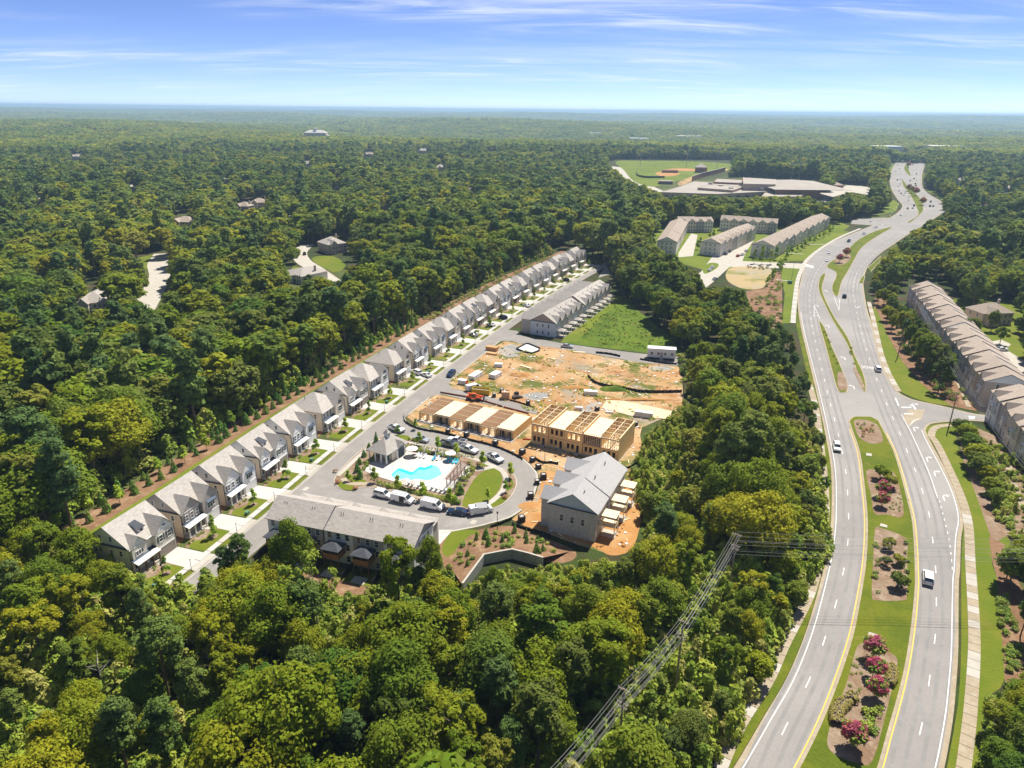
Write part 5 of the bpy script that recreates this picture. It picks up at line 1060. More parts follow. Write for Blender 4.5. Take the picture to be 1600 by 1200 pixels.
villa('brown roofed house among trees on the far left', 245, 254, 22, 15, 5, mRoofT, mPinkB, 6, 13)
villa('brown roofed house far behind the first wood', 328, 264, 20, 14, -5, mRoofT, mPinkB, 6, 13)
villa('pale roofed house far back between dark trees', 392, 262, 20, 14, -5, mRoofT, mPinkB, 6, 13)
for k, (x, y, w) in enumerate(VIL):
    sz = w * .9 * G(x, y).y / 1110
    villa(('tan', 'grey', 'brown')[k % 3] + ' roofed house among trees ' + ('at the far left' if x < 200 else 'in the far left wood' if x < 420 else 'in the middle of the left wood' if x < 640 else 'above the terraces' if x < 900 else 'in the right wood') + (', far back' if y < 260 else ', nearer' if y > 320 else ''), x, y, max(11, min(24, sz)), 11, random.uniform(-40, 40), (mRoofT, mRoofG, mRoof)[k % 3], (mPinkB, mPaleB, mTanB)[k % 3], 6 if y < 300 else 4.5, 10 if y < 300 else 7.5)
# white school-like hall on the hill far back
q = G(493, 222); t = thing('hilltop_hall', 'wide white hall with brick base on the wooded skyline', 'hall', (q.x, q.y, 0), 0.0); w_ = 70
MB().box(-30, 30, 0, 26, 0, 24).build('wall', mPinkB, t); hip_mb(MB(), -30, 30, 0, 26, 24, 31).build('roof', mat('pale_hall_roof', (.52, .49, .44), .95, spec=.05), t); MB().box(-3, 3, 9, 15, 29, 35).build('cupola', mTrim, t); hip_mb(MB(), -4, 4, 8, 16, 35, 38).build('cupola_roof', mRoofG, t); MB().box(-36, -30.01, 2, 20, 0, 18).build('side_wing', mPaleB, t); MB().box(30.01, 36, 2, 20, 0, 18).build('side_wing', mPaleB, t)
for k in range(9): window(t, -27 + k * 6.7, -.01, 14, 3, 6)
# ------------------------------------------------------------------ timber frames on the building site
def frame_two_storey():
    t = thing('timber_framed_terrace', 'two storey yellow timber frame of five houses, upper rooms still open to the sky', 'building shell', (5.6, 181.6, .02), R_(-26.7), 'timber frames on the building site')
    P = lambda k, mb, m: mb.build(k, m, t); L, D, n = 25.6, 13.6, 5; u = L / n; z1, z2 = 3.1, 6.0
    stud = cached('stud', lambda: MB().box(-.05, .05, -.07, .07, 0, 3.6).mesh('stud', mLum)); plate = MB()
    P('ground_slab', MB().box(-.3, L + .3, -.3, D, 0, .12), mConc)
    for k in range(n):
        x0 = k * u; opn = k % 2 == 0; fy = (0, .25, 0, .35, .6)[k]
        # sheathed front with openings, storey by storey
        for s, z0 in ((0, .12), (1, z1)):
            zt = z1 if s == 0 else z2; stud_only = s == 1 and k >= 3
            ops = [(1.0, .9, 1.5), (2.3, .9, 1.5), (3.75, .0 if s == 0 else .9, 2.3 if s == 0 else 1.5)] if s == 0 else [(1.1, .9, 1.6), (2.5, .9, 1.6), (3.9, .9, 1.6)]
            if not stud_only:
                mb = MB(); xs = [0.0]
                for (cx, b, h) in ops:
                    mb.box(x0 + xs[-1], x0 + cx - .4, fy, fy + .12, z0, zt); xs.append(cx + .4)
                    if b > 0: mb.box(x0 + cx - .4, x0 + cx + .4, fy, fy + .12, z0, z0 + b)
                    mb.box(x0 + cx - .4, x0 + cx + .4, fy, fy + .12, z0 + b + h, zt)
                mb.box(x0 + xs[-1], x0 + u, fy, fy + .12, z0, zt); P('front_sheathing', mb, mOSB)
            else:
                for q in np.arange(.1, u, .62): put('stud', stud, t, (x0 + q, fy + .07, z0))
                P('brace', MB().beam((x0 + .2, fy + .02, z0 + .1), (x0 + u - .3, fy + .02, zt - .2), .1, .05), mLum); P('wall_plate', MB().box(x0, x0 + u, fy, fy + .14, zt - .15, zt), mLum)
            P('floor_edge', MB().box(x0, x0 + u, fy - .02, fy + .1, zt - .12, zt + .1), mJoist)
        P('floor_deck', MB().box(x0 + .02, x0 + u - .02, fy + .14, D, z1 - .15, z1), mPly)
        top = P('upper_deck', MB().box(x0 + .02, x0 + u - .02, fy + .05, D - .4, z2 - .02, z2 + .14), mPly) if not opn else None
        if not opn:
            for q in range(1, 5): P('panel_joint', MB().box(x0 + .05, x0 + u - .05, fy + q * 2.6, fy + q * 2.6 + .05, z2 + .142, z2 + .15), mJoist)
        # party walls
        for x in (x0 + .0, x0 + u - .14) if opn else ():
            P('party_wall', MB().box(x, x + .14, fy + .12, D, z1, z2 + .9), mOSB); P('wall_plate', MB().box(x - .03, x + .17, fy + .1, D, z2 + .9, z2 + 1.0), mLum)
        if opn:
            P('wall_plate', MB().box(x0, x0 + u, fy - .03, fy + .16, z2 + .12, z2 + .24), mLum)
            P('rear_wall', MB().box(x0 + .14, x0 + u - .14, D - .14, D, z1, z2 + .9), mOSB)
            for yy in (3.2, 6.0, 8.6, 11.0):
                P('partition_plate', MB().box(x0 + .15, x0 + u - .15, yy, yy + .14, z2 + .68, z2 + .82), mLum)
                for q in np.arange(.5, u - .3, .7): put('stud', stud, t, (x0 + q, yy + .06, z1))
            for yy in (1.0, 4.6, 7.4, 9.8, 12.2):
                for q in (1.7, 3.4): put('stud', stud, t, (x0 + q, yy, z1 + .3)).rotation_euler[0] = .0
            P('partition_plate', MB().box(x0 + 2.48, x0 + 2.64, fy + .2, D - .3, z2 + .7, z2 + .86), mLum)
            for q in np.arange(1, D - 1, .9): put('stud', stud, t, (x0 + 2.56, q, z1))
            for q in (0.8, 2.6, 4.4):
                P('brace', MB().beam((x0 + q, fy + .2, z2 + .8), (x0 + q + .3, fy + 3.6, z1 + .1), .1, .1), mLum)
    for x in (-.12, L - .02): P('end_sheathing', MB().box(x, x + .14, .3, D, .12, z2 + (.9 if x > 0 else .9)), mOSB)
    P('rear_sheathing', MB().box(0, L, D + .01, D + .14, .12, z1 + 2.7), mOSB)
    for k, fy in enumerate((0, .25, 0, .35, .6)): P('door_step', MB().box(k * u + 3.2, k * u + 4.4, fy - 1.2, fy - .02, .02, .3), mConc)
frame_two_storey()
def frame_one_storey():
    t = thing('timber_framed_terrace', 'single storey timber frame of six bays with alternating joists and plywood decks', 'building shell', (-28.0, 197.0, .02), R_(-26.3), 'timber frames on the building site')
    P = lambda k, mb, m: mb.build(k, m, t); L, D, n = 31.6, 12.6, 6; u = L / n; h = 2.65; P('ground_slab', MB().box(-.4, L + .4, -1.6, D + .4, 0, .14), mConc)
    jm = cached('jst', lambda: MB().box(-.06, .06, 0.1, D - .1, 0, .3).mesh('joist', mJoist)); stud = cached('stud1', lambda: MB().box(-.05, .05, -.07, .07, 0, 2.45).mesh('stud', mLum))
    for k in range(n):
        x0 = k * u; fy = .5 if k % 2 else 0
        for x in (x0, x0 + u - .14): P('party_wall', MB().box(x, x + .13, fy, D, .14, h), mOSB)
        P('rear_wall', MB().box(x0 + .15, x0 + u - .15, D - .13, D, .14, h), mOSB)
        P('front_panel', MB().box(x0 + 1.9, x0 + 2.9, fy + 1.0, fy + 1.12, .14, h), mOSB); P('front_panel', MB().box(x0 + .14, x0 + .5, fy, fy + .12, .14, h), mOSB); P('front_panel', MB().box(x0 + u - .5, x0 + u - .15, fy, fy + .12, .14, h), mOSB)
        P('header_beam', MB().box(x0, x0 + u, fy - .02, fy + .14, h - .35, h), mLum)
        for q in (.7, 1.4, 3.1, 3.8, 4.6): put('stud', stud, t, (x0 + q, fy + .08, .14))
        for yy in (4.0, 8.0):
            for q in np.arange(.6, u - .3, .9): put('stud', stud, t, (x0 + q, yy, .14))
        P('debris', MB().box(x0 + 1.0, x0 + 2.2, fy - 1.3, fy - .4, .14, .35).box(x0 + 3.3, x0 + 4.3, fy - 1.2, fy - .2, .14, .28), mPaleB)
        if k % 2:
            P('deck', MB().box(x0 + .02, x0 + u - .02, fy - .1, D - .9, h + .02, h + .34), mPly)
            for q in range(1, 4): P('panel_joint', MB().box(x0 + q * u / 4 - .025, x0 + q * u / 4 + .025, fy, D - 1, h + .342, h + .35), mJoist)
        else:
            for q in np.arange(.25, u - .1, .41): put('joist', jm, t, (x0 + q, fy * .5, h))
            for q in (3, 6.5, 10): P('blocking', MB().box(x0 + .2, x0 + u - .2, q, q + .1, h + .302, h + .36), mLum)
            P('interior_floor', MB().box(x0 + .15, x0 + u - .15, fy + .2, D - .2, .145, .16), mPly)
    P('end_sheathing', MB().box(L + .01, L + .13, .4, D, .14, h + .3), mOSB)
frame_one_storey()
RB = mat('rust_brown_beam', (.24, .07, .04), .7)
for a, b in (((688, 614), (735, 622)), ((737, 622), (785, 636)), ((787, 637), (826, 647))):
    p, q = G(*a), G(*b); t = thing('steel_edge_form', 'rust brown edge beam lying behind the single storey frame, ' + {688: 'nearest the street', 737: 'middle piece', 787: 'nearest the two storey frame'}[a[0]], 'beam', (p.x, p.y, .05), math.atan2(q.y - p.y, q.x - p.x), 'edge beams behind the frame'); l = (q - p).length
    MB().box(0, l, -.12, .12, 0, .12).build('flange', RB, t); MB().box(0, l, -.04, .04, .12, .5).build('web', RB, t)
# ------------------------------------------------------------------ site equipment and materials
mWrap = mat('white_wrap', (.74, .73, .72), .5, var=.06, scale=2); mRedP = mat('red_paint', (.62, .05, .02), .4); mYelP = mat('yellow_paint', (.60, .42, .02), .5); mOrg = mat('orange_paint', (.75, .13, .02), .4); mRub = mat('rubber', (.02, .02, .02), .8)
mBin = mat('dark_crate', (.045, .04, .04), .7, var=.2, scale=2); mTanBox = mat('tan_carton', (.50, .32, .18), .8)
def wrapped_stack(px, py, l, w, h, rz, label, m2=None):
    q = G(px, py); t = thing('wrapped_stack', label, 'lumber stack', (q.x, q.y, .03), R_(rz), 'wrapped building material on the bare site')
    for k in (-.35, 0, .35): MB().box(k * l - .06, k * l + .06, -w / 2, w / 2, 0, .12).build('bearer', mLum, t)
    for k in range(2): MB().box(-l / 2, l / 2, -w / 2 + k * .06, w / 2 - k * .06, .12 + k * h / 2, .12 + (k + 1) * h / 2 - .04).build('package', mWrap, t)
    if m2: MB().box(l / 2 + .003, l / 2 + .03, -w / 2, w / 2, .14, h + .1).build('red_end', m2, t)
    for k in (-.25, .25): MB().box(k * l - .03, k * l + .03, -w / 2 - .01, w / 2 + .01, .12, h + .1).build('strap', mGreyS, t)
wrapped_stack(743, 590, 6.2, 2.6, 1.5, 64, 'longest white wrapped stack on the bare site near the street corner')
wrapped_stack(774, 589, 4.6, 2.8, 1.5, 60, 'shorter white wrapped stack right of the longest one')
wrapped_stack(779, 573, 2.9, 1.8, 1.2, -5, 'small white wrapped stack standing in grass above the two long ones')
wrapped_stack(723, 600, 3.0, 1.8, 1.5, -20, 'white wrapped stack with bright red end by the street corner', mRedP)
wrapped_stack(923, 617, 4.4, 1.8, 1.4, -8, 'white wrapped stack on lumber behind the two storey frame')
wrapped_stack(904, 640, 2.4, 1.2, .9, -8, 'small white bundle just behind the two storey frame')
wrapped_stack(998, 650, 2.6, 1.8, 1.6, -12, 'white pallet stack right of the two storey frame')
wrapped_stack(1012, 652, 3.0, 1.8, 1.6, -12, 'second white pallet stack right of the two storey frame, nearer the meadow')
def lumber(px, py, l, w, h, rz, label, m, n=4):
    q = G(px, py); t = thing('lumber_pile', label, 'lumber pile', (q.x, q.y, .03), R_(rz), 'lumber piles on the bare site')
    for k in range(n):
        for j in range(3): MB().box(-l / 2 + random.uniform(0, .3), l / 2 - random.uniform(0, .3), -w / 2 + j * w / 3, -w / 2 + (j + 1) * w / 3 - .04, k * h / n, (k + 1) * h / n - .02).build('board', m, t)
mTruss = mat('roof_truss_wood', (.55, .30, .12), .85, var=.2, scale=2)
lumber(769, 547, 4.8, 2.2, 1.5, -22, 'tall brown truss pile beside the grey gravel patch', mTruss, 5); lumber(768, 554, 4.6, 1.0, .6, -22, 'low brown board pile in front of the truss pile', mTruss, 2)
lumber(822, 574, 5.5, .9, .3, -40, 'flat pale boards lying on the grassy middle of the site', mLum, 1); lumber(905, 551, 5.0, .9, .3, -8, 'pale boards along the upper side street', mLum, 1); lumber(862, 561, 3.4, .8, .3, -28, 'short pale boards on clay below the silver car', mLum, 1)
lumber(857, 692, 3.0, 1.1, .35, -20, 'pale boards at the left foot of the two storey frame', mLum, 2); lumber(823, 687, 2.4, .3, .35, -5, 'red painted beam left of the two storey frame', mRedP, 1)
lumber(690, 662, 4.2, 1.4, .15, -22, 'pale sheets on the clay in front of the single storey frame', mPly, 1); lumber(784, 682, 4.6, .4, .15, 40, 'thin white board in front of the single storey frame', mWrap, 1)
lumber(952, 645, 2.6, .9, .5, -12, 'white roll of boards on the slab behind the frame', mWrap, 1); lumber(852, 622, 2.0, .5, .2, 5, 'short white board on grey gravel', mWrap, 1)
def crate(px, py, s, label, rz, m=None):
    q = G(px, py); t = thing('material_crate', label, 'crate', (q.x, q.y, .03), R_(rz), 'dark crates round the loop street'); m = m or mBin
    MB().box(-s / 2, s / 2, -s / 2, s / 2, 0, .14).build('pallet', mWoodB, t)
    MB().box(-s / 2 + .03, s / 2 - .03, -s / 2 + .03, s / 2 - .03, .14, s * .82).build('body', m, t)
    MB().box(-s / 2, s / 2, -s / 2, -s / 2 + .1, s * .82, s * .95).box(-s / 2, s / 2, s / 2 - .1, s / 2, s * .82, s * .95).box(-s / 2, -s / 2 + .1, -s / 2 + .1, s / 2 - .1, s * .82, s * .95).box(s / 2 - .1, s / 2, -s / 2 + .1, s / 2 - .1, s * .82, s * .95).build('rim', m, t)
    for k in range(3): MB().box(-s * .3 + k * .32, -s * .3 + k * .32 + .22, -s * .3, s * .3, s * .82, s * .9 + .05 * k).build('content', mGreyW if k != 1 else mWrap, t)
for px, py, lb, rz in ((700, 676, 'dark crate by the silt fence below the single storey frame, leftmost', -20), (729, 682, 'dark crate by the silt fence, second from the left', -20), (774, 695, 'dark crate by the silt fence above the row of parked pickups', -20), (816, 709, 'dark crate at the bend left of the two storey frame', -40), (832, 721, 'dark crate at the bend in front of the two storey frame', -50), (841, 732, 'dark crate in the outermost bend of the loop', -60), (849, 748, 'dark crate on orange clay beside the brick block', -80), (839, 756, 'dark crate on the outer kerb of the loop', -85), (829, 778, 'dark crate at the kerb below the brick block garages', -85), (815, 814, 'dark crate at the lower corner of the orange clay yard', 20), (784, 613, 'dark crate behind the yellow container', 0), (772, 620, 'dark crate right of the yellow container', 0), (825, 632, 'dark crate at the end of the alley', 0), (933, 641, 'dark crate behind the two storey frame', 20), (993, 665, 'dark crate right of the two storey frame', 0)):
    crate(px, py, random.uniform(1.2, 1.5), lb, rz)
crate(790, 622, 2.6, 'tan carton pallet by the alley', -3, mTanBox)
q = G(752, 615); t = thing('waste_container', 'yellow open topped waste container by the alley', 'container', (q.x, q.y, .05), R_(-12)); mb = MB()
mb.box(-3, 3, -1.2, -1.12, .2, 1.8).box(-3, 3, 1.12, 1.2, .2, 1.8).box(-3, -2.92, -1.12, 1.12, .2, 1.8).box(2.92, 3, -1.12, 1.12, .2, 1.8).box(-3, 3, -1.12, 1.12, .2, .3).build('shell', mYelP, t)
for k in range(7): MB().box(-2.7 + k * .88, -2.55 + k * .88, -1.28, -1.205, .2, 1.75).build('rib', mYelP, t)
MB().box(-2.9, 2.9, -1.1, 1.1, .3, 1.15).build('rubble', mGreyW, t)
for x in (-2.2, 2.2): MB().cyl(x, 0, 0, .2, .2, n=8).build('roller', mRub, t)
# red telehandler
q = G(741, 625); t = thing('telehandler', 'orange red telehandler parked behind the single storey frame', 'telehandler', (q.x, q.y, .04), R_(-16)); P = lambda k, mb, m: mb.build(k, m, t)
P('chassis', MB().box(-2.6, 2.4, -.75, .75, .6, 1.25), mOrg); P('engine_cover', MB().box(-1.9, .6, .2, .95, 1.25, 1.8), mOrg); P('cab', MB().solid([(-.6, -1.0, 1.25), (.9, -1.0, 1.25), (.9, -.15, 1.25), (-.6, -.15, 1.25)], [(-.5, -.95, 2.45), (.6, -.95, 2.45), (.6, -.2, 2.45), (-.5, -.2, 2.45)]), mGlass); P('cab_roof', MB().box(-.6, .7, -1.02, -.12, 2.45, 2.56), mOrg)
P('boom', MB().beam((-2.3, .05, 2.1), (3.2, .05, 1.5), .42, .42), mOrg); P('fork_carriage', MB().box(3.2, 3.4, -.6, .7, .4, 1.7), mBlackM); P('fork', MB().box(3.4, 4.5, -.45, -.3, .4, .48), mBlackM); P('fork', MB().box(3.4, 4.5, .4, .55, .4, .48), mBlackM)
wm = MB().solid([(.62 * math.cos(a), -.2, .62 * math.sin(a)) for a in np.linspace(0, 6.283, 13)[:-1]], [(.62 * math.cos(a), .2, .62 * math.sin(a)) for a in np.linspace(0, 6.283, 13)[:-1]]).mesh('wheel', mRub)
for x in (-1.75, 1.65):
    for y in (-.98, .98): put('wheel', wm, t, (x, y, .62))
# skid steer bucket machine
q = G(807, 622); t = thing('mini_loader', 'small dark loader standing on the gravel at the alley', 'loader', (q.x, q.y, .04), R_(30)); P = lambda k, mb, m: mb.build(k, m, t)
P('body', MB().box(-1.2, .9, -.6, .6, .35, 1.2), mGreyS); P('cab', MB().box(-.6, .6, -.55, .55, 1.2, 2.1), mBlackM); P('bucket', MB().solid([(1.5, -.9, .05), (2.2, -.9, .05), (2.2, .9, .05), (1.5, .9, .05)], [(1.4, -.9, .8), (1.6, -.9, .8), (1.6, .9, .8), (1.4, .9, .8)]), mGreyS)
for y in (-.7, .7): P('lift_arm', MB().beam((-1.0, y, 1.5), (1.5, y, .5), .16, .2), mGreyS); P('track', MB().box(-1.2, 1.0, y - .18, y + .18, 0, .5), mRub)
# concrete wash-out
q = GL([(807, 546), (822, 538), (826, 538), (843, 545), (842, 549), (831, 553), (820, 551)]); t = thing('washout_pit', 'white lined washout pit with dark rim on the gravel', 'washout', (0, 0, 0)); MB().sheet(q, .12).build('liner', mWrap, t)
for k in range(len(q)):
    a, b = q[k], q[(k + 1) % len(q)]; MB().beam((*a, .35), (*b, .35), .5, .5).build('rim_bale', mBlackM, t)
# office trailer
q0 = G(1011, 561); q1 = G(1055, 564); l = (q1 - q0).length; t = thing('office_trailer', 'long white site office trailer at the end of the side street', 'trailer', (q0.x, q0.y, .04), math.atan2(q1.y - q0.y, q1.x - q0.x)); P = lambda k, mb, m: mb.build(k, m, t)
P('body', MB().box(0, l, 0, 3.4, .8, 4.2), mWhiteS); P('roof', MB().box(-.1, l + .1, -.1, 3.5, 4.2, 4.35), mWrap); P('skirt', MB().box(.3, l - .3, .2, 3.2, .25, .8), mBlackM)
for k in range(4): window(t, 1.6 + k * (l - 3) / 3, -.005, 2.0, .9, .9)
P('door', MB().box(l * .5 - .45, l * .5 + .45, -.06, -.005, .95, 3.0), mGreyS); P('step', MB().box(l * .5 - .7, l * .5 + .7, -1.1, -.08, 0, .9), mGreyW)
for x in (1.8, l - 1.8): P('wheel', MB().solid([(x + .45 * math.cos(a), -.02, .45 + .45 * math.sin(a)) for a in np.linspace(0, 6.283, 11)[:-1]], [(x + .45 * math.cos(a), .2, .45 + .45 * math.sin(a)) for a in np.linspace(0, 6.283, 11)[:-1]]), mRub)
# silt fences: sagging fabric between stakes
mSilt = mat('black_silt_fabric', (.018, .018, .02), .8); mSiltG = mat('grey_silt_fabric', (.38, .36, .31), .8)
def silt(px, label, m=None, h=.75, smoothn=4):
    L = resample(smooth(GL(px), smoothn), 2.0); t = thing('silt_fence', label, 'silt fence', (L[0].x, L[0].y, 0)); o = L[0]; mb = MB()
    for i in range(len(L) - 1):
        a, b = L[i] - o, L[i + 1] - o; mid_ = (a + b) / 2 + Vector((random.uniform(-.12, .12), random.uniform(-.12, .12)))
        for (p, q, h0, h1) in ((a, mid_, h, h * .82), (mid_, b, h * .82, h)): mb.solid([(p.x, p.y, 0), (q.x, q.y, 0), (q.x, q.y + .04, 0), (p.x, p.y + .04, 0)], [(p.x, p.y, h0), (q.x, q.y, h1), (q.x, q.y + .04, h1), (p.x, p.y + .04, h0)])
    mb.build('fabric', m or mSilt, t); st = cached('stake', lambda: MB().box(-.04, .04, -.04, .04, 0, 1.0).mesh('stake', mGreyW))
    for p in L[::2]: put('stake', st, t, (p.x - o.x, p.y - o.y - .06, 0))
silt([(631, 650), (634, 661), (655, 671), (692, 678), (731, 688), (768, 697), (797, 708), (822, 722)], 'black silt fence between loop street and the framed houses')
silt([(918, 588), (928, 598), (945, 604), (968, 607), (1000, 613), (1035, 614), (1066, 613)], 'curved black silt fence across the upper bare site', h=1.1)
silt([(931, 552), (952, 554), (974, 559)], 'short black silt fence along the upper side street', h=.9); silt([(1000, 562), (1035, 568), (1060, 570)], 'black silt fence in front of the office trailer')
silt([(1066, 562), (1070, 580), (1069, 600), (1066, 650)], 'grey silt fence at the right edge of the bare site', mSiltG, 1.1); silt([(964, 732), (978, 733), (990, 728), (1002, 712), (1003, 692)], 'black silt fence right of the two storey frame')
silt([(966, 751), (980, 760), (993, 768), (1005, 782), (1003, 800), (998, 815)], 'black silt fence round the orange yard of the brick block'); silt([(766, 825), (785, 818), (800, 812)], 'short black silt fence at the kerb by the lower lamp post'); silt([(800, 820), (825, 829), (848, 834), (866, 842)], 'black silt fence above the planted slope')
silt([(836, 716), (846, 724), (862, 724), (880, 728)], 'black silt fence between brick block and two storey frame'); silt([(796, 626), (812, 630), (842, 640)], 'black silt fence along the alley', h=.6)
# weeds, spoil heaps
def mound(px, py, rx, ry, h, name, label, m):
    q = G(px, py); n = 16; mb = MB(); rings = [(1, 0), (.72, .5), (.35, .88)]
    pts = [[(q.x + rx * f * math.cos(a) * random.uniform(.85, 1.15), q.y + ry * f * math.sin(a) * random.uniform(.85, 1.15), h * g) for a in np.linspace(0, 6.283, n + 1)[:-1]] for f, g in rings]
    for i in range(2):
        for k in range(n): mb.face([pts[i][k], pts[i][(k + 1) % n], pts[i + 1][(k + 1) % n], pts[i + 1][k]])
    for k in range(n): mb.face([pts[2][k], pts[2][(k + 1) % n], (q.x, q.y, h)])
    o = mb.build(name, m); tag(o, label, 'dirt mound', 'spoil heaps on the bare site')
mound(812, 586, 4, 2.2, .9, 'dirt_mound', 'brown clay heap right of the wrapped stacks', mClay); mound(900, 606, 5, 2, .8, 'dirt_mound', 'orange clay heap in the middle of the upper site', mClay); mound(985, 585, 6, 4, .8, 'dirt_mound', 'broad clay heap on the right part of the site', mDirt); mound(960, 608, 5, 3, .9, 'dirt_mound', 'grassy heap inside the curved silt fence', mRough)
mound(995, 625, 14, 1.2, .7, 'dirt_mound', 'long orange clay bank behind the slab', mClay); mound(830, 792, 3, 2.5, .5, 'dirt_mound', 'orange clay heap by the lower corner of the loop', mClay)
# tyre ruts and scraps
for pts in ([(712, 600), (760, 600), (830, 612), (900, 600), (980, 590), (1050, 600)], [(800, 560), (850, 580), (900, 610), (910, 640)], [(1050, 580), (980, 600), (930, 640)], [(690, 668), (740, 680), (800, 698), (850, 725), (880, 735)], [(850, 735), (852, 770), (840, 800), (810, 815)], [(975, 740), (995, 780), (990, 820), (965, 860)], [(880, 560), (960, 575), (1055, 585)], [(720, 590), (760, 575), (800, 566), (860, 570)]):
    L = smooth(GL(pts), 5)
    for d in (-.9, .9): struct(MB().strip(offset_line(L, d + .22), offset_line(L, d - .22), .0275 + .0015 * random.random()).build('tyre_rut', mClay))
sx_ = RNG.uniform(-34, 75, 9000); sy_ = RNG.uniform(125, 285, 9000); k_ = np.zeros(9000, bool)
for P_ in (SITE1, SITE2): k_ |= inside([tuple(p) for p in P_], sx_, sy_)
sx_, sy_ = sx_[k_][:900], sy_[k_][:900]
sq_ = [[tk(MB().box(-.6, .6, -.07, .07, 0, .1), 0)], [tk(MB().box(-.25, .25, -.2, .2, 0, .12), 1)], [tk(MB().solid([(-.3, -.2, 0), (.3, -.25, 0), (.25, .25, 0), (-.2, .2, 0)], [(-.1, -.1, .2), (.15, -.1, .25), (.1, .1, .2), (-.1, .1, .22)]), 2)]]
woods('building_debris', sq_, sx_, sy_, np.full(len(sx_), .03), RNG.uniform(.6, 1.7, len(sx_)), RNG.integers(0, 3, len(sx_)), [mLum, mWrap, mClay])
# ------------------------------------------------------------------ pool island
mWater = mat('pool_water', (.20, .62, .72), .06, spec=.5, var=.12, scale=.35, ground=True); mWallShade = mat('cyan_wall_shade', (.03, .52, .62), .3)  # the deep cyan is a painted shade tone for the far pool wall
pool_poly = smooth(GL([(612, 743), (618, 737), (624, 733), (634, 736), (644, 739), (650, 735), (656, 731), (664, 732), (669, 730), (676, 728), (685, 732), (688, 738), (690, 742), (680, 748), (668, 752), (655, 750), (640, 752), (625, 750), (614, 747)]), 3, True)
pl = thing_struct('swimming_pool'); MB().sheet(pool_poly, .272).build('water', mWater, pl)
bk_ = [p for p in pool_poly]; cop = MB()
if area(pool_poly) < 0: bk_ = bk_[::-1]
outp = offset_poly(bk_, -.35); cop.strip(bk_ + bk_[:1], outp + outp[:1], .285); cop.build('coping', mConcNew, pl)
north = smooth(GL([(612, 743), (618, 737), (624, 733), (634, 736), (644, 739), (650, 735), (656, 731), (664, 732), (669, 730), (676, 728)]), 3); MB().strip(north, [p + Vector((0, -1.5)) for p in north], .280).build('pool_wall_shade', mWallShade, pl)  # flat cyan band: shade of the far pool wall put into its colour
q = G(605, 728); t = thing('pool_house', 'small grey brick pool house with white cupola at the pool deck', 'pool house', (q.x, q.y, .2), R_(61)); P = lambda k, mb, m: mb.build(k, m, t)
P('wall', MB().box(2.6, 8.6, .3, 6.0, 0, 3.1), mCreamB); P('porch_floor', MB().box(-.2, 2.6, 0, 6.2, -.02, .12), mConc); P('roof', hip_mb(MB(), 0, 8.8, 0, 6.2, 3.1, 6.2, .45), mRoof)
P('side_gable', MB().solid([(4.4, -.35, 3.0), (7.2, -.35, 3.0), (5.8, -.35, 4.6)], [(4.4, 1.8, 3.0), (7.2, 1.8, 3.0), (5.8, 1.8, 4.6)]), mPaleB); P('gable_roof', gable_front_mb(MB(), 5.8, 1.5, -.6, 2.8, 3.05, 4.75), mRoof)
P('arched_opening', MB().solid([(5.8 + 1.0 * math.cos(a), -.38, 2.4 + 1.0 * math.sin(a)) for a in np.linspace(0, math.pi, 9)] + [(4.8, -.38, .1), (6.8, -.38, .1)], [(5.8 + 1.0 * math.cos(a), .28, 2.4 + 1.0 * math.sin(a)) for a in np.linspace(0, math.pi, 9)] + [(4.8, .28, .1), (6.8, .28, .1)]), mDarkT)
for x in (4.3, 7.3): P('pilaster', MB().box(x - .2, x + .2, -.32, .29, 0, 3.0), mTrim)
for y in (.25, 2.1, 4.0, 5.9): P('column', MB().box(-.02, .28, y - .15, y + .15, .1, 3.05), mTrim)
P('door', MB().box(2.52, 2.59, 1.4, 2.4, .1, 2.3), mTeal); P('door', MB().box(2.52, 2.59, 3.9, 4.9, .1, 2.3), mDarkT)
cu = P('cupola', MB().box(3.8, 5.0, 2.5, 3.7, 5.6, 7.0), mTrim); P('cupola_roof', hip_mb(MB(), 3.8, 5.0, 2.5, 3.7, 7.0, 8.1, .2), mRoof); P('louvre', MB().box(3.95, 4.85, 2.45, 2.49, 6.2, 6.9), mGreyS)
def umbrella(px, py, r, label, opened=True, m=None):
    q = G(px, py); t = thing('pool_umbrella', label, 'umbrella', (q.x, q.y, .26), 0, 'umbrellas on the pool deck'); MB().cyl(0, 0, 0, 2.5, .04, n=6).build('pole', mTrim, t); MB().cyl(0, 0, 0, .12, .35, n=10).build('base', mGreyW, t)
    if opened: MB().cyl(0, 0, 2.1, 2.7, r, .06, 8).build('canopy', m or mTrim, t)
    else: MB().cyl(0, 0, 1.0, 2.6, .2, .05, 8).build('canopy', m or mWrap, t)
umbrella(644, 713, 1.7, 'large white umbrella over the round table by the pool house'); umbrella(704, 720, 1.5, 'white umbrella over the blue loungers')
mPinkU = mat('pale_pink_canvas', (.66, .56, .50), .8)
umbrella(634, 764, 1.2, 'pale umbrella at the near pool edge, left one', True, mPinkU); umbrella(648, 766, 1.3, 'pale umbrella at the near pool edge, right one', True, mPinkU)
for k, (x, y) in enumerate(((663, 712), (681, 718), (692, 718), (657, 766), (579, 741))): umbrella(x, y, 1, 'folded umbrella on the deck, ' + ('between first white loungers', 'between the middle loungers', 'left of the blue loungers', 'at the near deck edge', 'at the left deck corner')[k], False)
mBlueL = mat('blue_sling', (.06, .42, .58), .6); mWhtL = mat('white_sling', (.70, .74, .76), .6)
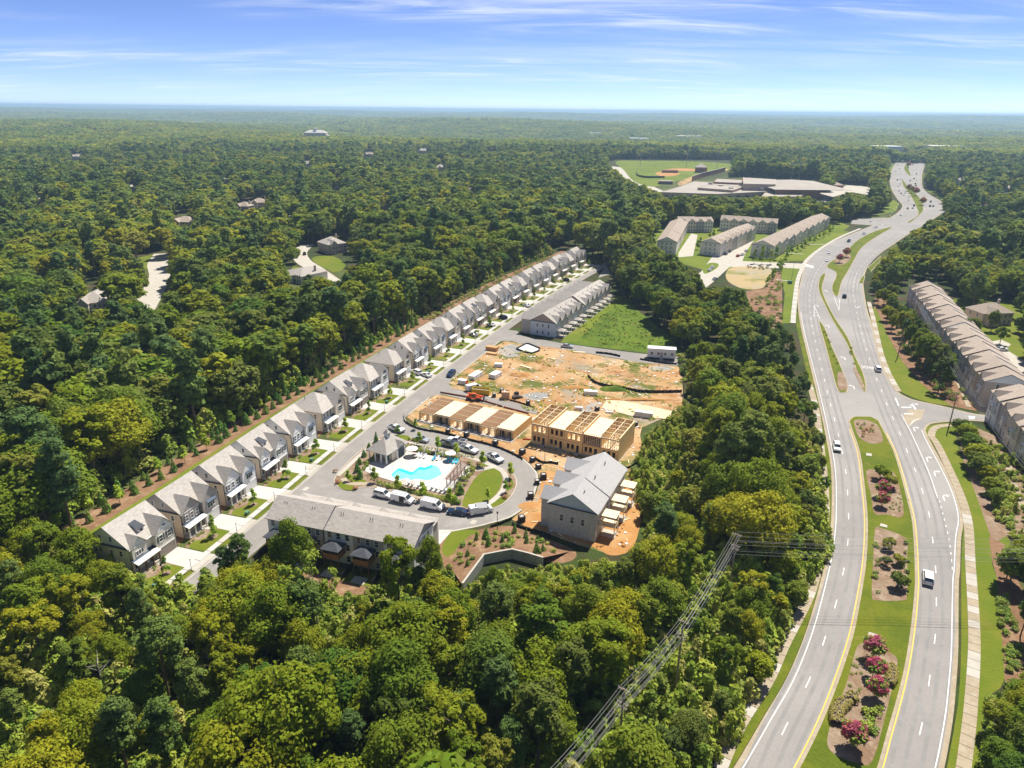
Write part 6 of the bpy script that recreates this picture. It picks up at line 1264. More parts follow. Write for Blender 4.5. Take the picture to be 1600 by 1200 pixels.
def lounger(px, py, rz, m, label, group):
    q = G(px, py); t = thing('sun_lounger', label, 'lounger', (q.x, q.y, .26), R_(rz), group)
    MB().box(-.3, .3, -.95, .35, .28, .36).build('seat', m, t); MB().solid([(-.3, .35, .28), (.3, .35, .28), (.3, .95, .75), (-.3, .95, .75)], [(-.3, .35, .36), (.3, .35, .36), (.3, .93, .84), (-.3, .93, .84)]).build('backrest', m, t)
    for x in (-.27, .27):
        for y in (-.85, .3): MB().box(x - .03, x + .03, y - .03, y + .03, 0, .28).build('leg', mTrim, t)
for k, (x, y, m) in enumerate(((653, 714, 0), (658, 715, 0), (664, 716, 0), (678, 719, 1), (684, 719, 0), (699, 722, 1), (704, 723, 1), (709, 724, 1), (714, 724, 1))):
    lounger(x, y, -15, mBlueL if m else mWhtL, ('blue' if m else 'white') + ' lounger along the far deck edge, ' + ORD[k] + ' from the pool house', 'loungers along the far deck edge')
for k, (x, y) in enumerate(((640, 757), (645, 759), (655, 761), (666, 762), (676, 764), (683, 766), (690, 768), (697, 769))):
    lounger(x, y, 165, mWhtL, 'white lounger along the near deck edge, ' + ORD[k] + ' from the left', 'loungers along the near deck edge')
q = G(644, 716); t = thing('round_table', 'round grey table under the large white umbrella', 'table', (q.x + .6, q.y, .26)); MB().cyl(0, 0, .68, .74, .8, n=14).build('tabletop', mGreyW, t); MB().cyl(0, 0, 0, .68, .12, n=8).build('pedestal', mGreyW, t)
a = G(696, 750, 2.8); b = G(719, 721, 2.8); c = G(710, 753, 2.8); t = thing('pergola', 'long open pergola with rust red beams at the right end of the pool deck', 'pergola', (a.x, a.y, .2), math.atan2(b.y - a.y, b.x - a.x)); l = (b - a).xy.length; w_ = (c - a).xy.length; mPerg = mat('pergola_wood', (.28, .16, .10), .7, var=.3, scale=1)
for k in range(5):
    x = .3 + k * (l - .6) / 4
    for y in (-.2, -w_ + .2): MB().box(x - .1, x + .1, y - .1, y + .1, 0, 2.6).build('post', mGreyW, t)
for y in (-.2, -w_ + .2): MB().box(0, l, y - .06, y + .06, 2.6, 2.8).build('beam', RB, t)
for k in range(18): MB().box(.1 + k * (l - .3) / 17, .18 + k * (l - .3) / 17, -w_ - .3, .3, 2.8, 2.95).build('rafter', mPerg, t)
for k in range(3): MB().box(0, l, -w_ * (.2 + .3 * k) - .03, -w_ * (.2 + .3 * k) + .03, 2.95, 3.02).build('batten', RB, t)
q = G(752, 802); t = thing('mail_kiosk', 'little white roofed brick mail kiosk on the lower lawn edge', 'kiosk', (q.x, q.y, .16), R_(10)); MB().box(-.9, .9, -.5, .5, 0, 1.9).build('wall', mPinkB, t); gable_roof_mb(MB(), -1.0, 1.0, -.6, .6, 1.95, 2.6, .3).build('roof', mTrim, t); MB().box(-.7, .7, -.54, -.505, .5, 1.6).build('letter_boxes', mGreyS, t)
def lamp(px, py, h, label, group='lamp posts of the loop street', arm=False):
    q = G(px, py); t = thing('street_lamp', label, 'street lamp', (q.x, q.y, .02), 0, group); MB().cyl(0, 0, 0, h, .09, .05, 8).build('pole', mBlackM, t)
    if arm: MB().beam((0, 0, h - .1), (1.8, 0, h), .07).build('arm', mBlackM, t); MB().box(1.5, 2.3, -.15, .15, h - .05, h + .08).build('lamp_head', mGreyS, t)
    else: MB().cyl(0, 0, h, h + .45, .16, .22, 8).build('lamp_head', mBlackM, t)
lamp(777, 828, 4.2, 'dark lamp post at the lower bend of the loop street'); lamp(851, 724, 3.6, 'thin lamp post by the silt fence at the upper bend'); lamp(257, 912, 4.2, 'dark lamp post on the lawn of the nearest house')
lamp(1236, 442, 11, 'tall lamp post on the upper parkway lawn', 'lamps by the upper parkway', True); lamp(1220, 436, 7, 'shorter post on the upper parkway lawn', 'lamps by the upper parkway', True); lamp(1223, 478, 7, 'post at the lower end of the upper parkway lawn', 'lamps by the upper parkway', True)
q = G(1234, 443); t = thing('utility_box', 'dark green utility box at the foot of the tall lamp post', 'utility box', (q.x, q.y, .03)); MB().box(-1, 1, -.8, .8, 0, 1.5).build('cabinet', bpy.data.materials['green_cabinet'], t); MB().box(-1.05, 1.05, -.85, .85, 1.5, 1.58).build('lid', bpy.data.materials['green_cabinet'], t)
# retaining wall with the slope it holds
mBlock = mat('grey_wall_block', (.36, .35, .32), .9, var=.15, scale=1.2); ZW = 2.3
top = [G(x, y, ZW).xy for x, y in ((724, 912), (741, 889), (757, 867), (783, 862), (800, 859), (825, 865), (848, 872))]
t = thing('retaining_wall', 'grey block retaining wall stepping round the thicket below the planted slope', 'retaining wall', (0, 0, 0))
inn = offset_line(top, .4)
for i in range(len(top) - 1):
    L_ = (top[i + 1] - top[i]).length; n_ = max(2, round(L_ / 1.3))
    for r in range(3):
        for k in range(n_):
            f0 = (k + (.5 if r % 2 else 0)) / n_; f1 = min(1, f0 + 1 / n_)
            if k == 0 and r % 2: f0 = 0
            a, b = top[i].lerp(top[i + 1], f0 + .004), top[i].lerp(top[i + 1], f1 - .004); c, d = inn[i].lerp(inn[i + 1], f1 - .004), inn[i].lerp(inn[i + 1], f0 + .004)
            MB().solid([(*a, r * ZW / 3), (*b, r * ZW / 3), (*c, r * ZW / 3), (*d, r * ZW / 3)], [(*a, (r + 1) * ZW / 3 - .02), (*b, (r + 1) * ZW / 3 - .02), (*c, (r + 1) * ZW / 3 - .02), (*d, (r + 1) * ZW / 3 - .02)]).build('block', mBlock, t)
    MB().solid([(*top[i], ZW + .002), (*top[i + 1], ZW + .002), (*inn[i + 1], ZW + .002), (*inn[i], ZW + .002)], [(*top[i], ZW + .12), (*top[i + 1], ZW + .12), (*inn[i + 1], ZW + .12), (*inn[i], ZW + .12)]).build('coping', mConc, t)
bkl = GL([(700, 880), (715, 855), (735, 836), (772, 830), (805, 830), (850, 845), (890, 862)]); sl_ = MB(); inn2 = offset_line(top, .42)
for i in range(len(top) - 1): sl_.face([(*inn2[i], ZW - .15), (*inn2[i + 1], ZW - .15), (*bkl[i + 1], .03), (*bkl[i], .03)])
struct(sl_.build('planted_bank', mMulch))
# ------------------------------------------------------------------ power lines
mPole = mat('weathered_pole', (.30, .23, .16), .9, var=.2, scale=2, stretch=(1, 1, .2)); mWire = mat('wire', (.40, .385, .36), .6); mInsul = mat('insulator', (.35, .33, .31), .4)
def wire(label, pts, rad, n=9, sag=1.0, group='power line wires'):
    t = thing('power_line', label, 'power line', (0, 0, 0)); t['group'] = group
    return t
def span(t, p, q, rad, sag):
    p, q = Vector(p), Vector(q); pts = [p.lerp(q, k / 9) - Vector((0, 0, sag * 4 * (k / 9) * (1 - k / 9))) for k in range(10)]
    MB().tube(pts, rad, 4, cap=False).build('wire', mWire, t)
def pole(px, py, h, label, rz, arms=((.3, 1.2),), base=False, group='poles of the power line'):
    q = G(px, py, 0 if base else h); t = thing('power_pole', label, 'utility pole', (q.x, q.y, 0), rz, group); MB().tube([(0, 0, -.3), (0, 0, h)], [.2, .13], 8).build('pole', mPole, t)
    for dz, w in arms:
        MB().box(-w, w, -.07, .07, h - dz - .15, h - dz).build('crossarm', mPole, t)
        for x in (-w, -w * .4, w * .4, w): MB().cyl(x * .95, 0, h - dz, h - dz + .25, .06, n=6).build('insulator', mInsul, t)
    return t, q
hL = 15.0
pp = [(1152, 834, 'power pole where the bundle of wires turns towards the parkway'), (1068, 970, 'pale power pole under the wire bundle in the clearing'), (975, 1076, 'power pole below the wire bundle near the lower edge')]
pos = []
for x, y, lb in pp:
    _, q = pole(x, y, hL, lb, R_(-38), ((.2, .9), (2.6, .9), (3.4, .7))); pos.append(q)
pos.append(G(858, 1215, hL)); pos.append(G(700, 1400, hL)); east = G(1720, 846, hL)
t = wire('bundle of pale wires running down to the lower edge beside the wood', None, .03, group='power line wires')
offs = [(-.85, -.05), (-.35, -.05), (.35, -.05), (.85, -.05), (-.8, -2.5), (-.3, -2.5), (.3, -2.5), (.8, -2.5), (0, -3.4)]
dL = Vector((math.cos(R_(-38)), math.sin(R_(-38)), 0))
for ox, oz in offs:
    for a, b in zip(pos[:-1], pos[1:]): span(t, a + dL * ox * .8 + Vector((0, 0, oz)), b + dL * ox * .8 + Vector((0, 0, oz)), .018, .5)
t = wire('thin wires crossing the parkway level with the turning pole', None, .03, group='power line wires'); dE = Vector((0, 1, 0))
for k, (oy, oz) in enumerate(((.5, .1), (.2, -.7), (-.2, -1.3), (.3, -1.9), (.5, -2.7), (-.3, -3.2), (.2, -3.9), (.5, -4.8))): span(t, pos[0] + Vector((0, oy, oz)), east + Vector((0, oy, oz)), .02, .6)
_, qa = pole(1482, 669, 11.5, 'tall pole on the lawn corner by the side street', R_(70), ((.3, .9), (1.6, .7)), True, 'poles right of the parkway'); _, qb = pole(1402, 560, 9.5, 'pole on the green verge right of the road lettering', R_(70), ((.3, .9),), True, 'poles right of the parkway'); qc = G(1418, 492); 
_, qc = pole(1428, 500, 10, 'pole half hidden in trees left of the brick terraces', R_(70), ((.3, .9),), True, 'poles right of the parkway')
t = wire('parallel wires slanting past the brick terraces to the right edge', None, .03, group='power line wires')
e2 = G(1690, 800, 10)
for k in range(5):
    o = nrm * (k * .8 - 1.6); a = Vector((qc.x + o.x, qc.y + o.y, 10 - .5 * k)); m_ = Vector((qa.x + o.x * 1.3 + 5, qa.y + o.y, 11 - .5 * k)); z = Vector((e2.x + o.x * 2, e2.y + o.y * 2, 9 - .5 * k)); span(t, a, m_, .03, .8); span(t, m_, z, .03, .6)
# ------------------------------------------------------------------ school and field buildings
mSchool = mat('tan_school_wall', (.44, .34, .25), .8, var=.06, scale=.1); mFlat = mat('pale_flat_roof', (.34, .30, .25), .8, var=.08, scale=.08); mSchBr = mat('school_brick', (.26, .13, .09), .85)
sc = thing('school', 'large flat roofed tan school beyond the pines', 'school', (*G(1150, 300).xy, 0)); so = Vector(sc.location)
def sblock(pix, z, nm, wallm=mSchool, win=0):
    P_ = [G(x, y, z).xy - so.xy for x, y in pix]
    MB().prism(P_, 0, z - .6).build(nm, wallm, sc); MB().prism(offset_poly(P_, .8), z - .59, z - .2).build('flat_roof', mFlat, sc)
    par = MB(); O = offset_poly(P_, -.2); I = offset_poly(P_, .7)
    for i in range(len(O)):
        j = (i + 1) % len(O); par.solid([(*O[i], z - .6), (*O[j], z - .6), (*I[j], z - .6), (*I[i], z - .6)], [(*O[i], z), (*O[j], z), (*I[j], z), (*I[i], z)])
    par.build('parapet', mSchBr if wallm is mSchBr else mSchool, sc)
    Q = P_[::-1] if area(P_) < 0 else P_
    for i in range(len(Q)):
        a, b = Q[i], Q[(i + 1) % len(Q)]; d = b - a
        if d.x < 5 or not win: continue
        ang = math.atan2(d.y, d.x)
        for k in range(win): p = a.lerp(b, (k + .6) / (win + .2)); window(sc, p.x + .02 * math.sin(ang), p.y - .05, z - 5.0, 6.0, 2.2, ang, mull=False)
sblock([(1032, 300), (1060, 292), (1085, 283), (1160, 288), (1205, 292), (1200, 299), (1120, 303)], 7, 'classroom_wing', win=6)
sblock([(1090, 293), (1145, 297), (1160, 292), (1108, 288)], 9.5, 'raised_wing', win=4)
sblock([(1161, 277), (1212, 280), (1212, 288), (1162, 287)], 14, 'auditorium_block'); sblock([(1120, 279), (1160, 281), (1160, 286), (1115, 284)], 9, 'rear_wing', mSchBr)
sblock([(1197, 299), (1260, 301), (1250, 307), (1190, 307)], 6, 'entrance_wing', win=3)
P_ = [G(x, y, 11).xy - so.xy for x, y in ((1213, 284), (1270, 283), (1284, 287), (1282, 296), (1212, 296))]; MB().prism(P_, 0, 11).build('gymnasium', mSchBr, sc)
xs = [p.x for p in P_]; ys = [p.y for p in P_]; hip_mb(MB(), min(xs), max(xs), min(ys), max(ys), 11, 16, 1.0).build('gymnasium_roof', mFlat, sc)
for k in range(8):
    p = G(1110 + k * 16, 287 + (k % 3) * 4, 9).xy - so.xy; MB().box(p.x - 2, p.x + 2, p.y - 2, p.y + 2, 6, 10.5).build('roof_unit', mGreyS, sc)
def small_hall(px, py, w, d, e, r, label, wallm, roofm, cat='building', name='field_house'):
    q = G(px, py); t = thing(name, label, cat, (q.x, q.y, 0), R_(-5)); MB().box(-w / 2, w / 2, 0, d, 0, e).build('wall', wallm, t); hip_mb(MB(), -w / 2, w / 2, 0, d, e, r, .8).build('roof', roofm, t)
    for k in range(4): window(t, -w / 2 + (k + .5) * w / 4, -.005, e * .4, w / 8, e * .3)
small_hall(1096, 270, 16, 14, 8, 13, 'brick press house with hipped roof between the ball fields', mSchBr, mFlat); small_hall(1047, 270, 24, 5, 3.5, 4.5, 'long dark dugout behind the nearer infield', mSchBr, mSchBr, 'dugout', 'dugout'); small_hall(1040, 288, 18, 6, 4, 5, 'small brick shed at the school end of the field path', mSchBr, mFlat, 'shed', 'brick_shed'); small_hall(1300, 297, 26, 14, 6, 9, 'small red brick canopy building right of the school', mat('red_brick_wall', (.42, .15, .09), .85), mRoofT)
q = G(1072, 254); t = thing('scoreboard', 'dark scoreboard on posts at the far edge of the playing field', 'scoreboard', (q.x, q.y, 0)); MB().box(-9, 9, -.4, .4, 7, 13).build('board', mBlackM, t); MB().box(-7, -6.4, -.3, .3, 0, 7).build('post', mGreyW, t); MB().box(6.4, 7, -.3, .3, 0, 7).build('post', mGreyW, t)
fl = smooth(GL([(1082, 283), (1095, 278), (1115, 273), (1133, 268)]), 3); t = thing('field_wall', 'curved brick wall below the field path', 'wall', (0, 0, 0)); MB().prism(fl + offset_line(fl, 1.0)[::-1], 0, 6).build('wall', mSchBr, t); MB().prism(offset_line(fl, -.1) + offset_line(fl, 1.1)[::-1], 6.005, 6.5).build('coping', mConc, t)
fl = smooth(GL([(994, 270), (996, 275), (1010, 278), (1038, 278)]), 4); t = thing('outfield_fence', 'dark curved outfield fence of the nearer ball field', 'fence', (0, 0, 0)); MB().prism(fl + offset_line(fl, .4)[::-1], 0, 2.6).build('mesh_panel', mBlackM, t)
for p in fl[::3]: MB().box(p.x - .15, p.x + .15, p.y - .6, p.y - .3, 0, 3.2).build('post', mBlackM, t)
for k, (x, y) in enumerate(((1000, 260), (1015, 253), (1120, 262), (1236, 283), (1247, 283), (1072, 262))):
    q = G(x, y); t = thing('floodlight_mast', 'floodlight mast ' + ('at the left foul line', 'at the upper left of the fields', 'right of the press house', 'behind the gymnasium, left one', 'behind the gymnasium, right one', 'between the two infields')[k], 'floodlight', (q.x, q.y, 0), 0, 'floodlight masts of the ball fields'); MB().cyl(0, 0, 0, 24, .4, .25, 6).build('mast', mGreyW, t); MB().box(-3, 3, -.3, .3, 22, 24).build('lamp_bank', mInsul, t)
# red and blue playground frame, shops and white warehouses far off
q = G(1372, 258); t = thing('play_frame', 'red and blue play frame over a small roof left of the far road', 'playground', (q.x, q.y, 0)); mBl = mat('blue_paint', (.03, .25, .55), .5)
MB().box(-14, 14, 0, 16, 0, 8).build('building', mPinkB, t); gable_roof_mb(MB(), -15, 15, -1, 17, 8, 13).build('roof', mFlat, t)
for k in range(6): MB().box(-14 + k * 5, -11.2 + k * 5, -6, -2, 10 + (k % 2), 15 + (k % 3)).build('tube_box', mRedP if k < 4 else mBl, t); MB().box(-13 + k * 5, -12.4 + k * 5, -4.3, -3.7, 0, 10).build('post', mGreyW, t)
mWare = mat('white_warehouse', (.62, .62, .60), .6)
for x, y, w, h, lb in ((880, 216, 60, 9, 'long white warehouse roof far beyond the wooded ridge, leftmost'), (1000, 214, 46, 9, 'white warehouse roof far beyond the fields'), (1078, 214, 60, 9, 'long white warehouse roof far beyond the school'), (930, 209, 30, 9, 'small white roof high on the far slope'), (655, 188, 60, 14, 'white buildings on the misty slope in the middle'), (525, 191, 60, 12, 'row of white roofs on the misty slope left of the middle'), (295, 196, 50, 12, 'white buildings on the misty slope at the left'), (1297, 195, 80, 12, 'white block on the far slope at the right'), (1500, 207, 90, 12, 'pale long building on the far right slope'), (1200, 180, 150, 14, 'pale building on the horizon right of the middle'), (1390, 238, 60, 8, 'white store front beyond the end of the road'), (1480, 236, 70, 8, 'white store front right of the road end')):
    q = G(x, y); z = float(hterr(q.x, q.y)); t = thing('warehouse', lb, 'warehouse', (q.x, q.y, z), 0, 'far white buildings'); k = math.hypot(q.x, q.y) / 2000; MB().box(-w / 2 * k, w / 2 * k, 0, 40, 0, h + 10).build('wall', mWare, t); MB().box(-w / 2 * k - 1, w / 2 * k + 1, -1, 41, h + 10, h + 11).build('roof', mTrim, t)
for k, (x, y, w) in enumerate(((1480, 258, 30), (1505, 256, 44), (1530, 258, 36), (1560, 257, 50), (1590, 256, 40), (1470, 267, 24), (1535, 270, 30), (1290, 240, 26), (1272, 243, 20), (1345, 252, 24))):
    q = G(x, y); t = thing('shop', 'low pale shop building among far trees, ' + (ORD[k] + ' from the left in its strip' if k < 5 else ('front row left', 'front row right', 'left of the play frame', 'far left of the play frame', 'beside the play frame')[k - 5]), 'shop', (q.x, q.y, 0), R_(random.uniform(-12, 12)), 'shops by the far crossroads'); MB().box(-w / 2, w / 2, 0, 22, 0, 8).build('wall', mPaleB, t); MB().box(-w / 2 - .5, w / 2 + .5, -.5, 22.5, 8.0, 9.2).build('roof', mWare if k % 2 else mFlat, t)
    for j in range(4): window(t, -w / 2 + (j + .5) * w / 4, -.005, 1, w / 6, 3.5, mull=False)
q = G(1205, 176); t = thing('radio_mast', 'thin mast standing on the horizon right of the middle', 'mast', (-0 + 2500, 6600, 0)); MB().tube([(0, 0, 0), (0, 0, 84)], [2.2, 1.0], 4).build('mast', mGreyW, t)
# ------------------------------------------------------------------ vehicles
PAINT = {}
def paint(c):
    if c not in PAINT:
        PAINT[c] = mat(c + '_car_paint', {'white': (.74, .74, .73), 'silver': (.42, .44, .46), 'dark': (.03, .033, .04), 'navy': (.015, .04, .10), 'grey': (.16, .17, .18), 'red': (.40, .03, .02)}[c], .25, spec=.5, metal=.0 if c == 'white' else .3)
    return PAINT[c]
mTyre = mat('tyre', (.018, .018, .018), .85); mRim = mat('rim', (.45, .45, .46), .35, metal=.7); mLight = mat('headlight_glass', (.7, .72, .74), .1, spec=.6); mTail = mat('tail_light', (.35, .01, .01), .3); mChr = mat('dark_bumper', (.05, .05, .05), .6)
def prof(mb, pts, w, wt=None):
    """side outline pts (x, z) pulled across the width, narrower towards the top"""
    zmax = max(p[1] for p in pts); zmin = min(p[1] for p in pts); wt = wt or w
    def hw(z): f = (z - zmin) / (zmax - zmin); return (w + (wt - w) * f * f) / 2
    return mb.solid([(x, -hw(z), z) for x, z in pts][::-1], [(x, hw(z), z) for x, z in pts][::-1])
CARK = {'sedan': dict(L=4.7, W=1.82, body=[(-2.35, .32), (2.35, .32), (2.38, .62), (2.2, .80), (1.1, .96), (-1.7, 1.0), (-2.3, .98), (-2.36, .6)], cab=[(-1.75, .98), (1.05, .95), (.35, 1.40), (-1.05, 1.42)], roof=(-1.0, .3, 1.40)),
        'suv': dict(L=4.8, W=1.95, body=[(-2.4, .38), (2.4, .38), (2.42, .8), (2.25, 1.0), (1.15, 1.14), (-2.3, 1.16), (-2.42, .7)], cab=[(-2.3, 1.14), (1.2, 1.12), (.5, 1.70), (-2.05, 1.74)], roof=(-2.0, .45, 1.70)),
        'van': dict(L=5.6, W=2.05, body=[(-2.8, .4), (2.8, .4), (2.82, .85), (2.6, 1.12), (1.9, 1.28), (1.2, 2.05), (-2.75, 2.12), (-2.82, .7)], cab=[(1.05, 1.3), (1.98, 1.26), (1.32, 1.98), (1.0, 2.0)], roof=(-2.7, 1.1, 2.1)),
        'pickup': dict(L=5.6, W=2.0, body=[(-2.8, .5), (2.8, .5), (2.82, .95), (2.65, 1.12), (1.25, 1.2), (-.85, 1.2), (-.86, .78), (-2.78, .78), (-2.82, .62)], cab=[(-.85, 1.18), (1.3, 1.18), (.55, 1.78), (-.6, 1.82)], roof=(-.55, .5, 1.8))}
CARM = {}
def car_meshes(k, c):
    if (k, c) in CARM: return CARM[(k, c)]
    d = CARK[k]; W_ = d['W']; p = paint(c); r = {}
    r['body'] = prof(MB(), d['body'], W_, W_ * (.9 if k == 'van' else .96)).mesh('body', p)
    b = d['cab']; zb = b[0][1]
    if k == 'van':
        g = MB().solid([(1.93, -.85, 1.3), (1.93, .85, 1.3), (1.27, .78, 2.0), (1.27, -.78, 2.0)], [(1.98, -.85, 1.32), (1.98, .85, 1.32), (1.32, .78, 2.02), (1.32, -.78, 2.02)])
        for s in (-1, 1): g.solid([(.5, s * 1.0, 1.3), (1.6, s * 1.0, 1.3), (1.15, s * .95, 1.85), (.5, s * .95, 1.85)][::s], [(.5, s * 1.03, 1.3), (1.6, s * 1.03, 1.3), (1.15, s * .98, 1.85), (.5, s * .98, 1.85)][::s])
        r['window_glass'] = g.mesh('window_glass', mGlass)
    else:
        r['window_glass'] = prof(MB(), b, W_ * .92, W_ * .74).mesh('window_glass', mGlass)
        x0, x1, z = d['roof']; r['roof'] = MB().box(x0, x1, -W_ * .365, W_ * .365, z - .02, z + .07).mesh('roof', p)
        pl = MB()
        for s in (-1, 1):
            yb, yt = s * W_ * .462, s * W_ * .372; pl.beam((b[1][0], yb, zb), (b[2][0], yt, b[2][1]), .09, .07); pl.beam((b[0][0], yb, zb), (b[3][0], yt, b[3][1]), .16, .08); xm = (b[1][0] + b[0][0]) / 2 - .1; pl.beam((xm, yb, zb), (xm, yt, z), .1, .06)
        r['pillars'] = pl.mesh('pillars', p)
    if k == 'pickup': r['cargo_bed'] = MB().box(-2.8, -.9, -W_ / 2, -W_ / 2 + .1, .78, 1.18).box(-2.8, -.9, W_ / 2 - .1, W_ / 2, .78, 1.18).box(-2.82, -2.72, -W_ / 2 + .1, W_ / 2 - .1, .78, 1.18).mesh('cargo_bed', p); r['bed_floor'] = MB().box(-2.7, -.9, -W_ / 2 + .11, W_ / 2 - .11, .785, .82).mesh('bed_floor', mChr)
    L = d['L'] / 2
    r['bumper'] = MB().box(L - .06, L + .1, -W_ * .45, W_ * .45, .34, .56).mesh('bumper', mChr if k != 'sedan' else p)
    r['headlight'] = MB().box(L - .12, L + .045, -.17, .17, .66, .82).mesh('headlight', mLight); r['tail_light'] = MB().box(-L - .045, -L + .05, -.1, .1, .74, 1.0).mesh('tail_light', mTail)
    n = 14; R = .36 if k in ('van', 'suv', 'pickup') else .33; an = np.linspace(0, 6.283, n + 1)[:-1]
    r['tyre'] = MB().solid([(R * math.cos(a), -.12, R * math.sin(a)) for a in an], [(R * math.cos(a), .12, R * math.sin(a)) for a in an]).mesh('tyre', mTyre); r['rim'] = MB().solid([(R * .6 * math.cos(a), -.125, R * .6 * math.sin(a)) for a in an], [(R * .6 * math.cos(a), .125, R * .6 * math.sin(a)) for a in an]).mesh('rim', mRim)
    CARM[(k, c)] = r; return r
def car(k, c, px, py, qx, qy, label, group, z=.05, full=True, rack=False, open_door=False):
    """parked or driving at pixel (px, py), nose towards pixel (qx, qy)"""
    p = G(px, py); q = G(qx, qy); t = thing({'sedan': 'car', 'suv': 'car', 'van': 'van', 'pickup': 'pickup_truck'}[k], label, {'sedan': 'car', 'suv': 'car', 'van': 'van', 'pickup': 'pickup'}[k], (p.x, p.y, z), math.atan2(q.y - p.y, q.x - p.x), group); r = car_meshes(k, c); d = CARK[k]; L = d['L'] / 2; W_ = d['W']
    for nm in ('body', 'window_glass', 'roof', 'pillars', 'cargo_bed', 'bed_floor', 'bumper'):
        if nm in r and (full or nm in ('body', 'window_glass', 'roof')): put(nm, r[nm], t)
    R = .36 if k != 'sedan' else .33
    for x in (-L * .6, L * .62):
        for y in (-W_ / 2 + .1, W_ / 2 - .1):
            w = put('tyre', r['tyre'], t, (x, y, R)); w.name = 'wheel'
            if full: put('rim', r['rim'], w)
    if full:
        for y in (-W_ * .36, W_ * .36): put('headlight', r['headlight'], t, (0, y, 0)); put('tail_light', r['tail_light'], t, (0, y, 0))
    if rack:
        mb = MB()
        for y in (-.8, .8): mb.box(-2.4, .9, y - .04, y + .04, 2.3, 2.38)
        for x in (-2.3, -1.2, -.1, .8): mb.box(x - .03, x + .03, -.76, .76, 2.3, 2.36)
        for x in (-2.2, .7):
            for y in (-.8, .8): mb.box(x - .03, x + .03, y - .03, y + .03, 2.08, 2.3)
        mb.build('roof_rack', mRim, t); lad = MB()
        for y in (.2, .6): lad.box(-2.6, 1.0, y - .03, y + .03, 2.38, 2.44)
        for x in np.arange(-2.5, .9, .4): lad.box(x, x + .05, .23, .57, 2.39, 2.43)
        lad.build('ladder', mTrim, t)
    if open_door: MB().box(-.3, .9, -1.08, -1.01, .5, 1.9).build('doorway_shade', mDarkVoid, t)  # dark panel on the body; the shade inside the van is painted in
    return t
LP = 'vehicles parked along the loop street'
car('suv', 'white', 599, 776, 640, 786, 'white estate car parked first in the lower row, nearest the main street', LP); car('van', 'white', 629, 784, 660, 791, 'white van with open side door in the lower row', LP, rack=True, open_door=True); car('van', 'white', 676, 794, 710, 801, 'white van with ladder rack in the lower row', LP, rack=True)
car('sedan', 'navy', 715, 803, 690, 800, 'dark blue sedan between two white vans', LP); car('van', 'white', 751, 801, 780, 795, 'white windowed van by the mail kiosk', LP)
car('pickup', 'white', 619, 673, 645, 682, 'white pickup at the upper corner of the loop street', LP); car('sedan', 'silver', 658, 689, 680, 694, 'silver sedan beside the upper lawn tip of the island', LP); car('pickup', 'grey', 702, 697, 725, 702, 'silver pickup with dark bed, front of the double row', LP); car('pickup', 'white', 714, 692, 690, 687, 'white work pickup behind the silver pickup', LP); car('pickup', 'white', 732, 706, 755, 713, 'white pickup in the middle of the upper row', LP); car('pickup', 'white', 773, 719, 792, 729, 'white crew cab pickup parked last in the upper row', LP)
ST = 'cars by the row of new houses'
car('suv', 'navy', 705, 587, 690, 600, 'dark blue car driving down the new street', ST)
for x, y, c, k, lb in ((651, 584, 'white', 'suv', 'white car close to the garage of the ninth house'), (666, 588, 'white', 'sedan', 'white sedan at the street end of the driveway, beside another white car'), (740, 525, 'silver', 'sedan', 'silver sedan on the driveway in front of the red brick garage'), (767, 509, 'white', 'sedan', 'white sedan on a driveway opposite the brick terrace end'), (786, 498, 'navy', 'suv', 'dark blue car on a driveway halfway up the row'), (823, 479, 'white', 'sedan', 'white car on an upper driveway of the row'), (884, 439, 'dark', 'suv', 'dark car on a driveway near the far end of the row')):
    car(k, c, x, y, x - 12, y - 5, lb, ST)
car('sedan', 'silver', 886, 543, 905, 545, 'silver car parked on the upper side street', None); car('van', 'white', 740, 609, 760, 604, 'white van parked behind the yellow container', None)
RD = 'cars driving on the parkway'
car('suv', 'white', 1449, 907, 1448, 880, 'white car heading away in the near right carriageway', RD); car('suv', 'white', 1307, 702, 1311, 725, 'white car coming down the left carriageway beside the wood', RD); car('suv', 'white', 1371, 579, 1360, 555, 'white car just past the road lettering', RD); car('suv', 'dark', 1319, 465, 1318, 445, 'dark car alone on the upper right carriageway', RD); car('sedan', 'white', 1292, 408, 1280, 425, 'white car beside the pink flowering island', RD); car('sedan', 'white', 1295, 396, 1284, 410, 'white car with red tail glow above the first one', RD); car('suv', 'navy', 1326, 378, 1310, 390, 'dark blue car near the upper crossroads', RD); car('sedan', 'silver', 1350, 366, 1335, 373, 'silver blue car entering from the upper crossroads', RD); car('sedan', 'white', 1368, 356, 1355, 360, 'white car in the middle of the upper crossroads', RD)
FA = 'far traffic on the parkway'
for k, (x, y, c) in enumerate(((1360, 346, 'white'), (1407, 337, 'white'), (1418, 327, 'grey'), (1426, 326, 'white'), (1428, 322, 'dark'), (1419, 314, 'white'), (1412, 305, 'white'), (1420, 308, 'white'), (1404, 300, 'silver'), (1408, 303, 'grey'), (1414, 302, 'white'), (1403, 292, 'white'), (1406, 288, 'white'), (1402, 282, 'dark'), (1407, 281, 'white'), (1399, 268, 'white'), (1405, 264, 'white'), (1402, 258, 'silver'), (1458, 323, 'dark'), (1453, 323, 'dark'), (1454, 316, 'grey'), (1436, 299, 'dark'), (1431, 291, 'dark'), (1430, 288, 'dark'), (1422, 283, 'dark'), (1428, 280, 'dark'), (1423, 290, 'grey'), (1432, 272, 'dark'), (1426, 258, 'dark'))):
    car('suv' if k % 3 else 'sedan', c, x, y, x + (3 if x > 1421 else -2), y - (12 if x > 1421 else -12), c + ' car in far traffic ' + ('heading away right of the island' if x > 1421 and c == 'dark' else 'coming down left of the flowering island'), FA, full=False)
FP = 'cars parked in the upper estate'
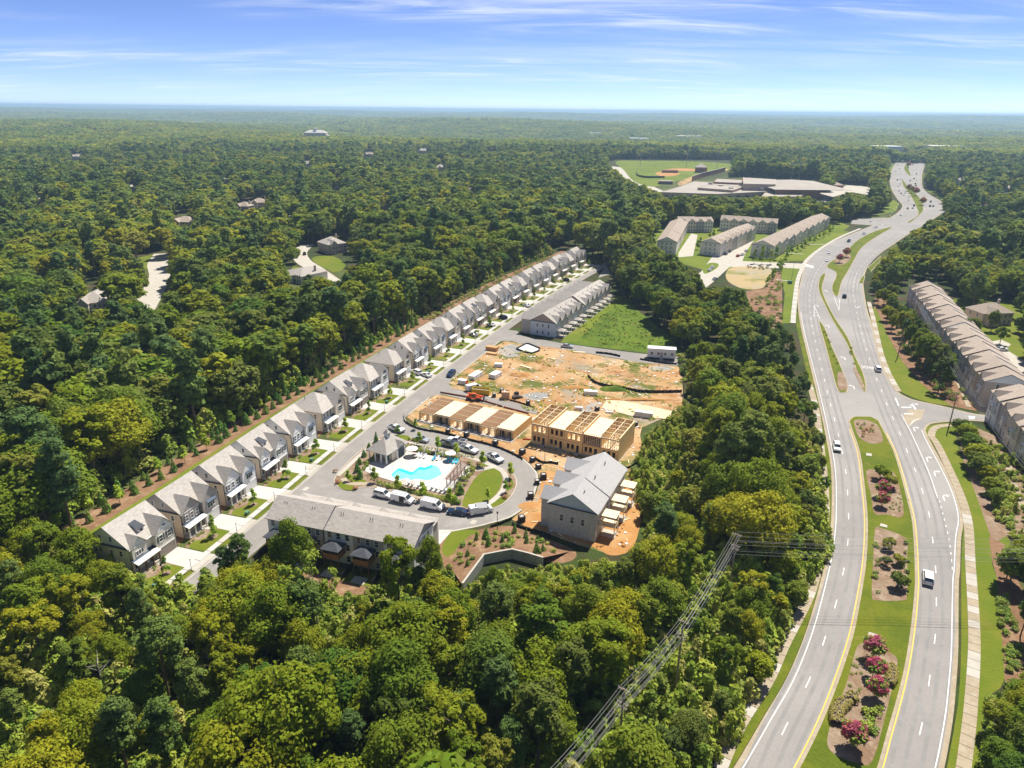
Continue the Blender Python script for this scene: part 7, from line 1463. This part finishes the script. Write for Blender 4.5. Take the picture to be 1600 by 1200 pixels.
for k, (x, y, c, lb) in enumerate(((1109, 423, 'white', 'white car on the lane below the first pale terrace, nearer one'), (1113, 419, 'white', 'white car on the lane below the first pale terrace, farther one'), (1117, 437, 'silver', 'silver car half hidden where the estate lane meets the wood'), (1134, 398, 'navy', 'dark blue car by the garages of the pale terrace'), (1140, 394, 'navy', 'second dark car by the garages of the pale terrace'), (1160, 399, 'white', 'white car between the two pale terraces'), (1153, 401, 'red', 'red car between the two pale terraces'), (1166, 393, 'white', 'white car beside the long pale terrace'))):
    car('sedan', c, x, y, x + 5, y - 3, lb, FP, full=False)
car('sedan', 'white', 1565, 548, 1580, 548, 'white car on the driveway behind the brick terraces', None); car('suv', 'navy', 499, 428, 510, 430, 'dark blue car on the woodland cul de sac, nearer one', 'cars in the woodland streets'); car('suv', 'dark', 476, 398, 476, 392, 'dark car on the woodland cul de sac, farther one', 'cars in the woodland streets'); car('sedan', 'white', 216, 477, 225, 470, 'white car at the foot of the woodland lane', 'cars in the woodland streets')
# ------------------------------------------------------------------ planting
# trees that stand alone in front of the terrace
for x, y, h, kd, lb in ((462, 925, 16.5, 'broadleaf_tree', 'yellow green tree hiding the left end of the grey roofed terrace'), (626, 985, 19.5, 'broadleaf_tree', 'tall leafy tree in front of the right half of the grey roofed terrace'), (672, 918, 11.5, 'broadleaf_tree', 'dark tree at the right rear corner of the grey roofed terrace'), (385, 940, 15, 'pine_tree', 'wide topped pine beside the end of the street'), (362, 945, 13, 'pine_tree', 'second pine beside the end of the street'), (425, 945, 11, 'broadleaf_tree', 'yellow green tree at the clay bank left of the terrace'), (770, 930, 6.5, 'broadleaf_tree', 'bright tree below the retaining wall'), (835, 950, 8.5, 'broadleaf_tree', 'bushy tree below the right end of the retaining wall')):
    q = G(x, y); tree(kd, q.x, q.y, h, 0, (5 if x == 626 else random.choice((1, 3))), lb, None, rad=.74)
SP = [(qmesh('crown', sparse(1500, .3), mScrub), trunk_mb(18, .22, 8, 7, 4.2).mesh('trunk', mBarkG))]
q = G(500, 1010); t = thing('sparse_tree', 'thin tall tree with sparse crown below the terrace decks', 'tree', (q.x, q.y, 0)); t.scale = (.75, .75, 1.1); put('trunk', SP[0][1], t); put('crown', SP[0][0], t)
q = G(465, 1000); t = thing('sparse_tree', 'leaning thin tree left of the sparse tall one', 'tree', (q.x, q.y, 0), 1.0); t.scale = (.6, .6, .9); put('trunk', SP[0][1], t); put('crown', SP[0][0], t)
DEAD = trunk_mb(13, .2, 11, 4, 3.2).mesh('trunk', mat('dead_grey_wood', (.40, .36, .31), .9))
for x, y, s, lb in ((715, 1165, .75, 'bare grey brown tree at the bottom edge below the wood'), (165, 1090, .7, 'bare grey tree in the lower left wood'), (1000, 985, .8, 'dead tree among green ones left of the wire bundle'), (330, 1060, .9, 'dead pale tree in the lower wood below the street end'), (60, 960, .7, 'dead tree near the left photo edge'), (880, 1090, .8, 'bare tree by the lower part of the wire bundle')):
    q = G(x, y); t = thing('dead_tree', lb, 'tree', (q.x, q.y, 0), random.uniform(0, 6)); t.scale = (s * 1.2, s * 1.2, s); put('trunk', DEAD, t)
# trunks showing at the wood edge
# conifers on the straw bank
for i, s in enumerate(np.arange(-6, 182, 4.3)):
    for r, v in ((0, -25.3), (1, -28.6)):
        p = RP(s + 2 * r + random.uniform(-.7, .7), v + random.uniform(-.6, .6)); w_ = ['first', 'third', 'fifth', 'seventh', 'ninth', 'eleventh'][min(5, max(0, int(s // 30)))]
        if random.random() < .78: cypress(p, random.uniform(2.4, 4.6), ('small' if r == 0 else 'taller') + ' pointed conifer on the straw bank behind the ' + w_ + ' house', 'conifers on the straw bank')
        else: young_tree(p, random.uniform(3.5, 5.5), 'bushy light green young tree on the bank behind the ' + w_ + ' house', 'young trees on the straw bank', 0)
for i, s in enumerate(np.arange(186, 350, 3.2)):
    for v in (-23.5, -26.5, -30):
        if random.random() < .8: shrub(RP(s + random.uniform(-.4, .4), v), random.uniform(.9, 1.5), 'round dark shrub in the rows on the far bank', 'shrub rows on the far bank')
# pool island
for x, y, h, lb in ((586, 754, 4.2, 'left of the near pool deck'), (623, 769, 4.6, 'below the near pool edge'), (661, 780, 4.6, 'between the near loungers and the white vans'), (704, 792, 5.0, 'by the right corner of the near hedge'), (655, 697, 4.2, 'at the silver sedan'), (684, 706, 4.6, 'below the silver pickup'), (713, 714, 4.2, 'beside the white pickups'), (755, 729, 4.4, 'at the last pickup'), (797, 748, 4.6, 'at the outermost kerb tip'), (790, 770, 3.4, 'on the lower kerb lawn'), (762, 783, 3.6, 'behind the mail kiosk'), (545, 752, 3.0, 'at the left tip of the island'), (621, 681, 3.2, 'on the upper lawn tip'), (650, 671, 3.4, 'at the upper corner of the loop')):
    young_tree(G(x, y), h, 'young yellow green tree ' + lb, 'young trees on the pool island', 0, ZI)
for x, y in ((569, 714), (577, 703), (562, 726), (558, 738), (563, 748), (588, 692), (711, 787), (720, 772), (604, 689)): cypress(G(x, y), random.uniform(2.4, 3.4), 'dark conifer ' + ('right of the near deck corner' if x > 700 else 'left of the pool house'), 'dark conifers on the pool island', ZI)
def row(a, b, n, r, label, group, me=None, jit=.15):
    A, B = G(*a), G(*b)
    for k in range(n):
        p = A.lerp(B, k / max(1, n - 1)); shrub((p.x + random.uniform(-jit, jit), p.y + random.uniform(-jit, jit)), r * random.uniform(.85, 1.15), label, group, me, ZI)
row((592, 758), (716, 788), 30, .75, 'clipped shrub in the near hedge of the pool deck', 'near hedge of the pool'); row((580, 750), (630, 764), 10, .45, 'small shrub behind the near hedge', 'small shrubs at the near deck edge'); row((640, 768), (694, 779), 12, .45, 'small shrub behind the near hedge, right half', 'small shrubs at the near deck edge')
row((632, 701), (715, 719), 24, .8, 'clipped shrub in the far hedge of the pool deck', 'far hedge of the pool'); row((634, 694), (740, 716), 26, .4, 'small dark shrub in front of the far hedge', 'small shrubs at the upper pavement')
row((556, 748), (606, 692), 14, .8, 'round bush left of the pool house', 'bushes left of the pool house'); row((552, 752), (600, 690), 16, .5, 'small bush along the left island pavement', 'small bushes along the left island pavement', None, .6)
row((738, 729), (712, 775), 12, .9, 'full bush between pergola and oval lawn', 'bushes by the pergola', None, .8); row((745, 730), (724, 760), 9, .55, 'small bush at the edge of the oval lawn', 'small bushes by the oval lawn', None, .5); row((640, 688), (652, 693), 4, .5, 'small bush on the upper lawn tip', 'bushes on the upper tip')
for x, y in ((748, 726), (796, 760), (788, 779), (722, 768), (760, 796), (528, 756), (555, 765), (524, 738)): shrub(G(x, y), .7, 'reddish shrub in an island bed', 'red shrubs on the pool island', BSR, ZI)
# slope above the retaining wall
for i in range(58):
    f = random.uniform(.06, .95); k = f * (len(top) - 1); i0 = int(k); a = top[i0].lerp(top[i0 + 1], k - i0); kb = f * (len(bkl) - 1); j0 = int(kb); b = bkl[j0].lerp(bkl[j0 + 1], kb - j0); g = random.uniform(.15, .95); p = a.lerp(b, g); z = (ZW - .15) * (1 - g)
    if i % 4 == 0: cypress(p, random.uniform(1.8, 2.8), 'rounded conifer on the slope above the retaining wall', 'conifers on the planted slope', z)
    else: shrub(p, random.uniform(.45, .9), 'shrub on the straw slope above the retaining wall', 'shrubs on the planted slope', None, z)
# crape myrtles of the median
FLW = [qmesh('blossom', young(420, .26, 4.8, 1.95, 2.6), mFlower)]; MYC = [qmesh('foliage', broadleaf(900, .30, rx=2.0, h=4.6, z0=1.0, nl=16, lr=(1.6, 2.4)), mBush), qmesh('foliage', broadleaf(900, .30, rx=2.1, h=4.0, z0=.7, nl=16, lr=(1.6, 2.4)), mLeafF)]; MYT = MB()
for a in range(4): MYT.tube([(.1 * math.cos(a * 1.6), .1 * math.sin(a * 1.6), 0), (.7 * math.cos(a * 1.6), .7 * math.sin(a * 1.6), 2.4)], [.06, .03], 5)
MYT = MYT.mesh('stems', mBarkG)
def myrtle(px, py, h, label, bloom, group='crape myrtles on the median'):
    q = G(px, py); t = thing('crape_myrtle', label, 'flowering tree', (q.x, q.y, .17), random.uniform(0, 6), group); k = h / 4.8; t.scale = (k, k, k); put('stems', MYT, t); put('foliage', MYC[bloom < 1], t)
    for j in range(bloom): put('blossom', FLW[0], t, (0, 0, .15 * j), 2.1 * j, 1.0 - .06 * j)
myrtle(1377, 777, 4.4, 'pink flowering tree, upper one of the touching pair below the green trees', 2); myrtle(1377, 792, 3.8, 'pink flowering tree, lower one of the touching pair', 2); myrtle(1375, 748, 4.6, 'green tree with few red blossoms on the upper median bed', 0); myrtle(1388, 762, 4.2, 'green tree right of the one with few blossoms', 0)
myrtle(1362, 1030, 4.6, 'green and pink tree at the top of the lowest bed', 1); myrtle(1364, 1060, 4.0, 'pink flowering tree, second of the column in the lowest bed', 2); myrtle(1367, 1092, 4.0, 'pink flowering tree, third of the column in the lowest bed', 2); myrtle(1330, 1168, 4.6, 'largest pink flowering tree near the bottom of the photo', 3)
myrtle(1311, 411, 5.5, 'pink tree on the upper island, left of two', 2); myrtle(1322, 402, 6, 'pink tree on the upper island, right of two', 2); myrtle(1430, 306, 9, 'pink tree on the far island', 2); myrtle(1419, 299, 8, 'dark red tree on the far island', 1); myrtle(1424, 302, 8, 'dark red tree between two others on the far island', 1); myrtle(1441, 321, 8, 'reddish tree at the lower end of the far island', 1); myrtle(1419, 262, 10, 'dark tree on the farthest island', 1)
myrtle(1388, 860, 3.2, 'small green tree in the third bed, upper left', 0); myrtle(1382, 885, 2.6, 'small dark bush tree in the third bed, left', 0); myrtle(1402, 882, 2.8, 'small dark bush tree in the third bed, right', 0); myrtle(1402, 918, 4.0, 'olive green tree at the bottom of the third bed', 0)
def scatter(poly, n, r, label, group, z=.17, me=None):
    P_ = GL(poly); xs = [p.x for p in P_]; ys = [p.y for p in P_]; c = 0; tries = 0
    while c < n and tries < 4000:
        tries += 1; x = random.uniform(min(xs), max(xs)); y = random.uniform(min(ys), max(ys))
        if inside([tuple(p) for p in P_], np.array([x]), np.array([y]))[0]: shrub((x, y), random.uniform(*r), label, group, (me if me and random.random() < .6 else None), z); c += 1
scatter([(1338, 660), (1365, 664), (1377, 686), (1362, 692), (1346, 684)], 16, (.35, .7), 'small shrub in the topmost median bed', 'shrubs in the topmost median bed', .17, BSR)
scatter([(1386, 770), (1408, 770), (1410, 803), (1388, 803)], 18, (.25, .35), 'tiny shrub in the planted rows right of the pink pair', 'rows of tiny shrubs'); scatter([(1366, 850), (1372, 840), (1372, 930), (1366, 920)], 9, (.5, .8), 'green shrub along the left of the third bed', 'shrubs of the third bed'); scatter([(1408, 850), (1416, 850), (1416, 910), (1408, 910)], 9, (.5, .8), 'green shrub along the right of the third bed', 'shrubs of the third bed')
scatter([(1334, 1030), (1350, 1020), (1345, 1100), (1325, 1090)], 12, (.25, .4), 'tiny shrub in the lowest bed', 'tiny shrubs of the lowest bed'); scatter([(1345, 1110), (1375, 1110), (1370, 1150), (1350, 1150)], 7, (.8, 1.2), 'olive shrub below the clipped hedge in the lowest bed', 'olive shrubs of the lowest bed')
scatter([(1283, 515), (1290, 520), (1310, 570), (1306, 575)], 8, (.5, .7), 'low shrub on the left turning island', 'shrubs on the turning islands'); scatter([(1325, 540), (1330, 540), (1340, 575), (1334, 575)], 6, (.5, .7), 'low shrub on the right turning island', 'shrubs on the turning islands')
# clipped curved hedges
HB = bpy.data.materials.new('x'); bpy.data.materials.remove(HB); mHedge = leaf_mat('boxwood', [(.085, .075, .02), (.10, .085, .022)], .1)
def arc_hedge(pix, w, h, label):
    L = resample(smooth(GL(pix), 6), .35); n = 46; P_ = []; Nn = []
    for p in range(len(L) - 1):
        d = (L[p + 1] - L[p]).normalized(); s = Vector((-d.y, d.x))
        for k in range(n):
            a = random.uniform(0, math.pi); o = s * (w / 2 * math.copysign(abs(math.cos(a)) ** .5, math.cos(a))); z = h * abs(math.sin(a)) ** .5; P_.append((L[p].x + o.x + d.x * random.uniform(0, .35), L[p].y + o.y + d.y * random.uniform(0, .35), z + .17)); Nn.append((s.x * math.cos(a) + random.gauss(0, .25), s.y * math.cos(a) + random.gauss(0, .25), math.sin(a) + random.gauss(0, .25)))
    Nn = np.array(Nn); Nn /= np.linalg.norm(Nn, axis=1)[:, None]; o = thing('clipped_hedge', label, 'hedge', (0, 0, 0)); VF = leaf_quads(np.array(P_), Nn, RNG.uniform(.1, .2, len(P_))); put('foliage', qmesh('foliage', VF, mHedge), o)
    MB().strip(offset_line(L, w * .38), offset_line(L, -w * .38), h * .75 + .17).build('branches', mBark, o)
arc_hedge([(1308, 1135), (1306, 1122), (1310, 1110), (1320, 1101), (1328, 1100)], 2.2, 1.1, 'clipped brown green hedge curving round the lowest bed'); arc_hedge([(1328, 1096), (1334, 1093), (1342, 1096)], 2.2, 1.1, 'short clipped hedge block next to the curved hedge'); arc_hedge([(1386, 1043), (1393, 1052), (1392, 1064), (1386, 1072)], 1.9, 1.1, 'clipped hedge right of the pink column in the lowest bed')
# right hand planting
for x, y, h, lb in ((1508, 690, 5.5, 'first'), (1514, 708, 6, 'second'), (1521, 728, 6.5, 'third'), (1528, 742, 6.5, 'fourth'), (1538, 752, 4.6, 'fifth'), (1546, 772, 4.6, 'sixth'), (1552, 790, 4.6, 'seventh'), (1500, 676, 4.5, 'topmost')):
    q = G(x, y); tree('broadleaf_tree', q.x, q.y, h, 1, random.randrange(5), lb + ' dark tree along the lawn edge below the side street', 'trees along the right lawn edge', rad=1.5)
for x, y, h in ((1418, 505, 7), (1432, 520, 6), (1448, 528, 6.5), (1440, 555, 5), (1452, 575, 5), (1458, 590, 5.5), (1470, 568, 7), (1462, 548, 6), (1475, 598, 6), (1428, 545, 4.5), (1485, 590, 5), (1578, 650, 7), (1566, 640, 6), (1592, 655, 6)):
    q = G(x, y); tree('broadleaf_tree', q.x, q.y, h, 1, random.randrange(5), 'leafy garden tree between parkway lawn and brick terraces', 'garden trees before the brick terraces', rad=1.35)
for x, y, h, lb in ((1502, 535, 11, 'rounded olive tree beside the terraces in front of the wood'), (1518, 530, 9, 'tree right of the rounded olive one'), (1548, 518, 9, 'slender tree in front of the tan roofed brick house'), (1562, 538, 8, 'round tree on the small lawn by the white car'), (1590, 520, 7, 'tree at the right edge by the driveway')):
    q = G(x, y); tree('broadleaf_tree', q.x, q.y, h, 1, random.randrange(5), lb, None)
scatter([(1442, 575), (1470, 590), (1495, 625), (1480, 628), (1455, 605)], 60, (.6, 1.3), 'round garden shrub on the mulch before the brick terraces', 'garden shrubs before the brick terraces', .03, BSR); scatter([(1510, 690), (1540, 700), (1585, 780), (1560, 800), (1530, 740)], 90, (.6, 1.4), 'garden shrub on the bed below the side street', 'garden shrubs below the side street', .03); scatter([(1553, 780), (1575, 790), (1585, 825), (1560, 820)], 12, (.7, 1.3), 'shrub at the lower tip of the garden bed', 'garden shrubs below the side street', .03)
scatter([(1558, 935), (1572, 935), (1588, 985), (1572, 995), (1560, 985)], 34, (.55, .9), 'round clipped shrub in the rows on the right straw bank', 'clipped shrub rows on the right bank', .04); scatter([(1568, 1010), (1590, 1010), (1592, 1060), (1575, 1055)], 26, (.55, .9), 'round clipped shrub lower down on the right straw bank', 'clipped shrub rows on the right bank', .04)
q = GL([(1588, 700), (1575, 715), (1580, 745), (1590, 770), (1600, 800)]); walkway('footpath', smooth(q, 3), 1.4, 2.0, [mConcTan]); walkway('footpath', smooth(GL([(1462, 545), (1480, 575), (1500, 605), (1515, 640)]), 3), 1.4, 2.5, [mConcTan])
# upper estate hedgerow, columns and mulch planting
A, B = G(1228, 404), G(1302, 362)
for k in range(16): p = A.lerp(B, k / 15); young_tree((p.x + random.uniform(-1.5, 1.5), p.y + random.uniform(-2, 2)), random.uniform(4.5, 7), 'yellow green tree in the hedgerow behind the long pale terrace', 'hedgerow behind the long pale terrace', 0)
for k, (x, y) in enumerate(((1178, 412), (1190, 413), (1203, 413), (1190, 405), (1212, 406), (1202, 404))): young_tree(G(x, y), 8.5, 'slim column shaped tree at the end wall of the long pale terrace', 'column trees at the pale end wall', 1)
A, B = G(1200, 446), G(1222, 412)
for k in range(12): p = A.lerp(B, k / 11); young_tree((p.x + random.uniform(-2, 2), p.y + random.uniform(-2, 2)), random.uniform(4, 6), 'bright yellow green tree between dry lot and upper lawn', 'trees right of the dry lot', 0)
for x, y in ((1094, 385), (1108, 374), (1115, 372), (1090, 390)): young_tree(G(x, y), 6.5, 'yellow green street tree in the upper estate', 'street trees of the upper estate', 0)
scatter([(1172, 470), (1200, 445), (1220, 440), (1222, 500), (1205, 515), (1185, 480)], 40, (.9, 1.8), 'straw coloured shrub on the mulch bank left of the upper lawn', 'shrubs on the upper mulch bank', .02); scatter([(1168, 416), (1200, 418), (1200, 422), (1168, 421)], 14, (.6, 1.0), 'shrub along the estate driveway', 'shrubs along the estate driveway', .03, BSR)
# meadow thickets
scr = [[lf(bush(170, .3, 1.4, 2.0), 0)], [lf(young(240, .28, 3.6, 1.3, .3), 0)], [lf(bush(140, .2, .9, .9), 1)]]
def thicket(name, polys, n, smin, smax, tall=.4):
    X = []; Y = []
    for poly, m in zip(polys, n):
        P_ = [tuple(p) for p in GL(poly)]; x0, x1 = min(p[0] for p in P_), max(p[0] for p in P_); y0, y1 = min(p[1] for p in P_), max(p[1] for p in P_); x = RNG.uniform(x0, x1, m * 4); y = RNG.uniform(y0, y1, m * 4); k = np.where(inside(P_, x, y))[0][:m]; X.append(x[k]); Y.append(y[k])
    X = np.concatenate(X); Y = np.concatenate(Y); m = len(X); return woods(name, scr, X, Y, np.zeros(m), RNG.uniform(smin, smax, m), RNG.choice(3, m, p=[.6 - tall / 2, tall, .4 - tall / 2]), [mScrub, mBush])
thicket('thicket', [[(985, 740), (1010, 690), (1070, 640), (1140, 640), (1110, 760), (1070, 850), (1010, 870), (1005, 800)], [(900, 515), (960, 475), (985, 480), (1030, 520), (1060, 550), (1000, 545), (930, 538)], [(1060, 560), (1130, 540), (1200, 560), (1210, 640), (1130, 650), (1075, 640)], [(728, 938), (772, 912), (850, 908), (960, 885), (950, 960), (820, 980), (730, 970)], [(1010, 690), (1070, 640), (1210, 640), (1210, 740), (1160, 850), (1060, 880), (1010, 860)], [(1060, 950), (1150, 850), (1175, 880), (1100, 1000), (960, 1160), (900, 1190), (880, 1180)], [(420, 900), (560, 945), (700, 900), (730, 960), (600, 1040), (440, 1000)]], [700, 0, 260, 420, 1100, 620, 620], .5, 1.2)
thicket('meadow_growth', [[(900, 515), (960, 475), (985, 480), (1030, 520), (1060, 550), (1000, 545), (930, 538)]], [260], .2, .42, 0.0)
thicket('wood_edge', [[tuple(PJ(np.array([RP(s, v).x]), np.array([RP(s, v).y]), np.array([0.0]))[i][0] for i in (0, 1)) for s, v in ((-25, -31), (60, -31.5), (150, -31.5), (250, -31.5), (360, -31.5), (360, -40), (250, -41), (150, -42), (60, -43), (-25, -45))]], [1100], 1.0, 2.4, .6)
thicket('garden_growth', [[(1502, 690), (1540, 690), (1600, 720), (1660, 800), (1600, 850), (1572, 838), (1545, 790), (1515, 720)], [(1380, 460), (1440, 520), (1500, 600), (1530, 640), (1484, 632), (1440, 592), (1400, 530)], [(1550, 1085), (1600, 1070), (1650, 1100), (1640, 1260), (1520, 1260), (1535, 1150)]], [200, 230, 170], .4, .95, .15)
for x, y, h, lb in ((1556, 1150, 7, 'tree at the lower right corner beside the pavement, left one'), (1592, 1125, 7.5, 'tree at the lower right corner, upper one'), (1590, 1195, 8, 'tree at the lower right corner, bottom one'), (1548, 1215, 6.5, 'tree cut by the bottom edge beside the right pavement')):
    q = G(x, y); tree('broadleaf_tree', q.x, q.y, h, 0, random.choice((0, 2, 4)), lb, None, rad=1.3)
thicket('wall_foot_growth', [[(730, 922), (770, 900), (848, 896), (880, 890), (850, 912), (772, 916), (732, 942)]], [130], .45, .85, .3)
thicket('undergrowth', [[(-60, 900), (130, 850), (240, 940), (430, 900), (470, 1000), (800, 960), (1050, 900), (1200, 850), (1270, 650), (1290, 860), (1200, 1040), (1100, 1240), (-60, 1240)]], [2600], .8, 1.7, .6)
# weeds on the bare site
mWeed = leaf_mat('weeds', [(.12, .15, .02), (.16, .17, .03), (.22, .19, .06)], .2); wd = [[lf(bush(26, .12, .45, .3), 0)], [lf(bush(34, .1, .3, .5), 0)]]
P_ = [tuple(p) for p in SITE2]; x = RNG.uniform(-30, 80, 9000); y = RNG.uniform(190, 290, 9000); k = inside(P_, x, y) & (lownoise(x, y, 7, .7) + .5 * lownoise(x, y, 2.5, 2) > .75); x, y = x[k], y[k]
woods('weeds', wd, x, y, np.full(len(x), .02), RNG.uniform(.6, 1.6, len(x)), RNG.integers(0, 2, len(x)), [mWeed])

# the shrubs gathered so far: the largest in the picture stand as things, the rest as one object
sx = np.array([q[0] for q in SHRUBS]); sy = np.array([q[1] for q in SHRUBS]); sr = np.array([q[3] for q in SHRUBS]); rank = np.argsort(-sr / np.sqrt(sx ** 2 + sy ** 2 + CAM_H ** 2))
for k in rank[:280]: q = SHRUBS[k]; make_shrub(q[:2], q[3], q[4], q[5], q[6], q[2])
k = rank[280:]; red = np.array([SHRUBS[i][6] is BSR for i in k])
woods('small_shrubs', [[lf(bush(130, .17), 0)], [lf(bush(130, .17, .9, 1.4), 0)], [lf(bush(130, .17), 1)]], sx[k], sy[k], np.array([SHRUBS[i][2] for i in k]), sr[k], np.where(red, 2, RNG.integers(0, 2, len(k))), [mBush, mRedLeaf])
# ------------------------------------------------------------------ the air
hb = bpy.data.meshes.new('haze'); hm = MB().box(-40000, 40000, -6000, 70000, -80, 106)
hz = hm.build('haze', []); hz['kind'] = 'stuff'
hmat = bpy.data.materials.new('haze_air'); hmat.use_nodes = True; t = hmat.node_tree; t.nodes.clear()
vo = N(t, 'ShaderNodeVolumePrincipled'); vo.inputs['Color'].default_value = (.54, .79, .98, 1); vo.inputs['Density'].default_value = 0.00012; vo.inputs['Anisotropy'].default_value = 0.2
om = N(t, 'ShaderNodeOutputMaterial'); t.links.new(vo.outputs[0], om.inputs['Volume'])
hz.data.materials.append(hmat)
